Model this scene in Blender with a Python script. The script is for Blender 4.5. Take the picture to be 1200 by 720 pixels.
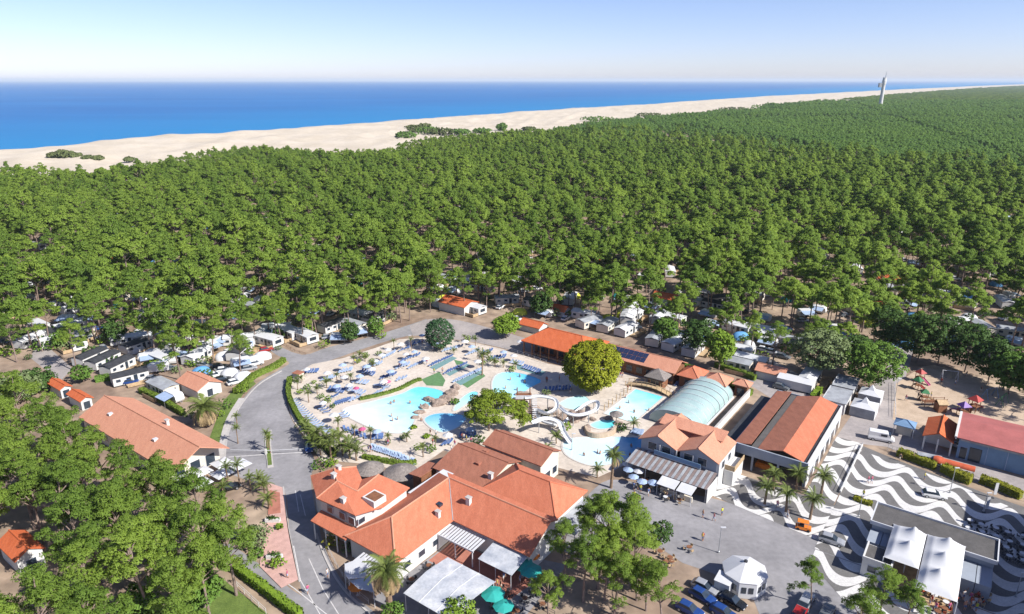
import bpy, bmesh, math, random
import numpy as np
from mathutils import Vector, Matrix

# ------------------------------------------------------------------ scene, camera, sky, sun, exposure
for o in list(bpy.data.objects): bpy.data.objects.remove(o)
scn = bpy.context.scene
COL = scn.collection
R = math.radians
CAM_H = 75.0
PITCH = math.atan(266 / 800)
cam = bpy.data.cameras.new('camera'); cam.lens = 24; cam.sensor_width = 36; cam.clip_end = 200000; cam.clip_start = 1
camo = bpy.data.objects.new('camera', cam); COL.objects.link(camo)
camo.location = (0, 0, CAM_H); camo.rotation_euler = (math.pi / 2 - PITCH, 0, 0)
scn.camera = camo
SUN_EL = R(40); SUN_AZ = (0.86, -0.51)
world = bpy.data.worlds.new('World'); scn.world = world; world.use_nodes = True
wn = world.node_tree; bg = wn.nodes['Background']
sky = wn.nodes.new('ShaderNodeTexSky'); sky.sky_type = 'NISHITA'; sky.sun_disc = False
sky.sun_elevation = SUN_EL; sky.sun_rotation = math.atan2(SUN_AZ[0], SUN_AZ[1])
sky.altitude = 20; sky.air_density = 0.7; sky.dust_density = 0.4; sky.ozone_density = 4.5
tint = wn.nodes.new('ShaderNodeVectorMath'); tint.operation = 'MULTIPLY'; tint.inputs[1].default_value = (1.10, 0.94, 1.0)
wn.links.new(sky.outputs[0], tint.inputs[0]); wn.links.new(tint.outputs[0], bg.inputs[0]); bg.inputs[1].default_value = 0.09
sl = bpy.data.lights.new('sun', 'SUN'); sl.energy = 4.4; sl.angle = R(0.53); sl.color = (1.0, 0.965, 0.915)
slo = bpy.data.objects.new('sun', sl); COL.objects.link(slo)
sd = Vector((SUN_AZ[0] * math.cos(SUN_EL), SUN_AZ[1] * math.cos(SUN_EL), math.sin(SUN_EL)))
slo.rotation_euler = (-sd).to_track_quat('-Z', 'Y').to_euler(); slo.location = (200, -120, 300)
vs = scn.view_settings; vs.view_transform = 'Standard'; vs.look = 'None'; vs.exposure = 0.92; vs.gamma = 1.0
scn.render.engine = 'CYCLES'
scn.cycles.volume_bounces = 0; scn.cycles.max_bounces = 6; scn.cycles.transparent_max_bounces = 8

rnd = random.Random(7)
NR = np.random.default_rng(7)

# ------------------------------------------------------------------ helpers: survey points
def P(u, v, z=0.0):
    """survey point of the photograph (1200x720) -> place on the level z"""
    x = (u - 600) / 800; w = (360 - v) / 800
    d = Vector((x, math.cos(PITCH) + math.sin(PITCH) * w, -math.sin(PITCH) + math.cos(PITCH) * w))
    t = (z - CAM_H) / d.z
    return Vector((d.x * t, d.y * t, z))
def PROJ(x, y, z):
    c, s = math.cos(PITCH), math.sin(PITCH)
    f = y * c - (z - CAM_H) * s; w = y * s + (z - CAM_H) * c
    if f <= 1: return (-9999, 9999)
    return (600 + 800 * x / f, 360 - 800 * w / f)
ANG = R(-36)
E1 = Vector((math.cos(ANG), math.sin(ANG), 0)); E2 = Vector((-math.sin(ANG), math.cos(ANG), 0))
def S(a, b, z=0.0):
    """site grid of the holiday park (metres along its two building directions)"""
    v = E1 * a + E2 * b; v.z = z; return v
def inpoly(x, y, poly):
    n = len(poly); c = False; j = n - 1
    for i in range(n):
        xi, yi = poly[i][0], poly[i][1]; xj, yj = poly[j][0], poly[j][1]
        if (yi > y) != (yj > y) and x < (xj - xi) * (y - yi) / (yj - yi + 1e-12) + xi: c = not c
        j = i
    return c

# ------------------------------------------------------------------ helpers: materials
def new_mat(name):
    m = bpy.data.materials.new(name); m.use_nodes = True
    return m, m.node_tree, m.node_tree.nodes['Principled BSDF']
def mat(name, col, rough=0.8, var=0.15, scale=0.6, spec=0.3, col2=None, fine=0.0, bump=0.0, bscale=8.0, metal=0.0):
    """procedural surface: two octaves of world-space mottling round a base colour, plus fine relief"""
    m, nt, b = new_mat(name)
    col = tuple(c * 0.81 for c in col); col2 = tuple(c * 0.81 for c in col2) if col2 else None
    b.inputs['Roughness'].default_value = rough
    b.inputs['Specular IOR Level'].default_value = spec
    b.inputs['Metallic'].default_value = metal
    geo = nt.nodes.new('ShaderNodeNewGeometry')
    n1 = nt.nodes.new('ShaderNodeTexNoise'); n1.inputs['Scale'].default_value = scale; n1.inputs['Detail'].default_value = 6; n1.inputs['Roughness'].default_value = 0.65
    nt.links.new(geo.outputs['Position'], n1.inputs['Vector'])
    cr = nt.nodes.new('ShaderNodeValToRGB')
    c2 = col2 if col2 else tuple(c * (1 - var) for c in col)
    c1 = col if col2 else tuple(min(1, c * (1 + var)) for c in col)
    cr.color_ramp.elements[0].position = 0.36; cr.color_ramp.elements[1].position = 0.64
    cr.color_ramp.elements[0].color = (*c2, 1); cr.color_ramp.elements[1].color = (*c1, 1)
    nt.links.new(n1.outputs[0], cr.inputs[0])
    out = cr.outputs[0]
    if fine > 0:
        n2 = nt.nodes.new('ShaderNodeTexNoise'); n2.inputs['Scale'].default_value = scale * 9; n2.inputs['Detail'].default_value = 4
        nt.links.new(geo.outputs['Position'], n2.inputs['Vector'])
        mr = nt.nodes.new('ShaderNodeMapRange'); mr.inputs[1].default_value = 0.3; mr.inputs[2].default_value = 0.7
        mr.inputs[3].default_value = 1 - fine; mr.inputs[4].default_value = 1 + fine
        nt.links.new(n2.outputs[0], mr.inputs[0])
        mx = nt.nodes.new('ShaderNodeVectorMath'); mx.operation = 'SCALE'
        nt.links.new(out, mx.inputs[0]); nt.links.new(mr.outputs[0], mx.inputs['Scale'])
        out = mx.outputs[0]
    nt.links.new(out, b.inputs['Base Color'])
    if bump > 0:
        n3 = nt.nodes.new('ShaderNodeTexNoise'); n3.inputs['Scale'].default_value = bscale; n3.inputs['Detail'].default_value = 4
        nt.links.new(geo.outputs['Position'], n3.inputs['Vector'])
        bp = nt.nodes.new('ShaderNodeBump'); bp.inputs['Strength'].default_value = bump; bp.inputs['Distance'].default_value = 0.1
        nt.links.new(n3.outputs[0], bp.inputs['Height']); nt.links.new(bp.outputs[0], b.inputs['Normal'])
    return m
def leaf_mat(name, ca, cb, trans=0.12, rv=0.35, cc=None):
    """foliage: colour varies leaf clump by clump and plant by plant"""
    m, nt, b = new_mat(name)
    b.inputs['Roughness'].default_value = 0.6; b.inputs['Specular IOR Level'].default_value = 0.15
    geo = nt.nodes.new('ShaderNodeNewGeometry'); oi = nt.nodes.new('ShaderNodeObjectInfo')
    n1 = nt.nodes.new('ShaderNodeTexNoise'); n1.inputs['Scale'].default_value = 0.9; n1.inputs['Detail'].default_value = 5; n1.inputs['Roughness'].default_value = 0.75
    nt.links.new(geo.outputs['Position'], n1.inputs['Vector'])
    n0 = nt.nodes.new('ShaderNodeTexNoise'); n0.inputs['Scale'].default_value = 0.014; n0.inputs['Detail'].default_value = 3
    nt.links.new(geo.outputs['Position'], n0.inputs['Vector'])
    su = nt.nodes.new('ShaderNodeMath'); su.operation = 'MULTIPLY_ADD'; su.inputs[1].default_value = 0.75
    nt.links.new(n0.outputs[0], su.inputs[0]); nt.links.new(n1.outputs[0], su.inputs[2])
    mr = nt.nodes.new('ShaderNodeMapRange'); mr.inputs[1].default_value = 0.62; mr.inputs[2].default_value = 1.12
    nt.links.new(su.outputs[0], mr.inputs[0])
    ad = nt.nodes.new('ShaderNodeMath'); ad.operation = 'MULTIPLY_ADD'
    nt.links.new(oi.outputs['Random'], ad.inputs[0]); ad.inputs[1].default_value = rv
    sc = nt.nodes.new('ShaderNodeMath'); sc.operation = 'MULTIPLY'; sc.inputs[1].default_value = 1 - rv
    nt.links.new(mr.outputs[0], sc.inputs[0]); nt.links.new(sc.outputs[0], ad.inputs[2])
    cr = nt.nodes.new('ShaderNodeValToRGB')
    cr.color_ramp.elements[0].color = (*ca, 1); cr.color_ramp.elements[1].color = (*cb, 1)
    if cc:
        e = cr.color_ramp.elements.new(0.93); e.color = (*cb, 1); cr.color_ramp.elements[-1].color = (*cc, 1)
    nt.links.new(ad.outputs[0], cr.inputs[0]); nt.links.new(cr.outputs[0], b.inputs['Base Color'])
    tr = nt.nodes.new('ShaderNodeBsdfTranslucent'); nt.links.new(cr.outputs[0], tr.inputs[0])
    mx = nt.nodes.new('ShaderNodeMixShader'); mx.inputs[0].default_value = trans
    nt.links.new(b.outputs[0], mx.inputs[1]); nt.links.new(tr.outputs[0], mx.inputs[2])
    nt.links.new(mx.outputs[0], nt.nodes['Material Output'].inputs[0])
    return m
def tile_mat(name, ca, cb, row=0.42):
    """clay roof tiles: weathered blotches, rows running down the slope as fine relief"""
    m = mat(name, ca, 0.85, 0.1, 0.5, 0.2, cb, 0.17)
    nt = m.node_tree; b = nt.nodes['Principled BSDF']
    geo = nt.nodes.new('ShaderNodeNewGeometry')
    st = nt.nodes.new('ShaderNodeMapping'); st.inputs['Rotation'].default_value = (0, 0, -ANG); st.inputs['Scale'].default_value = (2.4, 0.7, 0.7)
    nt.links.new(geo.outputs['Position'], st.inputs[0])
    for nn in nt.nodes:
        if nn.type == 'TEX_NOISE': nt.links.new(st.outputs[0], nn.inputs['Vector'])
    br = nt.nodes.new('ShaderNodeTexNoise'); br.inputs['Scale'].default_value = 3.2; br.inputs['Detail'].default_value = 6
    mp = nt.nodes.new('ShaderNodeMapping'); mp.inputs['Rotation'].default_value = (0, 0, -ANG); mp.inputs['Scale'].default_value = (1, 1, 1)
    nt.links.new(geo.outputs['Position'], mp.inputs[0]); nt.links.new(mp.outputs[0], br.inputs['Vector'])
    bp = nt.nodes.new('ShaderNodeBump'); bp.inputs['Strength'].default_value = 0.3; bp.inputs['Distance'].default_value = 0.06
    nt.links.new(br.outputs[0], bp.inputs['Height']); nt.links.new(bp.outputs[0], b.inputs['Normal'])
    return m
def water_mat(name, shallow, deep, p0, p1, rough=0.12, pos=(0.0, 1.0)):
    """pool water over a pale basin that gets deeper from p0 to p1"""
    m, nt, b = new_mat(name)
    b.inputs['Roughness'].default_value = rough; b.inputs['Specular IOR Level'].default_value = 0.5
    geo = nt.nodes.new('ShaderNodeNewGeometry')
    d = Vector((p1[0] - p0[0], p1[1] - p0[1], 0)); L2 = max(d.length_squared, 1e-3)
    dt = nt.nodes.new('ShaderNodeVectorMath'); dt.operation = 'DOT_PRODUCT'; dt.inputs[1].default_value = d / L2
    nt.links.new(geo.outputs['Position'], dt.inputs[0])
    off = -(p0[0] * d.x + p0[1] * d.y) / L2
    nz = nt.nodes.new('ShaderNodeTexNoise'); nz.inputs['Scale'].default_value = 0.35; nz.inputs['Detail'].default_value = 5
    nt.links.new(geo.outputs['Position'], nz.inputs['Vector'])
    a1 = nt.nodes.new('ShaderNodeMath'); a1.operation = 'MULTIPLY_ADD'; a1.inputs[1].default_value = 0.5; a1.inputs[2].default_value = off - 0.25
    nt.links.new(nz.outputs[0], a1.inputs[0])
    a2 = nt.nodes.new('ShaderNodeMath'); a2.operation = 'ADD'
    nt.links.new(dt.outputs['Value'], a2.inputs[0]); nt.links.new(a1.outputs[0], a2.inputs[1])
    cr = nt.nodes.new('ShaderNodeValToRGB')
    cr.color_ramp.elements[0].position = pos[0]; cr.color_ramp.elements[1].position = pos[1]
    cr.color_ramp.elements[0].color = (*shallow, 1); cr.color_ramp.elements[1].color = (*deep, 1)
    nt.links.new(a2.outputs[0], cr.inputs[0]); nt.links.new(cr.outputs[0], b.inputs['Base Color'])
    n3 = nt.nodes.new('ShaderNodeTexNoise'); n3.inputs['Scale'].default_value = 1.6; n3.inputs['Detail'].default_value = 3
    nt.links.new(geo.outputs['Position'], n3.inputs['Vector'])
    bp = nt.nodes.new('ShaderNodeBump'); bp.inputs['Strength'].default_value = 0.25; bp.inputs['Distance'].default_value = 0.1
    nt.links.new(n3.outputs[0], bp.inputs['Height']); nt.links.new(bp.outputs[0], b.inputs['Normal'])
    return m

M = {}
M['tile'] = tile_mat('clay_tile', (0.60, 0.205, 0.115), (0.52, 0.165, 0.09))
M['tile_bright'] = tile_mat('new_clay_tile', (0.64, 0.165, 0.065), (0.54, 0.125, 0.045))
M['tile_pale'] = tile_mat('pale_clay_tile', (0.64, 0.31, 0.20), (0.58, 0.265, 0.17))
M['tile_brown_and_shade'] = tile_mat('weathered_and_shaded_clay_tile', (0.40, 0.165, 0.105), (0.31, 0.125, 0.08))  # brown weathered roofs; also paints shade on the market hall's left slopes
M['tile_red'] = mat('red_sheet_roof', (0.42, 0.135, 0.12), 0.6, 0.12, 0.3, fine=0.06)
M['white'] = mat('white_render', (0.66, 0.65, 0.62), 0.85, 0.05, 0.7, fine=0.04)
M['cream'] = mat('cream_render', (0.72, 0.66, 0.55), 0.85, 0.07, 0.7, fine=0.04)
M['grey_and_shade_wall'] = mat('blue_grey_and_shaded_render', (0.33, 0.37, 0.43), 0.8, 0.06, 0.5)  # grey walls; also holds the blue shade of the unlit house and hall fronts
M['bluewall'] = mat('blue_painted_wall', (0.18, 0.30, 0.46), 0.7, 0.1, 0.5)
M['timber'] = mat('brown_timber', (0.23, 0.10, 0.05), 0.8, 0.25, 1.5)
M['paletimber'] = mat('pale_timber', (0.50, 0.36, 0.21), 0.8, 0.2, 1.5)
M['thatch'] = mat('grey_thatch', (0.24, 0.21, 0.19), 0.95, 0.25, 2.5, fine=0.2, bump=0.6, bscale=6)
M['canvas'] = mat('white_canvas', (0.68, 0.68, 0.68), 0.75, 0.05, 0.4, col2=(0.60, 0.61, 0.63))
M['canvas_dirty'] = mat('stained_white_canvas', (0.64, 0.65, 0.66), 0.7, 0.1, 0.30, col2=(0.36, 0.39, 0.44), fine=0.10)
M['sheet'] = mat('grey_roof_sheet', (0.42, 0.44, 0.46), 0.55, 0.15, 0.5, col2=(0.28, 0.29, 0.31))
M['rust'] = mat('rusty_roof_sheet', (0.30, 0.24, 0.22), 0.6, 0.25, 0.4, col2=(0.20, 0.15, 0.14))
M['dark'] = mat('dark_grey', (0.05, 0.052, 0.058), 0.6, 0.2, 0.8)
M['flatroof'] = mat('gravel_flat_roof', (0.11, 0.104, 0.10), 0.9, 0.15, 0.6, fine=0.15)
M['glass'] = mat('dark_window_glass', (0.035, 0.05, 0.07), 0.08, 0.2, 1.0, 0.6)
M['frame'] = mat('white_frame', (0.64, 0.65, 0.67), 0.5, 0.05)
M['metal'] = mat('galvanised_steel', (0.50, 0.52, 0.54), 0.4, 0.1, 2, metal=0.5)
M['asphalt'] = mat('worn_asphalt', (0.33, 0.318, 0.322), 0.9, 0.12, 0.12, col2=(0.24, 0.232, 0.236), fine=0.1)
M['sandroad'] = mat('sandy_asphalt', (0.42, 0.375, 0.35), 0.9, 0.12, 0.15, col2=(0.31, 0.28, 0.27), fine=0.1)
M['kerb'] = mat('pale_kerb', (0.50, 0.47, 0.44), 0.85, 0.1, 1)
M['pinkpave'] = mat('pink_paving', (0.58, 0.36, 0.31), 0.9, 0.12, 0.8, fine=0.12)
M['redpave'] = mat('red_paving', (0.42, 0.17, 0.12), 0.9, 0.12, 0.8, fine=0.12)
M['deck'] = mat('pale_deck', (0.68, 0.60, 0.51), 0.85, 0.08, 0.12, col2=(0.55, 0.475, 0.395), fine=0.12)
M['coping'] = mat('white_coping', (0.60, 0.56, 0.51), 0.8, 0.06, 1)
M['wavegrey'] = mat('grey_mosaic', (0.165, 0.158, 0.152), 0.85, 0.1, 0.4, fine=0.14)
M['wavewhite'] = mat('white_mosaic', (0.66, 0.645, 0.62), 0.8, 0.07, 0.4, fine=0.12)
M['playsand'] = mat('playground_sand', (0.58, 0.45, 0.33), 0.95, 0.1, 0.3, col2=(0.46, 0.35, 0.25), fine=0.1)
M['lawn'] = mat('lawn', (0.15, 0.21, 0.045), 0.95, 0.2, 0.5, col2=(0.10, 0.15, 0.03), fine=0.25)
M['turf'] = mat('artificial_turf', (0.12, 0.24, 0.10), 0.95, 0.1, 0.8, fine=0.1)
M['teal'] = mat('teal_matting', (0.17, 0.30, 0.30), 0.9, 0.1, 0.8, fine=0.1)
M['blue'] = mat('blue_sling', (0.10, 0.17, 0.36), 0.7, 0.15, 2)
M['paleblue'] = mat('pale_blue_sling', (0.35, 0.45, 0.62), 0.7, 0.1, 2)
M['pink'] = mat('pink_fabric', (0.50, 0.10, 0.22), 0.8, 0.1, 2)
M['turquoise'] = mat('turquoise_canvas', (0.03, 0.36, 0.31), 0.7, 0.1, 1)
M['orange'] = mat('orange_canvas', (0.75, 0.22, 0.03), 0.7, 0.1, 1)
M['redorange'] = mat('red_orange_canvas', (0.58, 0.12, 0.05), 0.7, 0.15, 1)
M['yellowtent'] = mat('lime_tent_fabric', (0.58, 0.62, 0.06), 0.7, 0.1, 1)
M['tealtent'] = mat('teal_tent_fabric', (0.03, 0.30, 0.30), 0.7, 0.1, 1)
M['bluetent'] = mat('blue_tent_fabric', (0.12, 0.33, 0.62), 0.7, 0.1, 1)
M['red'] = mat('red_plastic', (0.42, 0.06, 0.05), 0.5, 0.1, 1)
M['greenplastic'] = mat('green_plastic', (0.05, 0.20, 0.08), 0.5, 0.1, 1)
M['purple'] = mat('purple_plastic', (0.18, 0.08, 0.32), 0.5, 0.1, 1)
M['tyre'] = mat('tyre_rubber', (0.02, 0.02, 0.02), 0.85, 0.1, 3)
M['rock'] = mat('pool_rock', (0.40, 0.31, 0.25), 0.95, 0.25, 1.2, col2=(0.22, 0.17, 0.14), fine=0.2, bump=0.8, bscale=2.5)
M['soil'] = mat('planting_soil', (0.20, 0.13, 0.085), 0.95, 0.2, 1.5, fine=0.2)
M['bark'] = mat('pine_bark', (0.20, 0.135, 0.105), 0.95, 0.25, 2.0, col2=(0.30, 0.235, 0.20), fine=0.2)
M['palmbark'] = mat('palm_bark', (0.26, 0.18, 0.12), 0.95, 0.25, 4.0)
M['slide'] = mat('white_slide', (0.78, 0.80, 0.82), 0.3, 0.04, 1)
M['line'] = mat('white_road_paint', (0.62, 0.60, 0.58), 0.8, 0.15, 1.5)
M['skin'] = mat('skin', (0.48, 0.27, 0.18), 0.6, 0.08, 3)
M['hair'] = mat('hair', (0.06, 0.035, 0.02), 0.7, 0.1, 3)
M['solar'] = mat('solar_cell', (0.025, 0.035, 0.085), 0.15, 0.1, 1, 0.6)
M['polyc'] = mat('clouded_polycarbonate', (0.42, 0.55, 0.52), 0.2, 0.08, 0.3, 0.5, col2=(0.33, 0.46, 0.45))
PINE_A = leaf_mat('pine_needles', (0.112, 0.198, 0.034), (0.285, 0.392, 0.062), trans=0.48, rv=0.6)
PINE_B = leaf_mat('plantation_needles', (0.092, 0.185, 0.045), (0.205, 0.325, 0.068), trans=0.45)
LEAF_DARK = leaf_mat('dark_leaves', (0.035, 0.08, 0.018), (0.09, 0.155, 0.035), trans=0.2)
LEAF_MID = leaf_mat('mid_leaves', (0.065, 0.135, 0.022), (0.15, 0.25, 0.04), trans=0.2)
LEAF_GOLD = leaf_mat('golden_cypress_leaves', (0.15, 0.175, 0.012), (0.35, 0.37, 0.025), rv=0.0, trans=0.2)
LEAF_GREY = leaf_mat('olive_leaves', (0.10, 0.145, 0.06), (0.20, 0.25, 0.10))
LEAF_LIME = leaf_mat('lime_leaves', (0.11, 0.19, 0.02), (0.23, 0.33, 0.035))
LEAF_UMB = leaf_mat('umbrella_pine_needles', (0.12, 0.19, 0.022), (0.29, 0.36, 0.04), trans=0.4, rv=0.0)
LEAF_FIR = leaf_mat('fir_leaves', (0.025, 0.07, 0.03), (0.07, 0.14, 0.055), rv=0.0)
LEAF_HEDGE = leaf_mat('hedge_leaves', (0.08, 0.13, 0.02), (0.18, 0.25, 0.035))
LEAF_YEL = leaf_mat('yellow_hedge_leaves', (0.13, 0.15, 0.015), (0.30, 0.29, 0.03))
LEAF_PALM = leaf_mat('palm_fronds', (0.065, 0.10, 0.022), (0.17, 0.20, 0.05))
LEAF_DRY = leaf_mat('dry_palm_fronds', (0.22, 0.15, 0.07), (0.42, 0.32, 0.18))
LEAF_SCRUB = leaf_mat('dune_scrub_leaves', (0.06, 0.09, 0.03), (0.14, 0.16, 0.06))

# ------------------------------------------------------------------ helpers: meshes and objects
class MB:
    def __init__(s): s.v = []; s.f = []
    def add(s, vs, fs):
        n = len(s.v); s.v += [tuple(v) for v in vs]; s.f += [tuple(i + n for i in f) for f in fs]; return s
    def hexa(s, q0, q1):
        return s.add(list(q0) + list(q1), [(3, 2, 1, 0), (4, 5, 6, 7), (0, 1, 5, 4), (1, 2, 6, 5), (2, 3, 7, 6), (3, 0, 4, 7)])
    def sbox(s, a0, a1, b0, b1, z0, z1):
        return s.hexa([S(a0, b0, z0), S(a1, b0, z0), S(a1, b1, z0), S(a0, b1, z0)], [S(a0, b0, z1), S(a1, b0, z1), S(a1, b1, z1), S(a0, b1, z1)])
    def box(s, x0, x1, y0, y1, z0, z1, top=0.0):
        t = top
        return s.hexa([(x0, y0, z0), (x1, y0, z0), (x1, y1, z0), (x0, y1, z0)], [(x0 + t, y0 + t, z1), (x1 - t, y0 + t, z1), (x1 - t, y1 - t, z1), (x0 + t, y1 - t, z1)])
    def slab(s, pts, th, nrm=None):
        """polygon sheet with thickness th downwards"""
        pts = [Vector(p) for p in pts]; n = len(pts)
        nz = Vector((0, 0, 0))
        for i in range(n): nz += pts[i].cross(pts[(i + 1) % n])
        if nz.z < 0: pts = pts[::-1]
        lo = [p - Vector((0, 0, th)) for p in pts]
        return s.add(pts + lo, [tuple(range(n)), tuple(range(2 * n - 1, n - 1, -1))] + [(i, n + i, n + (i + 1) % n, (i + 1) % n) for i in range(n)])
    def tube(s, p0, p1, r0, r1, n=6, cap=True):
        p0, p1 = Vector(p0), Vector(p1); d = (p1 - p0)
        if d.length < 1e-6: return s
        d.normalize(); u = d.orthogonal().normalized(); w = d.cross(u)
        vs = []
        for p, r in ((p0, r0), (p1, r1)):
            for i in range(n):
                t = 2 * math.pi * i / n; vs.append(p + (u * math.cos(t) + w * math.sin(t)) * r)
        fs = [(i, (i + 1) % n, n + (i + 1) % n, n + i) for i in range(n)]
        if cap: fs += [tuple(range(n - 1, -1, -1)), tuple(range(n, 2 * n))]
        return s.add(vs, fs)
    def path(s, pts, r, n=6):
        """tube along points, r number or list"""
        pts = [Vector(p) for p in pts]
        rr = r if isinstance(r, (list, tuple)) else [r] * len(pts)
        vs = []; prev = None
        for k, p in enumerate(pts):
            d = (pts[min(k + 1, len(pts) - 1)] - pts[max(k - 1, 0)]).normalized()
            u = (prev - d * prev.dot(d)).normalized() if prev else d.orthogonal().normalized()
            prev = u; w = d.cross(u)
            for i in range(n):
                t = 2 * math.pi * i / n; vs.append(p + (u * math.cos(t) + w * math.sin(t)) * rr[k])
        fs = []
        for k in range(len(pts) - 1):
            for i in range(n):
                fs.append((k * n + i, k * n + (i + 1) % n, (k + 1) * n + (i + 1) % n, (k + 1) * n + i))
        fs += [tuple(range(n - 1, -1, -1)), tuple(range((len(pts) - 1) * n, len(pts) * n))]
        return s.add(vs, fs)
    def lathe(s, prof, n=12, c=(0, 0, 0)):
        vs = []; m = len(prof)
        for r, z in prof:
            for i in range(n):
                t = 2 * math.pi * i / n; vs.append((c[0] + r * math.cos(t), c[1] + r * math.sin(t), c[2] + z))
        fs = [(k * n + i, k * n + (i + 1) % n, (k + 1) * n + (i + 1) % n, (k + 1) * n + i) for k in range(m - 1) for i in range(n)]
        fs += [tuple(range(n - 1, -1, -1)), tuple(range((m - 1) * n, m * n))]
        return s.add(vs, fs)
    def mesh(s, name, origin=(0, 0, 0)):
        me = bpy.data.meshes.new(name); o = origin
        me.from_pydata([(v[0] - o[0], v[1] - o[1], v[2] - o[2]) for v in s.v], [], s.f); me.update(); return me
    def build(s, name, m, parent=None, smooth=False):
        o = parent.location if parent else (0, 0, 0)
        if parent and parent.parent: o = parent.parent.location
        me = s.mesh(name, o)
        return obj(name, me, m, parent, smooth)
def obj(name, me, m=None, parent=None, smooth=False):
    if m is not None:
        if isinstance(m, str): m = M[m]
        if not me.materials: me.materials.append(m)
    if smooth: me.shade_smooth()
    o = bpy.data.objects.new(name, me); COL.objects.link(o)
    if parent: o.parent = parent
    return o
def tag(o, label, cat, group=None):
    o['label'] = label; o['category'] = cat
    if group: o['group'] = group
    return o
def struct(o): o['kind'] = 'structure'; return o
def stuff(o): o['kind'] = 'stuff'; return o
def thing(name, label, cat, loc=(0, 0, 0), group=None):
    o = bpy.data.objects.new(name, None); COL.objects.link(o); o.location = loc; o.empty_display_size = 0.5
    return tag(o, label, cat, group)
def dup(root, loc, rz=0.0, sc=1.0, label=None, group=None, mats=None):
    r = root.copy(); COL.objects.link(r); r.location = loc; r.rotation_euler = (0, 0, rz)
    r.scale = (sc, sc, sc) if not isinstance(sc, tuple) else sc
    if label: r['label'] = label
    if group: r['group'] = group
    for ch in list(root.children):
        c = ch.copy(); COL.objects.link(c); c.parent = r
        for g in list(ch.children):
            d = g.copy(); COL.objects.link(d); d.parent = c
    return r
def place(root, loc, rz=0.0, sc=1.0, label=None, group=None):
    """first use moves the prototype itself, later uses copy it"""
    if not root.get('used'):
        root['used'] = 1; root.location = loc; root.rotation_euler = (0, 0, rz)
        root.scale = (sc, sc, sc) if not isinstance(sc, tuple) else sc
        if label: root['label'] = label
        if group: root['group'] = group
        return root
    return dup(root, loc, rz, sc, label, group)
def sheet(name, m, pts, z, parent=None):
    b = MB(); b.add([(p[0], p[1], z) for p in pts], [tuple(range(len(pts)))])
    me = b.mesh(name)
    if me.polygons[0].normal.z < 0: me.flip_normals()
    o = obj(name, me, m, parent)
    return o
def PX(pts, z=0.0): return [P(u, v, z) for u, v in pts]
def smooth_loop(pts, n=6):
    out = []; k = len(pts)
    for i in range(k):
        p0, p1, p2, p3 = [Vector(pts[(i + j) % k]) for j in (-1, 0, 1, 2)]
        for j in range(n):
            t = j / n
            out.append(0.5 * ((2 * p1) + (p2 - p0) * t + (2 * p0 - 5 * p1 + 4 * p2 - p3) * t * t + (3 * p1 - p0 - 3 * p2 + p3) * t ** 3))
    return out
def smooth_path(pts, n=6):
    out = []; k = len(pts)
    for i in range(k - 1):
        p0, p1, p2, p3 = [Vector(pts[min(max(i + j, 0), k - 1)]) for j in (-1, 0, 1, 2)]
        for j in range(n):
            t = j / n
            out.append(0.5 * ((2 * p1) + (p2 - p0) * t + (2 * p0 - 5 * p1 + 4 * p2 - p3) * t * t + (3 * p1 - p0 - 3 * p2 + p3) * t ** 3))
    out.append(Vector(pts[-1])); return out
def kerb_ring(b, pts, w, z0, z1):
    """raised band along a closed line, w metres wide on its outer side"""
    n = len(pts); c = sum((Vector(p) for p in pts), Vector()) / n
    area = sum(pts[i][0] * pts[(i + 1) % n][1] - pts[(i + 1) % n][0] * pts[i][1] for i in range(n))
    sg = 1 if area > 0 else -1
    outp = []
    for i in range(n):
        d = Vector(pts[(i + 1) % n]) - Vector(pts[i - 1]); d.z = 0; d.normalize()
        outp.append(Vector(pts[i]) + Vector((d.y, -d.x, 0)) * w * sg)
    vs = []
    for i in range(n):
        a, o = pts[i], outp[i]
        vs += [(a[0], a[1], z0), (a[0], a[1], z1), (o[0], o[1], z1), (o[0], o[1], z0)]
    fs = []
    for i in range(n):
        j = (i + 1) % n
        for k in range(3):
            q = (4 * i + k, 4 * i + k + 1, 4 * j + k + 1, 4 * j + k)
            fs.append(q if sg < 0 else q[::-1])
    return b.add(vs, fs)
def strip(b, pts, w, z0, z1):
    """raised band w wide centred on an open line"""
    n = len(pts); vs = []
    for i in range(n):
        d = Vector(pts[min(i + 1, n - 1)]) - Vector(pts[max(i - 1, 0)]); d.z = 0; d.normalize()
        s = Vector((d.y, -d.x, 0)) * w / 2; p = Vector(pts[i])
        for q, z in ((p - s, z0), (p - s, z1), (p + s, z1), (p + s, z0)): vs.append((q.x, q.y, z))
    fs = [(4 * i + k, 4 * i + (k + 1) % 4, 4 * i + 4 + (k + 1) % 4, 4 * i + 4 + k) for i in range(n - 1) for k in range(4)]
    fs += [(3, 2, 1, 0), tuple(4 * (n - 1) + k for k in range(4))]
    return b.add(vs, fs)
# ------------------------------------------------------------------ terrain, sea, beach
CREST = [(-160, 190), (-80, 184), (0, 175), (40, 172), (100, 166), (150, 161), (200, 157), (250, 155.5), (300, 152), (350, 149), (400, 145), (450, 142.5), (500, 138.5), (560, 134), (600, 131), (650, 128), (700, 125), (750, 122.5), (800, 119), (850, 115.5), (900, 112.3), (950, 110), (1000, 107.5), (1050, 105), (1100, 102.8), (1150, 100.6), (1200, 98.8), (1260, 97.3)]
FEDGE = [(-160, 206), (-60, 206), (0, 209), (60, 211), (125, 209), (140, 200), (180, 190), (215, 182), (250, 174), (300, 172), (350, 174), (400, 177), (440, 177), (468, 168), (490, 162), (540, 158), (590, 155), (640, 151), (690, 142), (740, 137), (800, 133), (870, 128.5), (900, 124), (950, 119), (1000, 115), (1050, 110.5), (1100, 106.5), (1150, 103), (1200, 100.5), (1260, 98.3)]
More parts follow.
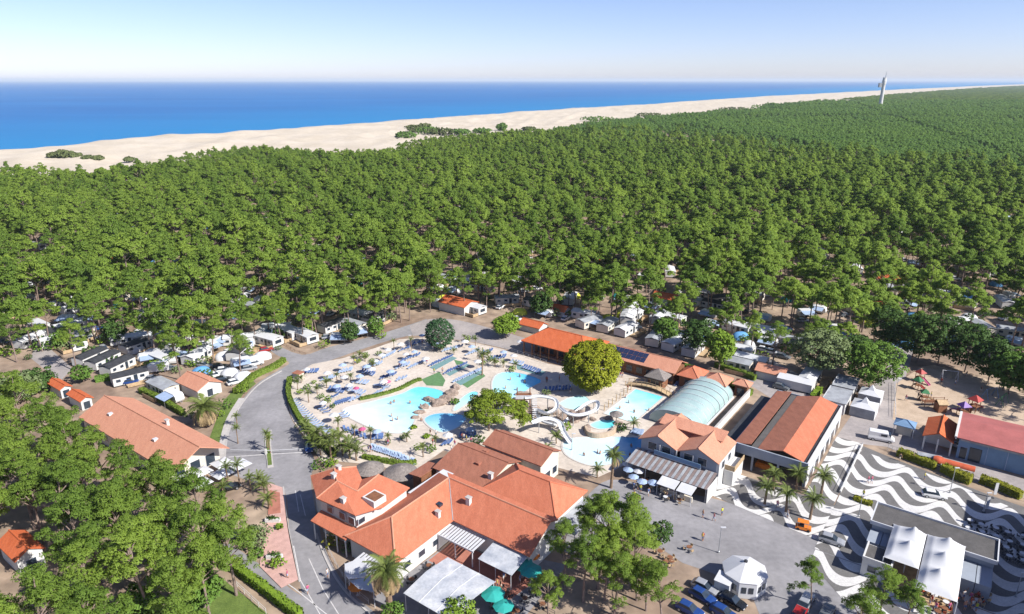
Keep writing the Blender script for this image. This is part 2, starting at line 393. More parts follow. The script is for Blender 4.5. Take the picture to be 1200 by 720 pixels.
crest = [P(u, v, 6) for u, v in CREST]; fedge = [P(u, v, 7.5) for u, v in FEDGE]
for q in fedge: q.z = 0
def lerp_line(line, n):
    L = [0]
    for i in range(len(line) - 1): L.append(L[-1] + 1)
    out = []
    for k in range(n):
        t = k / (n - 1) * (len(line) - 1); i = min(int(t), len(line) - 2); f = t - i
        out.append(Vector(line[i]).lerp(Vector(line[i + 1]), f))
    return out
NC = 260
cl = lerp_line(crest, NC); fl = lerp_line(fedge, NC)
cl = [Vector((c.x, c.y, 0)) for c in cl]
from mathutils import noise as mn
b = MB(); W = 26; vs = []
for k in range(NC):
    c, f = cl[k], fl[k]; d = (c - f); d.z = 0; L = max(d.length, 20); d.normalize()
    f2 = f - d * 45
    for j in range(W):
        if j < 20:
            t = j / 19; p = f2.lerp(c, t)
            ampl = min(1, L / 150)
            h = 0.25 + 5.4 * max(0, t - 0.12) ** 1.1 + ampl * 2.0 * mn.noise(Vector((p.x, p.y, 0)) * 0.016) * math.sin(math.pi * min(1, max(0, t - .1))) + 4.6 * ampl * (mn.noise(Vector((p.x, p.y, 3)) * 0.03)) * math.sin(math.pi * max(0, t - .1)) + 1.6 * mn.noise(Vector((p.x * .008, p.y * .008, 9))) * t
            if t < 0.12: h = 0.25
        else:
            t = (j - 19) / 6; p = c + d * (90 * t); h = 5 - 17 * t
        vs.append((p.x, p.y, max(h, 0.2) if j < 20 else h))
fs = [(k * W + j, k * W + j + 1, (k + 1) * W + j + 1, (k + 1) * W + j) for k in range(NC - 1) for j in range(W - 1)]
b.add(vs, fs)
msand = mat('dune_sand', (0.66, 0.575, 0.455), 0.95, 0.06, 0.02, col2=(0.56, 0.48, 0.365), fine=0.05)
beach = struct(b.build('beach', msand, None, True))
if beach.data.polygons[10].normal.z < 0: beach.data.flip_normals()
# sea
m, nt, bs = new_mat('sea_water')
bs.inputs['Roughness'].default_value = 0.42; bs.inputs['Specular IOR Level'].default_value = 0.04
geo = nt.nodes.new('ShaderNodeNewGeometry')
n1 = nt.nodes.new('ShaderNodeTexNoise'); n1.inputs['Scale'].default_value = 0.0016; n1.inputs['Detail'].default_value = 8; n1.inputs['Roughness'].default_value = 0.62
mp = nt.nodes.new('ShaderNodeMapping'); mp.inputs['Scale'].default_value = (0.55, 1.6, 1); mp.inputs['Rotation'].default_value = (0, 0, R(-8))
nt.links.new(geo.outputs['Position'], mp.inputs[0]); nt.links.new(mp.outputs[0], n1.inputs['Vector'])
cr = nt.nodes.new('ShaderNodeValToRGB'); cr.color_ramp.elements[0].position = 0.3; cr.color_ramp.elements[1].position = 0.75
cr.color_ramp.elements[0].color = (0.003, 0.095, 0.290, 1); cr.color_ramp.elements[1].color = (0.008, 0.145, 0.370, 1)
nt.links.new(n1.outputs[0], cr.inputs[0])
# lighter turquoise over the sandbanks along the shore
dv = nt.nodes.new('ShaderNodeVectorMath'); dv.operation = 'DOT_PRODUCT'; dv.inputs[1].default_value = (-0.834, 0.551, 0)
nt.links.new(geo.outputs['Position'], dv.inputs[0])
mrs = nt.nodes.new('ShaderNodeMapRange'); mrs.inputs[1].default_value = 930; mrs.inputs[2].default_value = 1900; mrs.inputs[3].default_value = 0.8; mrs.inputs[4].default_value = 0.0
nt.links.new(dv.outputs['Value'], mrs.inputs[0])
mxs = nt.nodes.new('ShaderNodeMix'); mxs.data_type = 'RGBA'; nt.links.new(mrs.outputs[0], mxs.inputs[0]); nt.links.new(cr.outputs[0], mxs.inputs[6]); mxs.inputs[7].default_value = (0.006, 0.190, 0.400, 1)
nt.links.new(mxs.outputs[2], bs.inputs['Base Color'])
n2 = nt.nodes.new('ShaderNodeTexNoise'); n2.inputs['Scale'].default_value = 0.05; n2.inputs['Detail'].default_value = 6
nt.links.new(mp.outputs[0], n2.inputs['Vector'])
bp = nt.nodes.new('ShaderNodeBump'); bp.inputs['Strength'].default_value = 0.5; bp.inputs['Distance'].default_value = 2.0
nt.links.new(n2.outputs[0], bp.inputs['Height']); nt.links.new(bp.outputs[0], bs.inputs['Normal'])
bsea = MB(); off = []
for k in range(0, NC, 10):
    d = (cl[k] - fl[k]); d.normalize(); q = cl[k] + d * 40; off.append((q.x, q.y, -8))
sea = struct(sheet('sea', m, off + [(60000, 30000, 0), (60000, 90000, 0), (-90000, 90000, 0), (-90000, -3000, 0), (-2500, -3000, 0)], -8.0))
# ground: one sheet of sandy pine-forest floor out to the horizon on the land side
gpts = [(f + (c - f) * 0.35) for f, c in zip(fl[::5], cl[::5])]
gpts = [(p.x, p.y) for p in gpts] + [(40000, 18000), (40000, -3000), (-2000, -3000)]
mg = mat('forest_floor', (0.40, 0.305, 0.22), 0.95, 0.2, 0.035, col2=(0.24, 0.165, 0.12), fine=0.28)
ground = struct(sheet('ground', mg, gpts, 0.0))

# ------------------------------------------------------------------ roads, plazas, deck (each sheet 4 mm or more above the one below)
road = struct(sheet('road', 'asphalt', smooth_path(PX([(262, 548), (264, 515), (272, 490), (287, 465), (305, 447), (332, 431), (338, 424), (318, 412), (322, 404), (354, 416), (385, 407), (430, 396), (470, 384), (500, 374)]), 3) + smooth_path(PX([(505, 389), (460, 398), (400, 418), (362, 433), (343, 447), (336, 465), (340, 488), (352, 508), (364, 530), (371, 546), (364, 560), (373, 615), (386, 655), (408, 690), (445, 724), (460, 750)]), 3) + smooth_path(PX([(390, 760), (358, 708), (351, 680), (339, 620), (333, 575), (300, 566), (275, 558)]), 3), 0.012))
road2 = struct(sheet('road', 'asphalt', PX([(236, 630), (258, 630), (300, 658), (343, 692), (366, 706), (405, 760), (372, 760), (330, 712), (285, 676), (236, 648)]), 0.008))
road3 = struct(sheet('road', 'sandroad', smooth_path(PX([(480, 382), (505, 374), (540, 376), (600, 392), (640, 404), (668, 412)]), 3) + smooth_path(PX([(655, 428), (600, 411), (560, 402), (500, 394), (484, 394)]), 3), 0.016))
camp_lane = struct(sheet('lane', 'sandroad', PX([(40, 408), (60, 410), (85, 432), (70, 448), (56, 436), (36, 420)]), 0.012))
camp_lane2 = struct(sheet('lane', 'sandroad', PX([(868, 430), (905, 422), (938, 440), (960, 468), (905, 468), (880, 452)]), 0.012))
camp_lane3 = struct(sheet('lane', 'sandroad', PX([(1012, 466), (1040, 430), (1052, 405), (1072, 408), (1062, 440), (1056, 470), (1068, 500), (1110, 530), (1200, 562), (1260, 585), (1260, 600), (1180, 578), (1100, 552), (1040, 524), (1005, 520), (985, 530), (975, 520)]), 0.012))
esplanade = struct(sheet('asphalt_square', 'asphalt', smooth_path(PX([(672, 600), (705, 566), (735, 564), (800, 577), (842, 586), (902, 604), (962, 624), (1014, 642), (1052, 684), (1075, 760)]), 3) + PX([(905, 760), (882, 700), (835, 672), (800, 660), (770, 640), (745, 622), (715, 612), (690, 640), (670, 650), (640, 640)]), 0.02))
terrace = struct(sheet('terrace', 'asphalt', [S(-67, 56), S(-49, 56), S(-46, 66), S(-47, 80), S(-66, 74)], 0.012))
redterrace = struct(sheet('red_terrace', 'redpave', [S(-66, 67.5), S(-50, 67.5), S(-49, 74), S(-66, 74)], 0.02))
strip_pink = struct(sheet('pavement', 'pinkpave', PX([(313, 566), (331, 572), (338, 620), (350, 680), (330, 690), (304, 664), (308, 640), (316, 600)]), 0.13))
strip_pink2 = struct(sheet('pavement', 'redpave', PX([(316, 575), (328, 578), (329, 602), (314, 604)]), 0.137))
bk = MB(); kp = smooth_path(PX([(332, 571), (338, 620), (351, 682)]), 5); strip(bk, kp, 0.25, 0, 0.13)
struct(bk.build('kerb', 'kerb'))
bk = MB(); strip(bk, smooth_path(PX([(371, 626), (382, 656), (402, 690), (436, 722)]), 6), 0.3, 0, 0.14); struct(bk.build('kerb', 'kerb'))
bk = MB(); strip(bk, smooth_path(PX([(263, 548), (266, 515), (274, 490), (289, 466), (306, 449), (330, 435)]), 6), 0.25, 0, 0.14); struct(bk.build('kerb', 'kerb'))
# pavement on both sides of the upper road
struct(sheet('pavement', 'kerb', smooth_path(PX([(263, 548), (266, 515), (274, 490), (287, 467)]), 4) + smooth_path(PX([(280, 467), (266, 490), (258, 515), (254, 548)]), 4), 0.10))
struct(sheet('pavement', 'deck', smooth_path(PX([(336, 462), (341, 488), (354, 508), (368, 528), (380, 546)]), 4) + smooth_path(PX([(392, 544), (375, 522), (360, 500), (348, 482), (344, 462)]), 4), 0.10))
struct(sheet('verge', 'lawn', PX([(245, 515), (252, 545), (262, 545), (258, 515), (268, 490), (285, 462), (300, 450), (290, 440), (262, 470)]), 0.05))
struct(sheet('verge', 'lawn', PX([(230, 655), (340, 740), (230, 760), (180, 720)]), 0.03))
# road paint
def paint(pts, w=0.15, z=0.03):
    bb = MB(); strip(bb, pts, w, z - 0.003, z); o = bb.build('road_marking', 'line'); struct(o)
paint(PX([(344, 640), (352, 680), (376, 722)])); paint(PX([(316, 670), (345, 690), (385, 722)]))
paint(PX([(362, 655), (378, 690), (398, 722)])); paint(PX([(268, 536), (310, 533), (362, 530)]), 0.25)
for (p, q) in [((352, 580), (358, 605)), ((346, 575), (350, 600)), ((340, 524), (355, 528))]: paint(PX([p, q]), 0.12)
# pool deck
DECK = [(338, 452), (346, 438), (366, 427), (402, 420), (440, 408), (468, 398), (505, 395), (560, 403), (600, 412), (640, 426), (660, 430), (720, 430), (770, 440), (803, 452), (770, 500), (748, 538), (700, 560), (640, 545), (575, 545), (520, 528), (480, 556), (440, 545), (395, 541), (372, 520), (352, 498), (341, 478)]
deck = struct(sheet('pool_deck', 'deck', PX(DECK), 0.03))
# playground
play = struct(sheet('playground', 'playsand', PX([(1046, 492), (1050, 450), (1080, 430), (1095, 428), (1170, 448), (1215, 470), (1300, 510), (1300, 545), (1190, 520), (1110, 500), (1075, 498)]), 0.03))
# wave-pattern mosaic plaza
def waves(poly, z, name, ph=0.0, a_lo=-40, a_hi=40, b_lo=90, b_hi=160):
    base = struct(sheet(name, 'wavegrey', [S(a, bb) for a, bb in poly], z))
    per, wl, amp = 4.7, 9.2, 2.5
    k0 = int(b_lo // per) - 2
    for k in range(k0, int(b_hi / per) + 3):
        bm = bmesh.new(); N = 200; lo = []; hi = []; b0 = k * per
        for i in range(N + 1):
            a = a_lo + (a_hi - a_lo) * i / N
            th = 2 * math.pi * (a + 6.8 - 0.24 * (b0 - 136) + ph) / wl
            c = b0 + amp * math.cos(th + 0.28 * math.sin(th))
            lo.append(bm.verts.new(S(a, c, z + 0.006))); hi.append(bm.verts.new(S(a, c + per * 0.53, z + 0.006)))
        for i in range(N): bm.faces.new((lo[i], lo[i + 1], hi[i + 1], hi[i]))
        pc = [S(a, bb) for a, bb in poly]; n = len(pc)
        cen = sum(pc, Vector()) / n
        for i in range(n):
            p, q = pc[i], pc[(i + 1) % n]; d = q - p; nn = Vector((d.y, -d.x, 0)).normalized()
            if (cen - p).dot(nn) > 0: nn = -nn
            bmesh.ops.bisect_plane(bm, geom=list(bm.verts) + list(bm.edges) + list(bm.faces), plane_co=p, plane_no=nn, clear_outer=True)
        if len(bm.faces) > 3:
            me = bpy.data.meshes.new('white_band'); bm.to_mesh(me); bm.free(); obj('white_band', me, 'wavewhite', base)
        else: bm.free()
    return base
waves([(-15.4, 108), (24, 108), (24, 141.5), (8, 144), (-9, 148), (-15.4, 150)], 0.05, 'mosaic_plaza', 0.6, -18, 26, 104, 152)
waves([(-36, 113.5), (-31, 112), (-10, 108), (-15.6, 122), (-15.6, 128), (-15.6, 152), (-20.8, 152), (-20.8, 123), (-36, 123)], 0.036, 'mosaic_pavement', 1.8, -38, -8, 106, 154) if False else None
waves([(-36.2, 123.2), (-36.2, 113), (-14.5, 110.5), (-14.5, 123.2)], 0.04, 'mosaic_pavement', 1.8, -38, -13, 106, 126)
waves([(-20.8, 123.3), (-15.6, 123.3), (-15.6, 151), (-20.8, 151)], 0.04, 'mosaic_pavement', 1.8, -24, -13, 120, 153)
waves([(-15.2, 107.8), (-15.2, 104), (-9, 98), (24, 90), (24, 107.8)], 0.045, 'mosaic_pavement', 0.2, -18, 26, 88, 110)
# low rail wall between the two mosaics
t = thing('low_wall', 'long low white wall with steel rail dividing the two wave mosaics', 'wall', S(-15.5, 139))
MB().sbox(-15.6, -15.35, 128, 150, 0.03, 0.55).build('wall', 'white', t)
bb = MB(); bb.tube(S(-15.47, 128.2, 1.1), S(-15.47, 149.8, 1.1), 0.04, 0.04)
for k in range(12): bb.tube(S(-15.47, 128.2 + k * 1.96, .55), S(-15.47, 128.2 + k * 1.96, 1.1), .03, .03)
bb.build('handrail', 'metal', t)
# ------------------------------------------------------------------ vegetation generators
def leaf_mesh(name, cen, nrm, shade, size, m, asp=1.0):
    """one small quad per leaf tuft; shade = soft normal of the clump it sits on"""
    N = len(cen); rg = NR
    nrm = nrm / (np.linalg.norm(nrm, axis=1, keepdims=True) + 1e-9)
    shade = shade / (np.linalg.norm(shade, axis=1, keepdims=True) + 1e-9)
    flip = np.sign((nrm * shade).sum(1)); flip[flip == 0] = 1; nrm = nrm * flip[:, None]
    r = rg.normal(size=(N, 3)); t = np.cross(nrm, r); t /= np.linalg.norm(t, axis=1, keepdims=True) + 1e-9
    w = np.cross(nrm, t)
    sx = (size * rg.uniform(0.6, 1.25, N) * 0.5)[:, None]; sy = sx * asp
    jit = lambda: rg.uniform(0.55, 1.2, (N, 1))
    v = np.stack([cen - t * sx * jit() - w * sy * jit(), cen + t * sx * jit() - w * sy * jit(), cen + t * sx * jit() + w * sy * jit(), cen - t * sx * jit() + w * sy * jit()], 1).reshape(-1, 3)
    me = bpy.data.meshes.new(name)
    me.vertices.add(4 * N); me.vertices.foreach_set('co', v.astype(np.float32).ravel())
    me.loops.add(4 * N); me.loops.foreach_set('vertex_index', np.arange(4 * N, dtype=np.int32))
    me.polygons.add(N); me.polygons.foreach_set('loop_start', np.arange(0, 4 * N, 4, dtype=np.int32))
    me.update(calc_edges=True); me.validate()
    me.polygons.foreach_set('use_smooth', np.ones(N, dtype=bool))
    sn = np.repeat(shade * 0.55 + nrm * 0.3 + np.array([0.0, 0.0, 0.55]), 4, axis=0); sn /= np.linalg.norm(sn, axis=1, keepdims=True)
    me.normals_split_custom_set_from_vertices(sn.tolist())
    me.materials.append(m)
    return me
def clump_cloud(cl, leaves, leaf, crown_c, flat=0.7):
    """cl: list of (centre, radius) -> leaf arrays"""
    C, Nn, Sh = [], [], []
    for c, r in cl:
        n = max(6, int(leaves * (r ** 2)))
        d = NR.normal(size=(n, 3)); d /= np.linalg.norm(d, axis=1, keepdims=True)
        d[:, 2] = np.where(d[:, 2] < -0.35, -d[:, 2], d[:, 2])
        rad = r * (0.62 + 0.42 * NR.random(n) ** 0.7)
        p = d * rad[:, None]; p[:, 2] *= flat
        c = np.array(c); C.append(p + c)
        Nn.append(d + NR.normal(size=(n, 3)) * 0.55)
        out = (c - crown_c); out = out / (np.linalg.norm(out) + 1e-6)
        Sh.append(d + out * 0.35 + np.array([0, 0, 0.15]))
    return np.concatenate(C), np.concatenate(Nn), np.concatenate(Sh)
def pine_meshes(name, seed, H=16, Rc=4.2, Hc=6.5, limbs=10, per=6, leaves=66, leaf=0.42, m=PINE_A, lean=0.8, cr=(.5, 1.05), sp=1.5, asp=.7):
    rg = random.Random(seed)
    lx, ly = rg.uniform(-lean, lean), rg.uniform(-lean, lean)
    tp = [(0, 0, -0.2), (lx * .2, ly * .25, H * .3), (lx * .75, ly * .6, H * .6), (lx, ly, H * .93)]
    tb = MB(); tb.path(smooth_path(tp, 3), [0.27 * (1 - .085 * i) for i in range(10)], 7)
    cl = []; asym = rg.uniform(0, 6.28)
    for i in range(limbs):
        az = i * 2.4 + rg.uniform(-.4, .4); q = rg.uniform(0.05, 1) ** 0.55
        if i < 2: q *= 0.4
        rr = Rc * q * (1 + 0.25 * math.cos(az - asym)) * rg.uniform(.8, 1.08)
        z = H - 1.0 - Hc * (0.12 + 0.75 * q ** 1.7) * rg.uniform(.7, 1.15)
        c = Vector((lx + rr * math.cos(az), ly + rr * math.sin(az), z))
        z0 = max(H * .45, z - 1.2 - rr * .35); f = z0 / H
        tb.path([(lx * f, ly * f, z0), ((lx * f + c.x) / 2, (ly * f + c.y) / 2, (z0 + z) / 2 + .3), (c.x, c.y, z)], [.11, .075, .04], 5)
        for k in range(per):
            r = rg.uniform(*cr) * (1.0 if k else 1.2)
            s = 0 if k == 0 else 1
            cl.append(((c.x + s * rg.uniform(-sp, sp), c.y + s * rg.uniform(-sp, sp), c.z + s * rg.uniform(-.7, .75)), r))
    for k in range(5): cl.append(((lx + rg.uniform(-1.2, 1.2), ly + rg.uniform(-1.2, 1.2), H - rg.uniform(.3, 1.6)), rg.uniform(.7, 1.1)))
    cc = np.array([lx, ly, H - Hc * .6])
    C, Nn, Sh = clump_cloud(cl, leaves, leaf, cc, 0.72)
    return tb.mesh('trunk'), leaf_mesh('crown', C, Nn, Sh, leaf, m, asp)
def round_meshes(seed, H=8, Rc=3.5, zb=1.6, clumps=70, leaves=40, leaf=0.4, m=LEAF_DARK, cr=(.5, 1.0), shape=1.0, trunk_r=.2, dense=False):
    """broad-leaved crown: clumps filling the outer shell of an uneven ellipsoid from zb to H"""
    rg = random.Random(seed); hz = (H - zb) / 2; cz = zb + hz; cl = []
    lob = [(rg.uniform(0, 6.28), rg.uniform(-.6, .9), rg.uniform(.08, .28)) for _ in range(5)]
    tb = MB(); tb.path([(0, 0, -.2), (rg.uniform(-.2, .2), rg.uniform(-.2, .2), zb), (0, 0, cz + hz * .4)], [trunk_r, trunk_r * .8, trunk_r * .3], 7)
    for i in range(clumps):
        s = 1 - 2 * (i + .5) / clumps; az = i * 2.39996 + rg.uniform(-.3, .3)
        rad = rg.uniform(.8, 1.0) if dense else rg.uniform(.62, .95) if rg.random() < .85 else rg.uniform(.3, .6)
        for la, ls, lm in lob: rad *= 1 + lm * (.7 if dense else 1) * max(0, math.cos(az - la)) * max(0, 1 - abs(s - ls))
        rad *= 0.93
        hr = math.sqrt(max(0, 1 - s * s)) ** (1 / shape)
        if shape < 1: hr *= (1 - .45 * (s + 1) / 2)
        c = (Rc * rad * hr * math.cos(az), Rc * rad * hr * math.sin(az), cz + hz * rad * s * .95)
        cl.append((c, rg.uniform(*cr) * min(1.3, Rc / 3.2)))
        if i % 6 == 0: tb.tube((0, 0, zb + (c[2] - zb) * .4), c, .06, .025, 4)
    C, Nn, Sh = clump_cloud(cl, leaves, leaf, np.array([0, 0, cz]), 0.85)
    return tb.mesh('trunk'), leaf_mesh('crown', C, Nn, Sh, leaf, m)
def tree(name, label, meshes, loc, rz=0, sc=1.0, group=None, bark='bark'):
    t = thing(name, label, 'tree', loc, group); t.rotation_euler = (0, 0, rz)
    t.scale = (sc, sc, sc) if not isinstance(sc, tuple) else sc
    o = obj('trunk', meshes[0], bark, t); obj('crown', meshes[1], None, t)
    return t
PINES = [pine_meshes('pine', 11 + i, H=h, Rc=r, Hc=hc, limbs=l, lean=le) for i, (h, r, hc, l, le) in enumerate([(17, 5.0, 6.5, 14, .8), (16, 5.7, 5.8, 16, 1.2), (18.5, 4.4, 8.0, 14, .6), (14.5, 4.9, 5.5, 13, 1.0), (17, 3.8, 7.5, 11, 1.4), (16.5, 5.8, 7.0, 18, .6), (13, 3.6, 5.0, 10, 1.0), (19, 4.8, 7.2, 14, 1.5)])]
NEARP = [pine_meshes('pine', 51 + i, H=h, Rc=r, Hc=hc, limbs=l, per=8, leaves=170, leaf=.31, lean=le, cr=(.38, .8), sp=1.35, asp=.38) for i, (h, r, hc, l, le) in enumerate([(16, 4.6, 8.0, 17, 1.0), (17, 4.0, 9.5, 16, 1.6), (15, 4.9, 7.5, 18, .8), (16, 3.4, 9.0, 14, 1.2), (16.5, 4.3, 9.0, 15, 1.8)])]
YOUNG = [pine_meshes('young_pine', 81 + i, H=10, Rc=2.0, Hc=6.0, limbs=8, per=5, leaves=24, leaf=.55, m=PINE_B, lean=.3) for i in range(3)]

# ------------------------------------------------------------------ pine forest: which spots carry a tree
FRONT = [(-80, 415), (0, 415), (30, 414), (50, 404), (100, 412), (160, 412), (190, 428), (235, 432), (275, 420), (305, 408), (345, 404), (380, 398), (425, 390), (470, 379), (500, 370), (545, 370), (585, 366), (640, 374), (700, 383), (760, 393), (830, 410), (870, 416), (905, 414), (950, 420), (990, 420), (1040, 412), (1090, 402), (1150, 410), (1215, 430), (1300, 440)]
def front_v(u):
    for i in range(len(FRONT) - 1):
        if FRONT[i][0] <= u <= FRONT[i + 1][0]:
            f = (u - FRONT[i][0]) / (FRONT[i + 1][0] - FRONT[i][0]); return FRONT[i][1] + f * (FRONT[i + 1][1] - FRONT[i][1])
    return 395
fe_poly = [(q.x, q.y) for q in fl] + [(30000, 16000), (30000, 0), (-3000, 0)]
# clearings where caravans, roofs and trunks show through (points on the ground, radius in metres)
CLEAR = [(155, 275, 9), (225, 322, 10), (215, 308, 8), (130, 345, 7), (300, 264, 10), (325, 258, 8), (385, 250, 8), (420, 253, 7), (270, 330, 8), (190, 335, 8), (605, 228, 9), (535, 340, 9), (690, 290, 8), (700, 284, 7), (570, 305, 7), (450, 250, 6), (640, 300, 6), (1130, 262, 10), (1100, 300, 10), (1030, 320, 14), (1075, 340, 14), (1105, 355, 14), (1020, 375, 10), (985, 355, 9), (940, 370, 9), (1180, 380, 16), (1150, 395, 12), (860, 225, 7), (900, 240, 7), (770, 310, 8), (900, 350, 9), (345, 320, 7), (490, 300, 6), (70, 385, 10), (165, 395, 12), (110, 425, 14), (270, 425, 12), (315, 365, 8), (535, 365, 9), (680, 350, 9), (750, 370, 10), (830, 395, 10), (900, 400, 14), (60, 330, 6), (400, 330, 6), (610, 340, 7), (1090, 250, 8), (815, 345, 6), (1050, 285, 8), (1150, 290, 7), (960, 300, 8)]
clear_w = [(P(u, v), r) for u, v, r in CLEAR]
pts = []
frg = random.Random(21)
def ok_edge(x, y): return inpoly(x, y, fe_poly)
# tall campsite pines out to the plantation
y = 150.0
while y < 1500:
    sp = 6.9 if y < 420 else 6.9 + (y - 420) * 0.002
    xm = y * 0.80 + 45; x = -xm
    while x < xm:
        px, py = x + frg.uniform(-.46, .46) * sp, y + frg.uniform(-.46, .46) * sp; x += sp
        u, v = PROJ(px, py, 0)
        if v > front_v(max(-80, min(1290, u))) - 1: continue
        ut, vt = PROJ(px, py, 13)
        lim = 172 + (ut - 780) * 0.085 if ut > 640 else 0
        if ut > 640 and vt < lim + frg.uniform(-22, 14): continue
        if y > 420 and not ok_edge(px, py): continue
        nz = mn.noise(Vector((px * .028, py * .028, 2))) 
        dens = 0.90 + nz * .85 if y < 430 else 0.97 + nz * .35
        if frg.random() > dens: continue
        skip = False
        if y < 560:
            for cw, r in clear_w:
                if (px - cw.x) ** 2 + (py - cw.y) ** 2 < (r * .85) ** 2: skip = True; break
        if skip: continue
        s = frg.choice([frg.uniform(.55, .8), frg.uniform(.8, 1.05), frg.uniform(.9, 1.22)])
        if y > 520:
            dmin = min((px - q.x) ** 2 + (py - q.y) ** 2 for q in fl[::6]) ** .5
            s *= min(1, .45 + dmin / 220)
        pts.append((px, py, s))
    y += sp * 0.92
pts.sort(key=lambda p: p[0] ** 2 + p[1] ** 2)
near_pts = [p for p in pts if -60 < PROJ(p[0], p[1], 13)[0] < 1260]
outside = [p for p in pts if not (-60 < PROJ(p[0], p[1], 13)[0] < 1260)]
N_IND = 190
side = lambda p: ('near the beach road side' if False else '')
WHERE = lambda u: 'left of' if u < 0 else ''
def pine_label(x, y):
    u, v = PROJ(x, y, 0)
    if u < 330: return 'tall maritime pine over the mobile homes beyond the long orange hall', 'pines above the mobile homes by the orange hall'
    if u < 620: return 'tall maritime pine at the wood edge along the road above the pools', 'pines along the road above the pools'
    if u < 880: return 'tall maritime pine in the camping wood behind the restaurant roofs', 'pines behind the restaurant roofs'
    return 'tall maritime pine in the camping wood beyond the playground and tents', 'pines beyond the playground'
src = []
for i, (x, y, s) in enumerate(near_pts[:N_IND]):
    ms = PINES[frg.randrange(8)]; lb, gr = pine_label(x, y)
    t = tree('pine_tree', lb, ms, (x, y, 0), frg.uniform(0, 6.28), (s * frg.uniform(.92, 1.1), s * frg.uniform(.92, 1.1), s), gr)
srcs = {}
for o in bpy.data.objects:
    if o.name.startswith('crown'): srcs.setdefault(o.data.name, [o, None])
    if o.name.startswith('trunk'): srcs.setdefault('T' + o.data.name, o)
PSRC = []
for ms in PINES:
    co = next(o for o in bpy.data.objects if o.type == 'MESH' and o.data == ms[1]); to = next(o for o in bpy.data.objects if o.type == 'MESH' and o.data == ms[0])
    PSRC.append((co, to))
def forest(name, label, points, sources, zsc=1.0):
    me = bpy.data.meshes.new(name); me.from_pydata([(p[0], p[1], 0) for p in points], [], [])
    a = me.attributes.new('siz', 'FLOAT_VECTOR', 'POINT'); a.data.foreach_set('vector', [c for p in points for c in (p[2], p[2], p[3] if len(p) > 3 else p[2])])
    o = obj(name, me); stuff(o); tag(o, label, 'forest')
    ng = bpy.data.node_groups.new(name, 'GeometryNodeTree')
    ng.interface.new_socket('Geometry', in_out='INPUT', socket_type='NodeSocketGeometry'); ng.interface.new_socket('Geometry', in_out='OUTPUT', socket_type='NodeSocketGeometry')
    gi = ng.nodes.new('NodeGroupInput'); go = ng.nodes.new('NodeGroupOutput')
    allj = ng.nodes.new('GeometryNodeJoinGeometry')
    for pr in sources:
        j = ng.nodes.new('GeometryNodeJoinGeometry')
        for so in pr:
            if so is None: continue
            inf = ng.nodes.new('GeometryNodeObjectInfo'); inf.inputs['Object'].default_value = so; inf.transform_space = 'ORIGINAL'
            inf.inputs['As Instance'].default_value = True
            ng.links.new(inf.outputs['Geometry'], j.inputs[0])
        g2 = ng.nodes.new('GeometryNodeGeometryToInstance'); ng.links.new(j.outputs[0], g2.inputs[0]); ng.links.new(g2.outputs[0], allj.inputs[0])
    ip = ng.nodes.new('GeometryNodeInstanceOnPoints'); ip.inputs['Pick Instance'].default_value = True
    ng.links.new(gi.outputs[0], ip.inputs['Points']); ng.links.new(allj.outputs[0], ip.inputs['Instance'])
    ri = ng.nodes.new('FunctionNodeRandomValue'); ri.data_type = 'INT'; ri.inputs['Min'].default_value = 0; ri.inputs['Max'].default_value = len(sources) - 1
    ng.links.new(ri.outputs[2], ip.inputs['Instance Index'])
    rr = ng.nodes.new('FunctionNodeRandomValue'); rr.data_type = 'FLOAT_VECTOR'; rr.inputs['Max'].default_value = (0, 0, 6.283); rr.inputs['Seed'].default_value = 3
    ng.links.new(rr.outputs[0], ip.inputs['Rotation'])
    na = ng.nodes.new('GeometryNodeInputNamedAttribute'); na.data_type = 'FLOAT_VECTOR'; na.inputs['Name'].default_value = 'siz'
    ng.links.new(na.outputs[0], ip.inputs['Scale']); ng.links.new(ip.outputs[0], go.inputs[0])
    md = o.modifiers.new('scatter', 'NODES'); md.node_group = ng
    return o
rest = near_pts[N_IND:]
rest += [(x + frg.uniform(-3.6, 3.6), y + frg.uniform(-3.6, 3.6), s * frg.uniform(.45, .68)) for x, y, s in pts if y > 215 and frg.random() < (.35 if y < 430 else .6)]
mid = [p for p in rest + outside if p[1] < 420]; far = [p for p in rest + outside if p[1] >= 420]
forest('pine_forest', 'dense pine wood over the campsite between the pools and the dunes', mid + far, PSRC)
# young plantation and the far coast woods
ypts = []
y = 330.0
while y < 2100:
    sp = 3.6 if y < 700 else 3.6 + (y - 700) * 0.0035
    x = -0.05 * y
    while x < y * .80 + 40:
        px, py = x + frg.uniform(-.4, .4) * sp, y + frg.uniform(-.4, .4) * sp; x += sp
        ut, vt = PROJ(px, py, 10)
        if ut < 640 or ut > 1240: continue
        lim = 172 + (ut - 780) * 0.085
        if vt > lim + frg.uniform(-14, 22): continue
        if not ok_edge(px, py): continue
        if 1250 < y < 1320 + 60 * math.sin(px * .004) and px > 300 and frg.random() < .85: continue
        if mn.noise(Vector((px * .006, py * .003, 11))) > .34 and frg.random() < .8: continue
        if abs(px - 420 - .35 * (py - 500)) < 5 or abs(px - 150 - .12 * (py - 500)) < 4: continue
        s = frg.uniform(.7, 1.15) * (1.0 if y < 700 else 1.0 + (y - 700) * .0007)
        dmin = min((px - q.x) ** 2 + (py - q.y) ** 2 for q in fl[::6]) ** .5
        s *= min(1, .4 + dmin / 260)
        ypts.append((px, py, s))
    y += sp
YT = []
for ms, (u, v) in zip(YOUNG, [(840, 186), (1010, 205), (1150, 214)]):
    q = P(u, v); YT.append(tree('young_pine', 'young dark green pine at the near edge of the dense plantation', ms, (q.x, q.y, 0), group='young pines at the plantation edge'))
YSRC = [(t.children[0] if t.children[0].name.startswith('crown') else t.children[1], None) for t in YT]
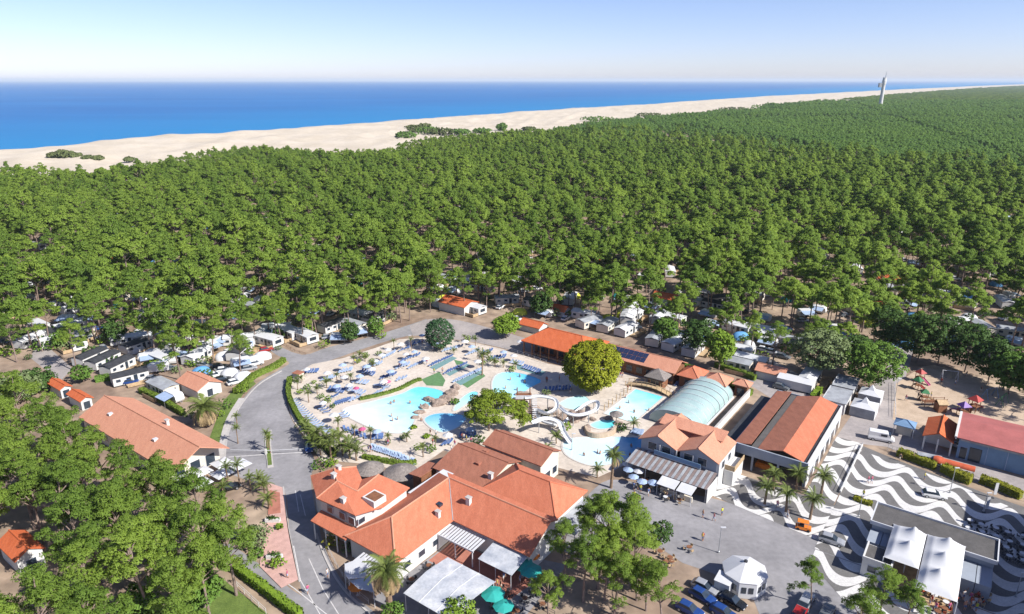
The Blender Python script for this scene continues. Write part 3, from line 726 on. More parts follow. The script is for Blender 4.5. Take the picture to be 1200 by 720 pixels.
forest('pine_plantation', 'dense bluish green young pine plantation stretching towards the white tower', ypts, YSRC)
fpts = []
y = 1500.0
while y < 9500:
    sp = 10 + (y - 1500) * .006; x = -0.3 * y
    while x < y * .82:
        px, py = x + frg.uniform(-.45, .45) * sp, y + frg.uniform(-.45, .45) * sp; x += sp
        if y < 2100 and PROJ(px, py, 10)[0] >= 640: continue
        if not ok_edge(px, py): continue
        if mn.noise(Vector((px * .0022, py * .0012, 5))) > .28: continue
        fpts.append((px, py, frg.uniform(.55, .8) * sp / 6.5, frg.uniform(.45, .72)))
    y += sp
forest('coastal_wood', 'far pine woods along the coast behind the white tower', fpts, [(a, None) for a, t in PSRC[:3]])
# ------------------------------------------------------------------ buildings
def win(t, face, c, lo, hi, z0, z1, door=False, fr='frame'):
    """window or door set proud of a wall; face 'S' = low-b side, 'E' = high-a side"""
    e = 0.09
    def bx(d0, d1, l, h, q0, q1):
        return MB().sbox(l, h, c - d1, c - d0, q0, q1) if face == 'S' else MB().sbox(c + d0, c + d1, l, h, q0, q1)
    f = bx(-0.05, 0.06, lo, hi, z0, z1).build('door' if door else 'window', fr, t)
    bx(0.0, 0.09, lo + e, hi - e, z0 + e, z1 - e).build('pane', 'glass', f)
def gable(t, a0, a1, b0, b1, ev, rg, m, axis='a', oh=0.5, th=0.18, wall=None, wz=0.0, roof='roof', mid=None, ohe=None):
    """gabled roof + walls on the site grid; a0..b1 are the eave lines"""
    if axis == 'a':
        bm_ = mid if mid is not None else (b0 + b1) / 2
        s1 = [S(a0, b0, ev), S(a1, b0, ev), S(a1, bm_, rg), S(a0, bm_, rg)]; s2 = [S(a0, bm_, rg), S(a1, bm_, rg), S(a1, b1, ev), S(a0, b1, ev)]
        rl = (S(a0, bm_, rg), S(a1, bm_, rg))
        sl = (rg - ev) / (bm_ - b0); w0 = ev + oh * sl - th
        sec = [(b0 + oh, wz), (b1 - oh, wz), (b1 - oh, w0), (bm_, rg - th - .03), (b0 + oh, w0)]
        vv = [S(a0 + oh, q, z) for q, z in sec] + [S(a1 - (ohe or oh), q, z) for q, z in sec]
    else:
        am = mid if mid is not None else (a0 + a1) / 2
        s1 = [S(a0, b0, ev), S(am, b0, rg), S(am, b1, rg), S(a0, b1, ev)]; s2 = [S(am, b0, rg), S(a1, b0, ev), S(a1, b1, ev), S(am, b1, rg)]
        rl = (S(am, b0, rg), S(am, b1, rg))
        sl = (rg - ev) / (am - a0); w0 = ev + oh * sl - th
        sec = [(a0 + oh, wz), (a1 - oh, wz), (a1 - oh, w0), (am, rg - th - .03), (a0 + oh, w0)]
        vv = [S(q, b0 + oh, z) for q, z in sec] + [S(q, b1 - oh, z) for q, z in sec]
    ro = MB().slab(s1, th).slab(s2, th).build(roof, m, t)
    MB().tube(rl[0] + Vector((0, 0, .02)), rl[1] + Vector((0, 0, .02)), .13, .13, 6).build('ridge_cap', m, ro)
    if wall:
        n = 5
        MB().add(vv, [tuple(range(n - 1, -1, -1)), tuple(range(n, 2 * n))] + [(i, (i + 1) % n, n + (i + 1) % n, n + i) for i in range(n)]).build('wall', wall, t)
    return ro
def hip(t, a0, a1, b0, b1, ev, rg, m, oh=0.6, th=0.18, wall=None, inset=None, axis='a'):
    if axis == 'a':
        i = inset if inset is not None else (b1 - b0) / 2; mb = (b0 + b1) / 2
        r0, r1 = S(a0 + i, mb, rg), S(a1 - i, mb, rg)
    else:
        i = inset if inset is not None else (a1 - a0) / 2; ma = (a0 + a1) / 2
        r0, r1 = S(ma, b0 + i, rg), S(ma, b1 - i, rg)
    c = [S(a0, b0, ev), S(a1, b0, ev), S(a1, b1, ev), S(a0, b1, ev)]
    q = MB()
    if axis == 'a': fs = [[c[0], c[1], r1, r0], [c[1], c[2], r1], [c[2], c[3], r0, r1], [c[3], c[0], r0]]
    else: fs = [[c[0], c[1], r0], [c[1], c[2], r1, r0], [c[2], c[3], r1], [c[3], c[0], r0, r1]]
    for f in fs: q.slab(f, th)
    ro = q.build('roof', m, t)
    cap = MB(); up = Vector((0, 0, .02))
    if (r1 - r0).length > .1: cap.tube(r0 + up, r1 + up, .12, .12, 5)
    prs = [(c[0], r0), (c[3], r0), (c[1], r1), (c[2], r1)] if axis == 'a' else [(c[0], r0), (c[1], r0), (c[2], r1), (c[3], r1)]
    for x, y in prs: cap.tube(x + up, y + up, .11, .11, 5)
    cap.build('ridge_cap', m, ro)
    if wall: MB().sbox(a0 + oh, a1 - oh, b0 + oh, b1 - oh, 0, ev - th + .02).build('wall', wall, t)
    return ro
def chimney(t, a, b, z0, z1, w=.45):
    c = MB().sbox(a - w, a + w, b - w * .8, b + w * .8, z0, z1).build('chimney', 'white', t)
    MB().sbox(a - w - .12, a + w + .12, b - w * .8 - .12, b + w * .8 + .12, z1, z1 + .15).build('chimney_cap', 'kerb', c)
def rooflight(t, a, b, z, m='dark'): MB().sbox(a - .45, a + .45, b - .45, b + .45, z - .3, z + .18).build('roof_window', m, t)

# long orange hall
t = thing('hall', 'long hall with pale orange gabled tile roof beside the date palm', 'building', S(-139, 59.6))
gable(t, -158, -118.8, 53.6, 65.6, 3.9, 6.9, 'tile_pale', 'a', 0.6, wall='cream', ohe=3.2)
for a in (-150, -131): rooflight(t, a, 57, 5.75, 'frame')
chimney(t, -134.5, 61.5, 5.6, 7.1, .35)
for k in range(3): win(t, 'E', -122.0, 55.5 + k * 3.2, 57.6 + k * 3.2, .1, 2.7, True)
for k in range(9): win(t, 'S', 54.2, -156 + k * 3.9, -154 + k * 3.9, 1.2, 2.6)
# white terrace roof pieces by the hall's end
HP = [(-117.5, 62.8, 'white square parasol nearest the hedge corner of the orange hall'), (-117.8, 58.6, 'white square parasol at the middle of the orange hall gable'), (-114.0, 60.6, 'white square parasol standing clear of the orange hall on the road side'), (-118.2, 54.6, 'white square parasol at the tree corner of the orange hall'), (-114.2, 56.4, 'cream square parasol on the hall terrace facing the square pines'), (-114.0, 64.6, 'white square parasol beside the pavement and the orange hall')]
for k, (a, b, l) in enumerate(HP):
    tt = thing('terrace_parasol', l, 'parasol', S(a, b))
    MB().tube(S(a, b, 0), S(a, b, 2.9), .05, .04).build('pole', 'metal', tt)
    q = MB(); c4 = [S(a - 1.7, b - 1.7, 2.3), S(a + 1.7, b - 1.7, 2.3), S(a + 1.7, b + 1.7, 2.3), S(a - 1.7, b + 1.7, 2.3)]
    for i in range(4): q.slab([c4[i], c4[(i + 1) % 4], S(a, b, 2.95)], .04)
    q.build('canopy', 'canvas', tt)

# main complex, block of two storeys with hipped roofs at its road corner
t = thing('clubhouse', 'two storey white clubhouse with orange hipped roofs and chimneys at the road bend', 'building', S(-84, 66))
V = lambda u, v, z: P(u, v, z)
ap, ap2, va = V(391.5, 549.5, 8.9), V(395, 564, 8.9), V(418.5, 576, 8.1)
e0, e1, e2, e3, e4 = V(364, 558, 7), V(371, 584, 7), V(416, 604, 7), V(424, 562, 7.0), V(417.5, 547, 7)
ro = MB().slab([e0, ap, ap2, e1], .18).slab([e1, ap2, va, e2], .18).slab([ap, e4, e3, va, ap2], .18).slab([e0, e4, ap], .18).build('roof', 'tile', t)
q = MB(); up = Vector((0, 0, .03))
for x, y in ((ap, ap2), (ap2, e1), (ap2, va), (ap, e0), (ap, e4)): q.tube(x + up, y + up, .12, .12, 5)
q.build('ridge_cap', 'tile_pale', ro)
r2, e5, e6, e7 = V(444, 556, 8.3), V(480, 571.5, 6.7), V(449.5, 594, 6.7), V(433.5, 598.5, 6.9)
ro2 = MB().slab([va, r2, e5, e6, e7, e2], .18).slab([va, e3, V(441, 560, 7.0), r2], .18).build('roof', 'tile', t)
MB().tube(va + up, r2 + up, .12, .12, 5).build('ridge_cap', 'tile_pale', ro2)
wp = [e0, e1, e2, e7, e6, e5, r2, e3, e4]; cen = sum(wp, Vector()) / len(wp)
wl_ = []
for p in wp:
    d = (cen - p); d.z = 0; d.normalize(); wl_.append(p + d * .6)
n = len(wl_)
q = MB(); q.add([(p.x, p.y, 0) for p in wl_] + [(p.x, p.y, min(p.z, 7) - .2) for p in wl_], [tuple(range(n, 2 * n))] + [(i, (i + 1) % n, n + (i + 1) % n, n + i) for i in range(n)])
q.build('wall', 'white', t)
for a in (-84.3, -81.2, -78.9): win(t, 'S', 62.28, a, a + 1.5, 4.9, 6.3)
win(t, 'E', -77.05, 62.7, 64.2, 4.9, 6.0)
# lower roof skirt along the street side
MB().slab([S(-86, 59.9, 3.7), S(-77.2, 59.9, 3.7), S(-77.2, 62.3, 4.5), S(-86, 62.3, 4.5)], .18).build('porch_roof', 'tile', t)
for a in (-85.5, -82.6, -79.8, -77.6): MB().tube(S(a, 60.2, 0), S(a, 60.2, 3.6), .14, .14).build('porch_post', 'white', t)
for a, b, z in ((-88.3, 68.5, 8.3), (-81.0, 63.2, 7.4), (-86.6, 66.0, 8.6)): chimney(t, a, b, z - .6, z + .9, .38)
# roof balcony
bl = MB().sbox(-79.0, -76.2, 65.6, 68.4, 6.2, 8.05).build('balcony', 'white', t)
MB().sbox(-78.7, -76.25, 65.9, 68.1, 7.2, 8.062).build('balcony_floor', 'timber', bl)

# main restaurant wings
t = thing('restaurant_wing', 'large orange tile roofed wing with hip corner and white chimneys between clubhouse and marquee', 'building', S(-68, 70))
tb = 'tile'
r0, r1 = S(-72, 65.5, 7.1), S(-72, 79.8, 7.1); r2 = S(-50.2, 79.8, 7.1)
ew0, ew1 = S(-77.6, 60.2, 4.1), S(-77.6, 83, 4.6); es0, es1 = S(-66, 60.2, 4.1), S(-66, 73.8, 4.1); ee = S(-50.2, 73.8, 4.1)
ro = MB().slab([ew0, es0, r0], .18).slab([es0, es1, r1, r0], .18).slab([ew0, r0, r1, ew1], .18).slab([es1, ee, r2, r1], .18).slab([r1, r2, S(-50.2, 82.2, 6.1), S(-74.5, 82.2, 6.1)], .18).build('roof', tb, t)
q = MB()
for x, y in ((r0, r1), (r1, r2), (r0, ew0), (r0, es0)): q.tube(x + up, y + up, .13, .13, 5)
q.build('ridge_cap', 'tile_pale', ro)
MB().tube(es1 + up * 2, r1 + up * 2, .09, .09, 4).build('valley_gutter', 'sheet', ro)
q = MB(); q.sbox(-77, -66.6, 60.8, 82, 0, 4.0).sbox(-66.6, -50.8, 74.4, 82, 0, 4.15); q.build('wall', 'white', t)
q = MB(); q.add([S(-50.8, 74.4, 4.1), S(-50.8, 82, 4.1), S(-50.8, 82, 6.1), S(-50.8, 79.8, 6.85)], [(0, 1, 2, 3)]); q.build('gable_wall', 'white', t)
chimney(t, -67.9, 72.2, 4.6, 6.0, .36); chimney(t, -65.3, 77.2, 5.6, 7.0, .4); rooflight(t, -69.2, 74.0, 5.9, 'glass')
for k in range(3): win(t, 'E', -66.6, 62.4 + k * 3.4, 64 + k * 3.4, 1.2, 2.4)
MB().sbox(-77.2, -74.6, 74.5, 84.3, 4.4, 4.85).build('flat_link_roof', 'canvas', t)
# hall C
t = thing('dining_hall', 'orange hipped tile roof hall with white gutter edge above the pines', 'building', S(-59, 87.8))
hip(t, -66.8, -51, 82.6, 93.2, 5.4, 8.2, 'tile', wall='white', inset=4.6)
MB().slab([S(-51.6, 83.5, 3.9), S(-47.8, 83.5, 3.2), S(-47.8, 93, 3.2), S(-51.6, 93, 3.9)], .1).build('lean_to_roof', 'sheet', t)
for k in range(4): MB().tube(S(-48, 83.8 + k * 3, 0), S(-48, 83.8 + k * 3, 3.2), .07, .07).build('lean_to_post', 'frame', t)
MB().sbox(-66.8, -50.6, 82.25, 82.55, 5.5, 5.75).build('gutter', 'sheet', t)
t = thing('kitchen_block', 'low brown weathered tile roof beside the thatched shelters', 'building', S(-72.5, 89))
gable(t, -79.4, -66.9, 83.4, 95.4, 4.7, 6.5, 'tile_brown_and_shade', 'a', .5, wall='cream', mid=91)
for a, b in ((-73.6, 92.6), (-72, 88.2)): rooflight(t, a, b, 6.0, 'tile_brown_and_shade')
chimney(t, -67.5, 86.2, 5, 6.4, .4)
MB().sbox(-81.8, -79.6, 80.5, 85, 0, 3.9).build('side_wall', 'timber', t)
MB().slab([S(-82.4, 80, 4.0), S(-79.5, 80, 4.3), S(-79.5, 85.5, 4.3), S(-82.4, 85.5, 4.0)], .15).build('side_roof', 'tile_brown_and_shade', t)
t = thing('bar_block', 'brown weathered tile roof building beside the rectangular white pool', 'building', S(-69.3, 98.8))
gable(t, -76.6, -62.3, 95.2, 102.4, 5.3, 6.7, 'tile_brown_and_shade', 'a', .4, wall='cream', mid=99.4)
win(t, 'E', -62.7, 97, 99, .2, 2.6, True); win(t, 'E', -62.7, 99.8, 101.4, 1, 2.6)

# thatched shelters
for (a, b, rr, l) in ((-91.5, 78.3, 2.9, 'smaller round grey thatched shelter beside the clubhouse chimneys'), (-85.6, 81.0, 3.3, 'larger round grey thatched shelter beside the brown roofed kitchen')):
    t = thing('thatched_shelter', l, 'shelter', S(a, b))
    c = S(a, b)
    MB().lathe([(rr, 2.5), (rr * 1.02, 2.65), (rr * .62, 3.25), (rr * .3, 3.75), (.05, 4.1)], 18, c).build('thatch', 'thatch', t)
    for k in range(6):
        an = k * 1.047; MB().tube(c + Vector((rr * .8 * math.cos(an), rr * .8 * math.sin(an), 0)), c + Vector((rr * .8 * math.cos(an), rr * .8 * math.sin(an), 2.6)), .09, .09).build('post', 'timber', t)

# pool restaurant with hipped roof, solar building, pavilions
t = thing('pool_restaurant', 'pool restaurant with bright orange hipped roof and dark open veranda', 'building', S(-94.7, 156))
hip(t, -105.2, -84.2, 149.2, 163.2, 4.2, 7.0, 'tile_bright', wall=None, inset=5)
MB().sbox(-103, -86, 153, 162.5, 0, 4.05).build('wall', 'timber', t)
for k in range(8): MB().sbox(-104.7 + k * 2.85, -104.4 + k * 2.85, 149.6, 149.9, 0, 4.02).build('veranda_post', 'timber', t)
for k in range(5): win(t, 'S', 153, -102 + k * 3.2, -99.6 + k * 3.2, .6, 3, fr='timber')
bb = MB().sbox(-104.6, -84.6, 149.5, 149.56, .9, 1.0).build('veranda_rail', 'paletimber', t)
t = thing('solar_roof_building', 'long low building with solar panels on its pale tile roof', 'building', S(-71, 158.8))
gable(t, -82.3, -60.6, 154.4, 163.2, 3.6, 5.6, 'tile_pale', 'a', .7, wall='timber')
sl = 2.0 / 4.4
for i in range(8):
    for j in range(2):
        a0 = -81.0 + i * 1.42; b0 = 155.3 + j * 1.62
        z0 = 3.6 + (b0 - 154.4) * sl + .08; z1 = z0 + 1.5 * sl
        f = MB().slab([S(a0, b0, z0), S(a0 + 1.32, b0, z0), S(a0 + 1.32, b0 + 1.5, z1), S(a0, b0 + 1.5, z1)], .05).build('solar_panel', 'solar', t)
for k in range(7): win(t, 'S', 155.1, -80.5 + k * 2.9, -78.6 + k * 2.9, .8, 2.6, fr='timber')
t = thing('thatched_bar', 'square bar hut with grey pyramid thatch and timber walls', 'hut', S(-64.2, 152.3))
q = MB()
c4 = [S(-67, 149.8, 3), S(-61.4, 149.8, 3), S(-61.4, 154.6, 3), S(-67, 154.6, 3)]
for i in range(4): q.slab([c4[i], c4[(i + 1) % 4], S(-64.2, 152.2, 5.0)], .2)
q.build('roof', 'thatch', t); MB().sbox(-66.2, -62.2, 150.6, 154, 0, 2.95).build('wall', 'timber', t)
win(t, 'S', 150.6, -65.5, -63, 1, 2.3, fr='timber')
for nm, a0, a1, b0, b1, l in (('a', -60.4, -54.4, 155, 162, 'small timber pavilion with orange hipped roof next to the thatched bar'), ('b', -53.9, -47.6, 155.2, 161.2, 'small pavilion with pale orange roof behind the glazed pool cover'), ('c', -47, -42.8, 158, 161.5, 'tiny orange roofed hut against the hedge by the pool cover')):
    t = thing('pavilion', l, 'pavilion', S((a0 + a1) / 2, (b0 + b1) / 2))
    hip(t, a0, a1, b0, b1, 3.2, 5.0 if nm != 'c' else 4.2, 'tile_pale' if nm != 'a' else 'tile', wall='timber', axis='b' if b1 - b0 > a1 - a0 else 'a')
    win(t, 'S', b0 + .6, (a0 + a1) / 2 - 1, (a0 + a1) / 2 + 1, .1, 2.3, True, fr='timber')

# glazed telescopic pool cover: eight arched bays, each with its own panel and rib
t = thing('pool_enclosure', 'long arched clear pool cover of stepped glazed bays', 'pool cover', S(-52, 145.5))
NB = 8
for i in range(NB):
    b0 = 134.0 + i * 2.85; b1 = b0 + 2.85
    hw = 5.9 - (0.07 * (i if i < 4 else 7 - i)); hh = 3.7 - .05 * (i if i < 4 else 7 - i)
    q = MB(); K = 14; vs = []
    for bb_ in (b0, b1):
        for k in range(K + 1):
            th_ = math.pi * k / K; vs.append(S(-52 - hw * math.cos(th_), bb_, .15 + hh * math.sin(th_) ** .8))
    q.add(vs, [(k, k + 1, K + 2 + k, K + 1 + k) for k in range(K)])
    pn = q.build('arched_bay', 'polyc', t, True)
    q = MB()
    for bb_ in ((b0,) if i < NB - 1 else (b0, b1)):
        q.path([S(-52 - (hw + .03) * math.cos(math.pi * k / K), bb_, .17 + (hh + .03) * math.sin(math.pi * k / K) ** .8) for k in range(K + 1)], .07, 5)
    q.build('rib', 'frame', pn)
q = MB(); K = 14
for bb_ in (134.0, 134.0 + NB * 2.85):
    q.add([S(-52 - 5.9 * math.cos(math.pi * k / K), bb_, .15 + 3.7 * math.sin(math.pi * k / K) ** .8) for k in range(K + 1)], [tuple(range(K + 1))])
q.build('end_panel', 'polyc', t)
MB().sbox(-58.2, -57.9, 134, 157, 0, .35).sbox(-46.1, -45.8, 134, 157, 0, .35).build('rail', 'frame', t)
t = thing('garden_wall', 'long white garden wall between the pool cover and the orange three bay shed', 'wall', S(-43, 145)); MB().sbox(-43.2, -42.9, 132, 160, 0, 1.9).build('wall', 'white', t)
MB().sbox(-43.26, -42.84, 132, 160, 1.9, 2.0).build('coping', 'kerb', t)
t = thing('hedge_shed', 'dark flat lean-to roof along the left side of the three bay shed', 'shed', S(-37.5, 141))
MB().sbox(-39, -36.3, 127, 156, 0, 2.7).build('wall', 'grey_and_shade_wall', t); MB().sbox(-39.2, -36.25, 126.8, 156.2, 2.7, 2.85).build('roof', 'dark', t)

# big shed with three orange roof bays
t = thing('market_hall', 'big hall with three orange roof bays, white side wall and grey front fascia', 'building', S(-29, 141))
MB().slab([S(-35.8, 126.3, 5.0), S(-32.5, 126.3, 5.7), S(-32.5, 156.3, 5.7), S(-35.8, 156.3, 5.0)], .15).build('roof_bay', 'tile_brown_and_shade', t)  # slope turned from the sun: its shade is put into darker tile
MB().slab([S(-31.2, 126.3, 5.0), S(-26.3, 126.3, 6.3), S(-26.3, 156.3, 6.3), S(-31.2, 156.3, 5.0)], .15).build('roof_bay', 'tile_brown_and_shade', t)  # left slope again in the darker tile, painting its shade; sunny slope below
MB().slab([S(-26.3, 126.3, 6.3), S(-22.4, 126.3, 5.2), S(-22.4, 156.3, 5.2), S(-26.3, 156.3, 6.3)], .15).build('roof_bay', 'tile', t)
MB().slab([S(-32.5, 126.3, 4.95), S(-31.2, 126.3, 4.95), S(-31.2, 156.3, 4.95), S(-32.5, 156.3, 4.95)], .1).build('valley', 'flatroof', t)
MB().slab([S(-22.4, 126.3, 4.9), S(-21.7, 126.3, 4.9), S(-21.7, 156.3, 4.9), S(-22.4, 156.3, 4.9)], .1).build('gutter', 'dark', t)
MB().sbox(-21.7, -21.4, 126, 156.5, 0, 5.2).build('side_wall', 'white', t)
MB().sbox(-36.05, -21.4, 125.9, 126.25, 3.2, 5.25).build('fascia', 'grey_and_shade_wall', t)  # shade of the unlit front painted into the fascia colour
MB().sbox(-36, -35.8, 126.3, 156.4, 0, 4.8).sbox(-35.8, -21.7, 156.35, 156.55, 0, 5.2).build('rear_wall', 'grey_and_shade_wall', t)
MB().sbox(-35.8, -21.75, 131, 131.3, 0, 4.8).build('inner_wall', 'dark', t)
for a in (-35.9, -32, -27, -21.95): MB().sbox(a, a + .4, 126.0, 126.4, 0, 3.19).build('post', 'grey_and_shade_wall', t)
for k in range(6): win(t, 'E', -21.4, 128.5 + k * 4.6, 131.4 + k * 4.6, .05, 2.6, True, fr='grey_and_shade_wall')
t2 = MB()
tag(MB().sbox(-31.6, -28.6, 128, 129.6, 0, .9).sbox(-31.4, -28.8, 128.2, 129.4, .9, 1.1).build('sofa_stall', 'orange'), 'orange counter in the dark opening of the three bay hall', 'counter')

# two storey house with twin gables and striped awning roof
t = thing('shop_house', 'two storey blue grey house with twin orange front gables', 'building', S(-43.3, 119.8))
gable(t, -51.6, -43.4, 114.6, 126.5, 6.0, 7.9, 'tile_pale', 'b', .5, wall='grey_and_shade_wall')  # house front lies in shade; that blue shade is in the wall colour
gable(t, -43.3, -34.9, 114.6, 124.8, 6.0, 7.9, 'tile_pale', 'b', .5, wall='grey_and_shade_wall')
MB().slab([S(-50, 121, 7.3), S(-36.5, 121, 7.3), S(-36.5, 124.2, 8.2), S(-50, 124.2, 8.2)], .15).build('cross_roof', 'tile_pale', t)
for a in (-49.6, -46.6, -42.0, -39.2): win(t, 'S', 115.1, a, a + 1.9, 4.2, 5.9)
MB().sbox(-47.8, -38.2, 114.2, 115.05, 3.85, 4.0).build('balcony', 'white', t)
MB().sbox(-47.8, -38.2, 114.15, 114.25, 4.0, 4.9).build('balcony_rail', 'bluewall', t)
for a in (-46.9, -43.4, -40): MB().sbox(a, a + .2, 114.4, 114.6, 3.9, 6.1).build('balcony_post', 'white', t)
MB().sbox(-35.4, -34.9, 115.2, 124.2, 0, 5.9).build('side_wall', 'white', t)
win(t, 'E', -34.9, 116.5, 118, 3.9, 5.5); win(t, 'E', -34.9, 120, 121.5, 3.9, 5.5)
st = MB().sbox(-34.8, -33.0, 118, 124, 0, 3.2).build('stair_block', 'white', t); MB().sbox(-34.8, -32.9, 118.2, 118.35, 3.2, 4.2).sbox(-33.0, -32.85, 118.2, 124, 3.2, 4.2).build('stair_rail', 'paletimber', st)
MB().sbox(-50.8, -35.4, 114.0, 114.95, 0, 3.6).build('shop_front', 'dark', t)
for k in range(28):
    a0 = -51.8 + k * .6
    MB().slab([S(a0, 109.6, 3.0), S(a0 + .54, 109.6, 3.0), S(a0 + .54, 114.9, 3.8), S(a0, 114.9, 3.8)], .06).build('awning_sheet', 'rust' if k % 2 else 'sheet', t)
for a in (-51.4, -47.5, -43.5, -39.5, -35.3): MB().tube(S(a, 109.9, 0), S(a, 109.9, 3.0), .07, .07).build('awning_post', 'white', t)
MB().sbox(-35.05, -34.9, 109.7, 114.9, 0, 3.1).build('end_wall', 'white', t)
for a0, a1, l in ((-43.8, -40.2, 'white flat awning canopy in front of the shop house, sign-board side'), (-39.9, -36.9, 'white flat awning canopy at the white end wall of the shop house')):
    t = thing('shop_canopy', l, 'awning', S((a0 + a1) / 2, 108.4))
    MB().slab([S(a0, 106.8, 2.5), S(a1, 106.8, 2.5), S(a1, 109.5, 2.9), S(a0, 109.5, 2.9)], .06).build('canopy', 'canvas', t)
    for a in (a0 + .1, a1 - .1): MB().tube(S(a, 107, 0), S(a, 107, 2.45), .05, .05).build('post', 'frame', t)
    MB().sbox(a0 + .3, a1 - .3, 108.2, 108.6, 0, 1.1).build('display_rack', 'cream', t)

# flat roofed bar on the mosaic plaza with tensile tents
t = thing('plaza_bar', 'flat gravel roofed bar with pale parapet on the wave mosaic plaza', 'building', S(0.3, 118.5))
MB().sbox(-8.3, 8.9, 115.6, 121.6, 0, 3.85).build('wall', 'grey_and_shade_wall', t)
MB().sbox(-8.5, 9.1, 115.4, 121.8, 3.85, 3.95).build('roof', 'flatroof', t)
MB().sbox(-8.55, 9.15, 121.8, 121.98, 3.6, 4.3).sbox(-8.7, -8.52, 115.3, 121.98, 3.6, 4.3).sbox(9.12, 9.3, 115.3, 121.98, 3.6, 4.3).sbox(4.6, 9.12, 115.2, 115.38, 3.6, 4.3).sbox(-8.52, -5.2, 115.2, 115.38, 3.6, 4.3).build('parapet', 'frame', t)
for a0, a1 in ((-8.4, -6.5), (-6.4, -4.6), (4.9, 6.8), (6.9, 8.9)): MB().sbox(a0, a1, 110.2 if a0 > 0 else 111.5, 115.5, 0, 2.6).build('glazed_bay', 'grey_and_shade_wall', t)
MB().sbox(-4.6, 4.8, 104, 115.5, 0.06, .14).build('floor', 'paletimber', t)
t = thing('bar_annex', 'small white walled annex with open flat roof beside the tensile tents', 'building', S(-6, 107.8))
MB().sbox(-8, -3.9, 105.6, 110.2, 0, 3.0).build('wall', 'white', t); MB().sbox(-7.8, -4.1, 105.8, 110.0, 3.0, 3.08).build('roof', 'flatroof', t)
MB().sbox(-8.05, -7.82, 105.55, 110.25, 3, 3.5).sbox(-7.82, -3.88, 105.55, 105.78, 3, 3.5).sbox(-4.1, -3.86, 105.78, 110.25, 3, 3.5).build('parapet', 'white', t)
win(t, 'S', 105.6, -7.2, -5.8, 1, 2.3)
def tensile(label, a0, a1, b0, b1, peaks, ev=4.1, pk=6.0):
    t = thing('tensile_canopy', label, 'tent', S((a0 + a1) / 2, (b0 + b1) / 2)); NA, NBb = 22, 44; vs = []
    for j in range(NBb + 1):
        for i in range(NA + 1):
            fa, fb = i / NA, j / NBb; a, bb_ = a0 + (a1 - a0) * fa, b0 + (b1 - b0) * fb
            h = 0
            for pa, pb in peaks:
                d = math.hypot(a - pa, bb_ - pb); h = max(h, math.exp(-d / 1.25))
            edge = min(1, 6 * min(fa, 1 - fa, fb * (b1 - b0) / (a1 - a0), (1 - fb) * (b1 - b0) / (a1 - a0)))
            vs.append(S(a, bb_, ev + .35 * edge + (pk - ev) * h * (0.35 + .65 * edge)))
    fs = [(j * (NA + 1) + i, j * (NA + 1) + i + 1, (j + 1) * (NA + 1) + i + 1, (j + 1) * (NA + 1) + i) for j in range(NBb) for i in range(NA)]
    MB().add(vs, fs).build('canopy', 'canvas', t, True)
    for a, bb_ in [(a0, b0), (a1, b0), (a0, b1), (a1, b1)]: MB().tube(S(a, bb_, 0.14), S(a, bb_, ev + .05), .08, .08).build('post', 'frame', t)
    for pa, pb in peaks: MB().tube(S(pa, pb, .14), S(pa, pb, pk - .1), .09, .06).build('mast', 'frame', t)
tensile('white two peaked tensile canopy over the bar terrace beside the annex', -5.3, -0.5, 106.3, 116.6, [(-2.2, 114.4), (-2.4, 110)])
tensile('longer white three peaked tensile canopy over the bar terrace', -0.35, 4.9, 101.6, 116.8, [(2.6, 114.6), (2.4, 110.2), (2.2, 105.4)])

# red roofed sports building, garage, kiosk
t = thing('sports_building', 'blue walled building with wide red sheet roof beside the playground', 'building', S(9, 161))
MB().slab([S(.7, 155.4, 5.0), S(19, 155.4, 5.0), S(19, 162.5, 6.4), S(.7, 162.5, 6.4)], .16).slab([S(.7, 162.5, 6.4), S(19, 162.5, 6.4), S(19, 169, 5.2), S(.7, 169, 5.2)], .16).build('roof', 'tile_red', t)
MB().sbox(.45, .7, 155.3, 169, 4.6, 5.2).slab([S(.3, 155.3, 5.12), S(.75, 155.3, 5.12), S(.75, 162.5, 6.52), S(.3, 162.5, 6.52)], .2).slab([S(.3, 162.5, 6.52), S(.75, 162.5, 6.52), S(.75, 169, 5.3), S(.3, 169, 5.3)], .2).build('verge_board', 'white', t)
MB().sbox(1.2, 18.6, 156.2, 168.4, 0, 4.9).build('wall', 'bluewall', t)
MB().sbox(1.4, 18.8, 155.5, 155.6, 4.4, 4.84).build('fascia', 'sheet', t)
win(t, 'S', 156.2, 1.6, 3.0, .1, 2.9, True, fr='paleblue'); win(t, 'S', 156.2, 3.3, 5.4, .1, 3.2, True, fr='dark')
for k in range(3): MB().sbox(6.2 + k * 3.4, 6.35 + k * 3.4, 156.08, 156.19, .1, 4.4).build('pilaster', 'paleblue', t)
t = thing('garage', 'small open garage with bright orange gabled roof beside the red sports building', 'building', S(-2.4, 160.8))
gable(t, -5.3, .4, 155.8, 166, 3.3, 4.7, 'tile_bright', 'b', .3)
MB().sbox(-5, .2, 160, 165.7, 0, 3.2).build('wall', 'white', t)
for a in (-5.0, -2.5, -.1): MB().sbox(a, a + .3, 156.0, 156.3, 0, 3.25).build('post', 'white', t)
t = thing('kiosk', 'little kiosk with blue grey roof on four posts at the playground gate', 'kiosk', S(-9.2, 161))
hip(t, -11.2, -7.0, 159.4, 163, 2.6, 3.5, 'bluewall', wall=None)
MB().sbox(-10.6, -7.6, 160.6, 162.6, 0, 2.5).build('wall', 'cream', t)
for a, bb_ in ((-11, 159.6), (-7.2, 159.6)): MB().tube(S(a, bb_, 0), S(a, bb_, 2.5), .07, .07).build('post', 'frame', t)

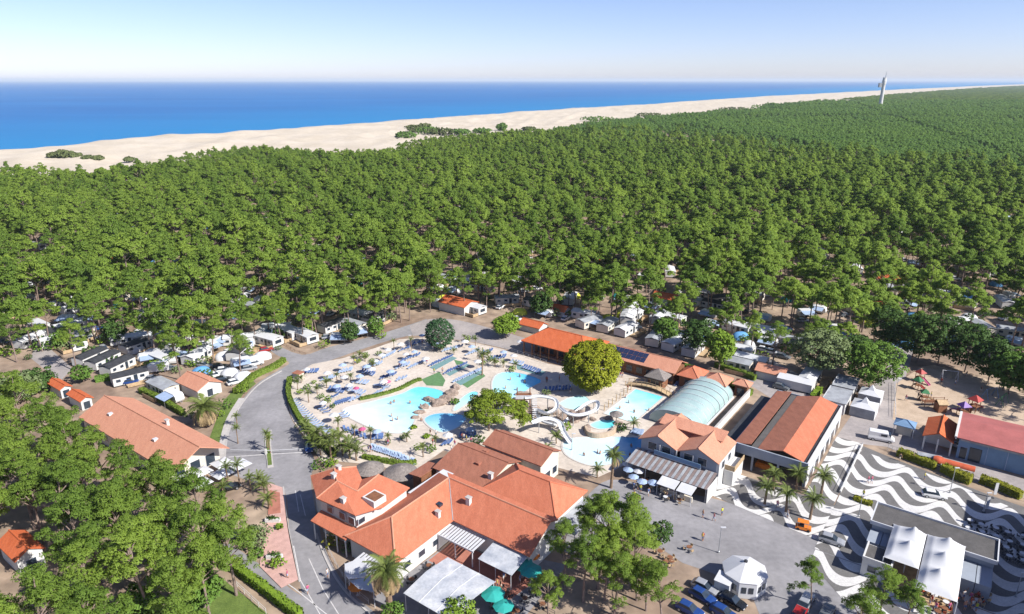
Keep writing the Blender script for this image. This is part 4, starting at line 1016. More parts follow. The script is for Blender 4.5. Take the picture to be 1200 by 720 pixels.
# octagonal white tent
t = thing('octagonal_tent', 'white octagonal pavilion tent with windowed side walls on the asphalt square', 'tent', S(-22.3, 92.2))
c = S(-22.3, 92.2); q = MB(); ring = [c + Vector((3.5 * math.cos(k * math.pi / 4 + .25), 3.5 * math.sin(k * math.pi / 4 + .25), 2.9)) for k in range(8)]
for k in range(8): q.slab([ring[k], ring[(k + 1) % 8], c + Vector((0, 0, 4.5))], .05)
q.build('canopy', 'canvas', t)
for k in range(8):
    p, p2 = ring[k], ring[(k + 1) % 8]; p = c + (p - c) * .97; p2 = c + (p2 - c) * .97
    pn = MB().hexa([(p.x, p.y, .05), (p2.x, p2.y, .05), tuple(((p2 - c) * .98 + c)[:2]) + (.05,), tuple(((p - c) * .98 + c)[:2]) + (.05,)], [(p.x, p.y, 2.86), (p2.x, p2.y, 2.86), tuple(((p2 - c) * .98 + c)[:2]) + (2.86,), tuple(((p - c) * .98 + c)[:2]) + (2.86,)]).build('side_wall', 'canvas', t)
    for f0 in (.15, .55):
        w0, w1 = p.lerp(p2, f0), p.lerp(p2, f0 + .28); ex = (w0 - c); ex.z = 0; ex.normalize(); ex *= .05
        w0 = w0 + ex; w1 = w1 + ex
        MB().add([(w0.x, w0.y, 1.0), (w1.x, w1.y, 1.0), (w1.x, w1.y, 2.1), (w0.x, w0.y, 2.1)], [(0, 1, 2, 3)]).build('window', 'glass', pn)
MB().lathe([(.3, 4.35), (.3, 4.6), (.05, 4.7)], 8, c).build('vent', 'dark', t)
t = thing('tent_porch', 'small white box tent attached to the octagonal pavilion', 'tent', S(-24.2, 89.6))
MB().sbox(-25.5, -23.2, 88.0, 90.2, 0.03, 2.2).build('side_wall', 'canvas_dirty', t); MB().slab([S(-25.6, 87.9, 2.25), S(-23.1, 87.9, 2.25), S(-23.1, 90.3, 2.55), S(-25.6, 90.3, 2.55)], .06).build('canopy', 'canvas', t)

# terrace canopies of the restaurant
t = thing('marquee', 'large stained white canvas marquee roof over the lower terrace', 'marquee', S(-56.5, 62))
MB().slab([S(-61.2, 57, 3.3), S(-51.7, 57, 3.3), S(-51.7, 62, 3.9), S(-61.2, 62, 3.9)], .06).slab([S(-61.2, 62, 3.9), S(-51.7, 62, 3.9), S(-51.7, 66.9, 3.3), S(-61.2, 66.9, 3.3)], .06).build('canopy', 'canvas_dirty', t)
for a in (-61, -56.4, -51.9):
    for bb_ in (57.2, 66.7): MB().tube(S(a, bb_, 0), S(a, bb_, 3.25), .06, .06).build('post', 'frame', t)
for a in (-58.1, -54.9): MB().tube(S(a, 57, 3.34), S(a, 62, 3.94), .05, .05).tube(S(a, 62, 3.94), S(a, 66.9, 3.34), .05, .05).build('seam', 'canvas', t)
t = thing('pergola', 'white louvred pergola against the orange restaurant roof', 'pergola', S(-63, 72.6))
for k in range(13): MB().slab([S(-66.6 + k * .6, 70.6, 3.05), S(-66.2 + k * .6, 70.6, 3.05), S(-66.2 + k * .6, 74.3, 3.3), S(-66.6 + k * .6, 74.3, 3.3)], .06).build('louvre', 'frame', t)
MB().sbox(-66.8, -58.9, 70.45, 70.58, 2.85, 3.12).sbox(-66.8, -58.9, 74.32, 74.4, 3.1, 3.36).build('beam', 'frame', t)
for a in (-66.5, -62.8, -59.2): MB().sbox(a, a + .15, 70.4, 70.55, 0, 2.85).build('post', 'frame', t)
t = thing('pergola', 'smaller white louvred pergola with diamond trellis by the street terrace', 'pergola', S(-70.6, 58.2))
for k in range(8): MB().slab([S(-73 + k * .62, 56.9, 2.9), S(-72.6 + k * .62, 56.9, 2.9), S(-72.6 + k * .62, 60, 3.2), S(-73 + k * .62, 60, 3.2)], .06).build('louvre', 'frame', t)
MB().sbox(-73.2, -67.9, 56.75, 56.88, 2.7, 2.96).build('beam', 'frame', t)
for a in (-73.1, -68.1): MB().sbox(a, a + .13, 56.75, 56.88, 0, 2.7).build('post', 'frame', t)
t = thing('terrace_awning', 'white canvas awning over the red terrace below the orange wing', 'awning', S(-54, 72))
MB().slab([S(-57.4, 69.8, 2.9), S(-50.8, 69.8, 2.9), S(-50.8, 74.2, 3.6), S(-57.4, 74.2, 3.6)], .06).build('canopy', 'canvas_dirty', t)
for a in (-57.2, -54, -51): MB().tube(S(a, 69.9, 0), S(a, 69.9, 2.86), .05, .05).build('post', 'frame', t)
for (pts_, z, l) in (([(404, 661), (428, 652), (432, 668), (428, 674), (404, 672)], 3.0, 'white triangular shade sail next to the trellis pergola'), ([(404, 672), (428, 674), (432, 676), (408, 679)], 2.9, 'narrow white shade sail between two larger sails'), ([(409, 680), (433, 676), (438, 694), (420, 690)], 2.8, 'white shade sail over the street corner beside the big palm')):
    pp = [P(u, v, z + (.4 if i % 2 else 0)) for i, (u, v) in enumerate(pts_)]
    cc = sum(pp, Vector()) / len(pp); t = thing('shade_sail', l, 'shade sail', (cc.x, cc.y, 0))
    MB().slab(pp, .03).build('sail', 'canvas', t)
    for p in pp[::2]: MB().tube((p.x, p.y, 0), (p.x, p.y, p.z + .1), .06, .05).build('mast', 'frame', t)

# small roofs on the left
for (a0, a1, b0, b1, ev, rg_, m, l) in ((-123.6, -115.8, 26.2, 30.6, 3.0, 4.3, 'tile_bright', 'small house with bright orange gabled roof among the big pines'), (-187.5, -180, 58.2, 61.3, 2.6, 3.4, 'tile_bright', 'small orange roofed hut at the lane bend, farther from the hall'), (-176.4, -169, 58.2, 61.4, 2.6, 3.4, 'tile_bright', 'small orange roofed hut touching the hedge next to the orange hall'), (-161.5, -151.5, 77.5, 84.5, 2.8, 4.4, 'tile_pale', 'cottage with pale orange gabled roof behind the date palm')):
    t = thing('cottage', l, 'cottage', S((a0 + a1) / 2, (b0 + b1) / 2)); gable(t, a0, a1, b0, b1, ev, rg_, m, 'a', .4, wall='white')
    win(t, 'E', a1 - .4, (b0 + b1) / 2 - .8, (b0 + b1) / 2 + .8, .1, 2.1, True)
for (u, v, s, l, z) in ((537, 352, 5, 'red roofed sanitary block among the pines above the road', 3.6), (310, 290, 4, 'tiny orange roofed hut deep in the left pines', 3), (142, 303, 4, 'pale orange roof far in the left pines', 3), (208, 215, 5, 'orange roof at the forest edge below the dunes', 3.4), (697, 300, 4, 'red roofed hut deep in the middle pines', 3), (655, 360, 3, 'small orange hut roof behind the pool restaurant', 2.6), (625, 378, 3.4, 'red tiled kiosk roof beside the round green tree at the road', 2.6), (1030, 355, 4, 'red roofed hut among the pines beyond the white tents', 3), (1045, 325, 4, 'orange roofed hut in the far right camping field', 3), (780, 346, 3.5, 'reddish hut roof under the pines behind the solar roof', 3), (905, 432, 3.2, 'pale pink roofed bungalow beside the white mobile homes', 2.8)):
    p = P(u, v, z); a = p.dot(E1); bb_ = p.dot(E2)
    t = thing('camp_hut', l, 'hut', (p.x, p.y, 0)); gable(t, a - s * 1.2, a + s * 1.2, bb_ - s * .8, bb_ + s * .8, z - .5, z + .8, 'tile_bright' if u != 905 else 'tile_pale', 'a', .4, wall='white')
# tall white control tower on the coast
q = P(1030.5, 131); t = thing('control_tower', 'tall slim white tower rising above the coast forest', 'tower', (q.x, q.y, 0))
c = Vector((q.x, q.y, 0))
MB().lathe([(5, 0), (4.5, 10), (4.0, 60), (4.2, 64), (4.9, 66), (4.9, 74), (4.2, 75.5), (4.0, 81)], 14, c).build('shaft', 'white', t)
MB().lathe([(1.2, 0), (.8, 9), (.3, 16)], 8, c + Vector((2, 0, 79))).build('mast', 'metal', t)
MB().box(c.x - 12, c.x - 5.2, c.y - 3, c.y + 3, 58, 68).build('side_cabin', 'sheet', t)
for (du, l, w) in ((-26, 'long low white building near the coast tower', 26), (-14, 'short low white building next to the coast tower', 15)):
    p = P(1031 + du, 128, 9); tt = thing('depot', l, 'building', (p.x, p.y, 0)); MB().box(p.x - w / 2, p.x + w / 2, p.y - 6, p.y + 6, 0, 10).build('wall', 'white', tt); MB().box(p.x - w / 2 - 1, p.x + w / 2 + 1, p.y - 7, p.y + 7, 10, 11).build('roof', 'sheet', tt)
# ------------------------------------------------------------------ pools and pool landscape
def pool(name, label, pts, m, cop=.45, z=.07, smooth=5):
    pp = smooth_loop(pts, smooth) if smooth else [Vector(p) for p in pts]
    c = sum(pp, Vector()) / len(pp)
    t = thing(name, label, 'pool', (c.x, c.y, 0))
    b = MB(); b.add([(p.x, p.y, z) for p in pp], [tuple(range(len(pp)))])
    me = b.mesh('water', t.location)
    if me.polygons[0].normal.z < 0: me.flip_normals()
    obj('water', me, m, t)
    b = MB(); kerb_ring(b, pp, cop, 0.03, .12); b.build('coping', 'coping', t)
    return t
WS = (0.66, 0.84, 0.86); WD = (0.10, 0.52, 0.66)
pool('lagoon_pool', 'large curved lagoon pool with white beach entry and turquoise deep end', PX([(402, 481), (440, 470), (470, 462), (490, 454), (518, 459), (515, 469), (497, 480), (486, 492), (478, 506), (455, 507), (425, 497)]), water_mat('lagoon_water', (0.66, 0.80, 0.81), (0.14, 0.58, 0.68), P(430, 492), P(515, 464), pos=(.0, .9)))
pool('swimming_pool', 'turquoise swimming pool with slanted sides below the pool restaurant', PX([(577, 452), (583, 439), (604, 437), (634, 446), (621, 455), (601, 468), (583, 466)]), water_mat('swim_water', (0.42, 0.76, 0.84), (0.03, 0.42, 0.66), P(585, 455), P(632, 448), pos=(.2, 1)), smooth=3)
pool('splash_pool', 'shaded blue round pool in front of the umbrella pine', PX([(498, 491), (515, 485), (545, 488), (538, 500), (520, 507), (505, 501)]), water_mat('splash_water', (0.45, 0.70, 0.80), (0.12, 0.40, 0.60), P(515, 507), P(520, 486)))
pool('toddler_pool', 'pale green toddler pool between the slides and the golden tree', PX([(655, 473), (678, 464), (691, 470), (675, 481)]), water_mat('toddler_water', (0.50, 0.78, 0.74), (0.42, 0.72, 0.68), P(655, 473), P(690, 470)), smooth=2)
pool('lap_pool', 'long rectangular swimming pool beside the glazed pool cover', [S(-67.8, 130.5), S(-67.8, 147), S(-60.3, 147), S(-60.3, 130.5)], water_mat('lap_water', (0.56, 0.82, 0.86), (0.10, 0.60, 0.78), S(-66, 131), S(-61, 148), pos=(.35, 1)), smooth=0)
pool('jacuzzi', 'small bright turquoise plunge pool under the tiny thatched parasol', PX([(692, 498), (706, 493), (720, 494), (717, 501), (702, 503)]), water_mat('plunge_water', (0.40, 0.76, 0.78), (0.10, 0.55, 0.60), P(692, 498), P(716, 498)))
pool('river_pool', 'broad shallow white pool with a deep blue bay by the shop house', PX([(664, 516), (700, 513), (735, 513), (752, 515), (750, 527), (730, 540), (695, 546), (664, 533)]), water_mat('river_water', (0.54, 0.74, 0.80), (0.05, 0.27, 0.50), P(706, 525), P(742, 524), pos=(.4, 1)))
pool('channel_pool', 'narrow turquoise water channel between the lagoon and the umbrella pine', PX([(538, 470), (552, 460), (560, 462), (546, 474), (532, 482)]), water_mat('channel_water', (0.45, 0.75, 0.80), (0.2, 0.6, 0.7), P(540, 470), P(556, 462)))
# matting and artificial lawn strips of the sun terraces
def patch(nm, m, px, z): return struct(sheet(nm, m, PX(px), z))
patch('matting', 'teal', [(503, 431), (530, 418), (536, 420), (510, 434)], .05); patch('matting', 'teal', [(520, 437), (545, 426), (552, 428), (527, 441)], .05)
patch('matting', 'teal', [(530, 446), (562, 433), (566, 437), (540, 452)], .05); patch('lawn', 'turf', [(494, 445), (515, 436), (522, 446), (519, 453), (500, 452)], .052)
patch('lawn', 'turf', [(532, 422), (542, 424), (546, 427), (535, 428)], .055); patch('lawn', 'turf', [(540, 450), (566, 438), (569, 441), (548, 455)], .045)
patch('matting', 'teal', [(605, 427), (640, 436), (634, 441), (606, 433)], .05)
patch('stone_paving', 'deck', [(623, 465), (700, 452), (735, 440), (700, 462), (650, 478)], .05)
# rocks
def rock_mesh(seed, n=3):
    bm = bmesh.new(); bmesh.ops.create_icosphere(bm, subdivisions=n, radius=1.0); o = Vector((seed * 3.1, seed, 0))
    for v in bm.verts:
        d = v.co.normalized(); k = 1 + .35 * mn.noise(d * 1.3 + o) + .18 * mn.noise(d * 3.1 + o); v.co = d * k
        if v.co.z < -.25: v.co.z = -.25
    me = bpy.data.meshes.new('rock'); bm.to_mesh(me); bm.free(); me.materials.append(M['rock']); return me
ROCKS = [rock_mesh(i) for i in range(4)]
rl = {'s': ('rough brown boulder among the water slides', 'boulders among the slides'), 'l': ('rough brown boulder on the rim between lagoon and splash pool', 'boulders between lagoon and splash pool'), 'j': ('rough boulder round the plunge pool', 'boulders round the plunge pool')}
for (u, v, sx, sy, sz, w) in [(613, 482, 2.4, 1.9, 3.2, 's'), (619, 489, 2.2, 1.6, 2.4, 's'), (608, 475, 2.6, 1.6, 1.5, 's'), (626, 484, 1.6, 1.4, 2.0, 's'), (672, 493, 1.8, 1.4, 2.4, 's'), (680, 490, 1.5, 1.2, 1.8, 's'), (648, 484, 1.6, 1.2, 1.3, 's'), (660, 492, 1.4, 1.2, 1.6, 's'), (612, 463, 1.8, 1.2, .9, 's'), (504, 470, 1.8, 1.0, 1.0, 'l'), (513, 474, 2.2, 1.2, 1.3, 'l'), (523, 470, 2.0, 1.3, 1.5, 'l'), (530, 462, 1.8, 1.2, 1.2, 'l'), (534, 455, 1.5, 1.1, .9, 'l'), (486, 490, 1.0, .8, .5, 'l'), (492, 484, 1.3, .9, .7, 'l'), (498, 478, 1.2, .9, .8, 'l'), (694, 492, 1.0, .8, .5, 'j'), (712, 491, 1.2, .8, .6, 'j'), (724, 497, 1.1, .8, .7, 'j'), (688, 503, 1.4, 1.0, .8, 'j')]:
    p = P(u, v); o = obj('boulder', rnd.choice(ROCKS), None); o.location = (p.x, p.y, .05); o.scale = (sx, sy, sz); o.rotation_euler = (0, 0, rnd.uniform(0, 6)); tag(o, rl[w][0], 'rock', rl[w][1])
p = P(700, 508); t = thing('pool_wall', 'sand coloured retaining wall below the plunge pool', 'wall', (p.x, p.y, 0))
b = MB(); strip(b, smooth_path(PX([(686, 505), (690, 512), (702, 514), (716, 511), (722, 505)]), 5), .5, 0, 1.3); b.build('wall', 'playsand', t)
# water slides: swept troughs
def slide(label, pts, w=.4, posts=True):
    pp = smooth_path([P(u, v, z) for u, v, z in pts], 8); c = pp[len(pp) // 2]
    t = thing('water_slide', label, 'slide', (c.x, c.y, 0)); b = MB(); K = 7; vs = []
    for i, p in enumerate(pp):
        d = pp[min(i + 1, len(pp) - 1)] - pp[max(i - 1, 0)]; d.z = 0; d.normalize(); s = Vector((d.y, -d.x, 0))
        for off in (0, .06):
            for k in range(K):
                th = math.pi * k / (K - 1); vs.append(p + s * (w + off) * math.cos(th) + Vector((0, 0, .55 - (.55 + off) * math.sin(th))))
    n = 2 * K; fs = []
    for i in range(len(pp) - 1):
        for k in range(K - 1):
            fs.append((i * n + k, i * n + k + 1, (i + 1) * n + k + 1, (i + 1) * n + k)); fs.append((i * n + K + k, (i + 1) * n + K + k, (i + 1) * n + K + k + 1, i * n + K + k + 1))
        for k in (0, K - 1): fs.append((i * n + k, (i + 1) * n + k, (i + 1) * n + K + k, i * n + K + k))
    b.add(vs, fs).build('trough', 'slide', t, True)
    for i in range(4, len(pp) - 4, 8):
        if pp[i].z > .8: MB().tube((pp[i].x, pp[i].y, 0), (pp[i].x, pp[i].y, pp[i].z - .05), .1, .1).build('support', 'metal', t)
slide('white water slide curling round the boulders above the bar roof', [(616, 468, 5), (632, 466, 4.6), (650, 470, 4), (652, 480, 3.2), (640, 486, 2.4), (628, 482, 1.8), (634, 494, .9), (652, 500, .3)])
slide('white water slide winding past the toddler pool', [(655, 478, 3.2), (665, 486, 2.8), (680, 488, 2.4), (698, 482, 2.0), (700, 473, 1.7), (690, 474, 1.3), (676, 484, .9), (662, 497, .3)])
slide('short white slide arching towards the broad shallow pool', [(625, 497, 3.0), (640, 492, 2.6), (655, 497, 1.8), (660, 508, .9), (668, 520, .15)], .6)
p = P(614, 486); t = thing('slide_tower', 'brown timber start tower of the water slides with white rails', 'tower', (p.x, p.y, 0))
for dx in (-1.6, 1.4):
    for dy in (-1.2, 1.2): MB().tube((p.x + dx, p.y + dy, 0), (p.x + dx, p.y + dy, 6.4), .13, .13).build('post', 'timber', t)
MB().box(p.x - 2, p.x + 1.8, p.y - 1.6, p.y + 1.6, 4.6, 4.8).build('platform', 'timber', t)
MB().box(p.x - 2, p.x + 1.8, p.y - 1.6, p.y - 1.52, 4.8, 5.7).box(p.x - 2, p.x - 1.9, p.y - 1.52, p.y + 1.6, 4.8, 5.7).build('rail', 'frame', t)
b = MB()
for k in range(14): b.box(p.x + 1.9, p.x + 3.0, p.y - 5 + k * .3, p.y - 4.7 + k * .3, k * .34, k * .34 + .1)
b.build('stair', 'frame', t)
p = P(722, 495); t = thing('straw_parasol', 'tiny grey straw parasol beside the plunge pool', 'parasol', (p.x, p.y, 0))
MB().tube((p.x, p.y, 0), (p.x, p.y, 2.6), .08, .06).build('pole', 'timber', t); MB().lathe([(1.6, 2.0), (1.65, 2.1), (.9, 2.5), (.05, 3.0)], 12, (p.x, p.y, 0)).build('thatch', 'thatch', t)
# wooden bridge over the end of the lap pool, with handrail posts
t = thing('footbridge', 'pale arched timber footbridge with post railing at the end of the lap pool', 'bridge', S(-64, 148.2))
bp_ = [S(-71 + 1.4 * k, 148.6 + .9 * math.sin(k / 9 * math.pi), .25 + .8 * math.sin(k / 9 * math.pi)) for k in range(10)]
b = MB(); strip(b, [], 1, 0, 1) if False else None
vs = []
for q in bp_: vs += [q - E2 * 1.1, q + E2 * 1.1]
b.add(vs + [v - Vector((0, 0, .2)) for v in vs], [(2 * i, 2 * i + 2, 2 * i + 3, 2 * i + 1) for i in range(9)] + [(20 + 2 * i, 20 + 2 * i + 1, 20 + 2 * i + 3, 20 + 2 * i + 2) for i in range(9)] + [(2 * i, 20 + 2 * i, 22 + 2 * i, 2 * i + 2) for i in range(9)])
b.build('walkway', 'paletimber', t)
for k, q in enumerate(bp_):
    for s in (-1.05, 1.05): MB().tube(q + E2 * s, q + E2 * s + Vector((0, 0, 1.1)), .08, .08).build('rail_post', 'paletimber', t)
for s in (-1.05, 1.05): MB().path([q + E2 * s + Vector((0, 0, 1.05)) for q in bp_], .06, 5).build('handrail', 'paletimber', t)
for k in range(8):
    q = S(-68.6, 132 + k * 2.0); o = MB().tube(q, q + Vector((0, 0, 1.6 + .3 * (k % 2))), .12, .1).add([], []).build('bollard_post', 'paletimber'); tag(o, 'pale timber post on the left rim of the lap pool', 'post', 'timber posts along the lap pool')
# ------------------------------------------------------------------ hedges
def hedge(label, line, w, h, m=LEAF_HEDGE, leaf=.28, dens=26, z0=0.0):
    pp = smooth_path(line, 4); c = sum(pp, Vector()) / len(pp)
    t = thing('hedge', label, 'hedge', (c.x, c.y, 0))
    b = MB(); strip(b, pp, w * .8, z0, z0 + h * .9); b.build('inner_growth', m, t)
    C, Nn = [], []
    for i in range(len(pp) - 1):
        p, q = pp[i], pp[i + 1]; L = (q - p).length; d = (q - p).normalized(); s = Vector((d.y, -d.x, 0))
        n = int(L * (w + 2 * h) * dens)
        for _ in range(n):
            f = NR.random(); r = NR.random() * (w + 2 * h); base = p + d * (f * L)
            bump = 1 + .16 * mn.noise(base * .8) + .1 * (NR.random() - .5)
            if r < h: o, z, nn = -w / 2 * bump, r, -s
            elif r < h + w: o, z, nn = (r - h - w / 2) * bump, h * bump, Vector((0, 0, 1))
            else: o, z, nn = w / 2 * bump, r - h - w, s
            C.append(base + s * o + Vector((0, 0, z + z0)) - t.location); Nn.append(nn)
    C = np.array([tuple(x) for x in C]); Nn = np.array([tuple(x) for x in Nn])
    obj('foliage', leaf_mesh('foliage', C, Nn + NR.normal(size=Nn.shape) * .5, Nn + np.array([0, 0, .3]), leaf, m), None, t)
hedge('clipped bright green hedge beside the lower side road', PX([(246, 646), (275, 668), (305, 690), (352, 726)]), 1.2, 1.5, LEAF_LIME)
hedge('curved green hedge along the outer edge of the pool deck', PX([(340, 446), (338, 462), (345, 482), (358, 502), (378, 522), (392, 536)]), 1.1, 1.2)
hedge('green hedge round the camping pitches above the left pavement', PX([(333, 424), (322, 432), (300, 442), (288, 452), (276, 462)]), 1.4, 1.4)
hedge('low curved hedge bordering the lagoon pool', PX([(422, 469), (445, 464), (468, 457), (486, 448), (494, 446)]), .9, .7)
hedge('clipped yellow green hedge beside the grey entrance gate on the plaza', PX([(1052, 533), (1070, 540), (1096, 550)]), 1.7, 1.5, LEAF_YEL)
hedge('clipped yellow green hedge behind the plaza lamp, below the orange canopy', PX([(1104, 552), (1120, 560), (1137, 567)]), 1.9, 1.7, LEAF_YEL)
hedge('longer clipped yellow green hedge in front of the blue wall', PX([(1148, 565), (1170, 573), (1196, 585)]), 1.6, 1.5, LEAF_YEL)
hedge('low yellow flower hedge at the corner of the plaza bar', PX([(1000, 585), (1012, 590), (1022, 593)]), 1.0, .8, LEAF_YEL)
hedge('green hedge behind the pool cover pavilions', PX([(848, 452), (866, 458), (880, 464)]), 1.3, 1.6)
hedge('green hedge behind the mobile home pitches by the pavilions', PX([(838, 430), (862, 438), (885, 446)]), 1.2, 1.5)
hedge('green hedge along the back of the solar roof building', [S(-84, 166.5), S(-72, 166), S(-60, 165.5)], 1.4, 2.0, LEAF_MID)
hedge('green hedge between the mobile homes and the orange hall', PX([(112, 448), (128, 446), (148, 450)]), 1.3, 1.6, LEAF_MID)
hedge('green hedge down the right side of the orange hall', PX([(165, 460), (190, 472), (215, 487)]), 1.2, 1.4)
hedge('green hedge by the white box between the mobile homes', PX([(952, 470), (960, 460)]), 1.4, 1.6, LEAF_LIME)
hedge('low box hedge in front of the thatched shelters', PX([(425, 537), (445, 541), (470, 545), (488, 544)]), .9, .9)

# ------------------------------------------------------------------ palms
def frond_mesh(L, droop, m, wid=.55, seg=9, seed=0):
    rg = random.Random(seed); v, f = [], []
    sp = []
    for i in range(seg + 1):
        s = i / seg; ang = .75 - droop * s; 
        sp.append(None)
    x = z = 0; a = .85; pts_ = [(0, 0)]
    for i in range(seg):
        a -= droop / seg; x += L / seg * math.cos(a); z += L / seg * math.sin(a); pts_.append((x, z))
    for i in range(seg):
        (x0, z0), (x1, z1) = pts_[i], pts_[i + 1]; n = len(v)
        v += [(x0, -.03, z0), (x0, .03, z0), (x1, .03, z1), (x1, -.03, z1)]; f.append((n, n + 1, n + 2, n + 3))
        s = (i + .5) / seg; w = wid * math.sin(math.pi * min(1, .18 + s * .8)) ** .7 * (1.1 - .4 * s)
        for sgn in (-1, 1):
            for k in range(2):
                xx, zz = x0 + (x1 - x0) * k / 2, z0 + (z1 - z0) * k / 2; dx = L / seg * .62; n = len(v)
                v += [(xx, 0, zz), (xx + dx * .8, 0, zz + .0), (xx + w * .75 + dx * .4, sgn * w, zz - w * .35 + rg.uniform(-.06, .06))]
                f.append((n, n + 1, n + 2) if sgn < 0 else (n, n + 2, n + 1))
    me = bpy.data.meshes.new('frond'); me.from_pydata(v, [], f); me.update(); me.materials.append(m); return me
FR = [frond_mesh(2.7, 1.9, LEAF_PALM, .6, 9, 1), frond_mesh(2.9, 1.4, LEAF_PALM, .55, 9, 2), frond_mesh(2.5, 2.5, LEAF_PALM, .55, 9, 3)]
FRD = frond_mesh(2.8, 2.0, LEAF_DRY, .6, 9, 4)
def palm(label, loc, H, sc=1.0, n=28, dry=0, group=None, seed=0, trunk=.22, cat='palm'):
    rg = random.Random(seed); t = thing('palm_tree', label, 'palm', loc, group)
    lean = (rg.uniform(-.25, .25), rg.uniform(-.25, .25))
    MB().path([(loc[0], loc[1], -.1 + loc[2]), (loc[0] + lean[0] * .4, loc[1] + lean[1] * .4, loc[2] + H * .5), (loc[0] + lean[0], loc[1] + lean[1], loc[2] + H)], [trunk * 1.2, trunk, trunk * 1.05], 8).build('trunk', 'palmbark', t)
    for k in range(n + dry):
        o = obj('frond', FR[rg.randrange(3)] if k < n else FRD, None, t); o.location = (lean[0], lean[1], H - .05)
        el = (-.35 + 1.25 * (k / n) ** 1.2) if k < n else -.8 - rg.random() * .9
        o.rotation_euler = (0, -el * .9 + rg.uniform(-.1, .1), k * 2.4 + rg.uniform(-.2, .2)); o.scale = (sc,) * 3
    return t
b5 = [('front row palm on the wave mosaic, nearest the shop house', 896, 591), ('front row middle palm on the wave mosaic', 921, 600), ('front row palm on the wave mosaic, next to the orange buggy', 949, 609), ('back row palm on the wave mosaic, by the three bay hall opening', 906, 575), ('back row middle palm on the wave mosaic', 933, 575), ('back row palm on the wave mosaic, by the low rail wall', 962, 581)]
for i, (l, u, v) in enumerate(b5):
    p = P(u, v); palm(l, (p.x, p.y, .03), 3.6 + .25 * (i % 3), .95, 28, 0, None, i)
p = P(241, 500); palm('large date palm with pale dry skirt beside the orange hall', (p.x, p.y, 0), 4.8, 1.75, 36, 30, None, 20, .4)
p = P(457, 715); palm('large date palm with shaggy dry skirt beside the white marquee', (p.x, p.y, 0), 7.0, 1.45, 26, 60, None, 21, .45)
p = P(716, 572); palm('tall lone palm between the broad shallow pool and the asphalt square', (p.x, p.y, 0), 7.2, .95, 26, 6, None, 22, .25)
p = P(565, 440); palm('tall slim palm beside the turquoise swimming pool', (p.x, p.y, 0), 6.0, .8, 22, 6, None, 23, .18)
# small palms share one crown mesh
def small_palm(H, sc, seed, col):
    rg = random.Random(seed); C = MB(); me = bpy.data.meshes.new('crown'); bm = bmesh.new()
    for k in range(17):
        src_ = FR[rg.randrange(3)]; tmp = src_.copy(); el = -.3 + 1.2 * (k / 17)
        tmp.transform(Matrix.Translation((0, 0, H)) @ Matrix.Rotation(k * 2.4 + rg.uniform(-.2, .2), 4, 'Z') @ Matrix.Rotation(-el, 4, 'Y') @ Matrix.Scale(sc, 4)); bm.from_mesh(tmp); bpy.data.meshes.remove(tmp)
    bm.to_mesh(me); bm.free(); me.materials.append(col)
    t = thing('small_palm', 'x y z w', 'palm'); MB().path([(0, 0, -.05), (.05, 0, H * .5), (0, 0, H)], [.13, .1, .11], 6).build('trunk', 'palmbark', t); obj('crown', me, None, t); return t
SP = [small_palm(2.4, .5, 3, LEAF_PALM), small_palm(3.4, .48, 4, LEAF_PALM), small_palm(1.5, .62, 5, LEAF_PALM)]
for i, (u, v, k) in enumerate([(397, 506, 0), (416, 517, 1), (435, 523, 1), (455, 522, 0), (477, 518, 2), (496, 536, 0), (510, 526, 0), (415, 428, 0), (395, 449, 0), (411, 446, 2), (437, 433, 2), (462, 412, 1), (482, 411, 1), (544, 402, 0), (557, 406, 0), (532, 416, 2), (590, 431, 2), (580, 430, 2), (362, 472, 0), (349, 457, 0), (353, 449, 2), (372, 462, 2), (428, 424, 2), (422, 421, 2), (560, 424, 1), (572, 420, 2), (604, 432, 2), (517, 413, 2), (383, 455, 2)]):
    p = P(u, v); place(SP[k], (p.x, p.y, .03), rnd.uniform(0, 6), rnd.uniform(.85, 1.15), 'small palm planted in the pale pool deck', 'small palms on the pool deck')
for (u, v, k, l) in [(317, 532, 1, 'thin palm on the road island'), (314, 526, 1, 'thin palm on the road island'), (279, 520, 1, 'thin palm on the pavement by the orange hall'), (278, 500, 0, 'thin palm on the pavement by the orange hall')]:
    p = P(u, v); place(SP[k], (p.x, p.y, .02), rnd.uniform(0, 6), 1.1, l, l.replace('thin palm', 'thin palms'))
for (u, v, k) in [(268, 572, 1), (281, 571, 1), (294, 575, 0), (304, 572, 2), (262, 580, 2), (310, 580, 2), (315, 596, 2)]:
    p = P(u, v); place(SP[k], (p.x, p.y, .02), rnd.uniform(0, 6), rnd.uniform(1.1, 1.5), 'bushy palm in the bed at the pink pavement', 'palms at the pink pavement')
for (u, v, k) in [(362, 515, 2), (372, 522, 2), (383, 528, 2), (392, 530, 0), (402, 534, 2), (410, 538, 2), (366, 527, 2), (376, 534, 2), (418, 540, 2), (388, 540, 0), (358, 508, 2), (398, 524, 2)]:
    p = P(u, v); place(SP[k], (p.x, p.y, .02), rnd.uniform(0, 6), rnd.uniform(1.3, 1.9), 'dense yellow green palm in the bed between road and pool deck', 'palms in the bed beside the road')
for (u, v) in [(640, 535), (700, 560), (652, 520), (742, 505)]:
    p = P(u, v); place(SP[2], (p.x, p.y, .03), rnd.uniform(0, 6), 1.2, 'low palm at the rim of the broad shallow pool', 'low palms round the broad shallow pool')

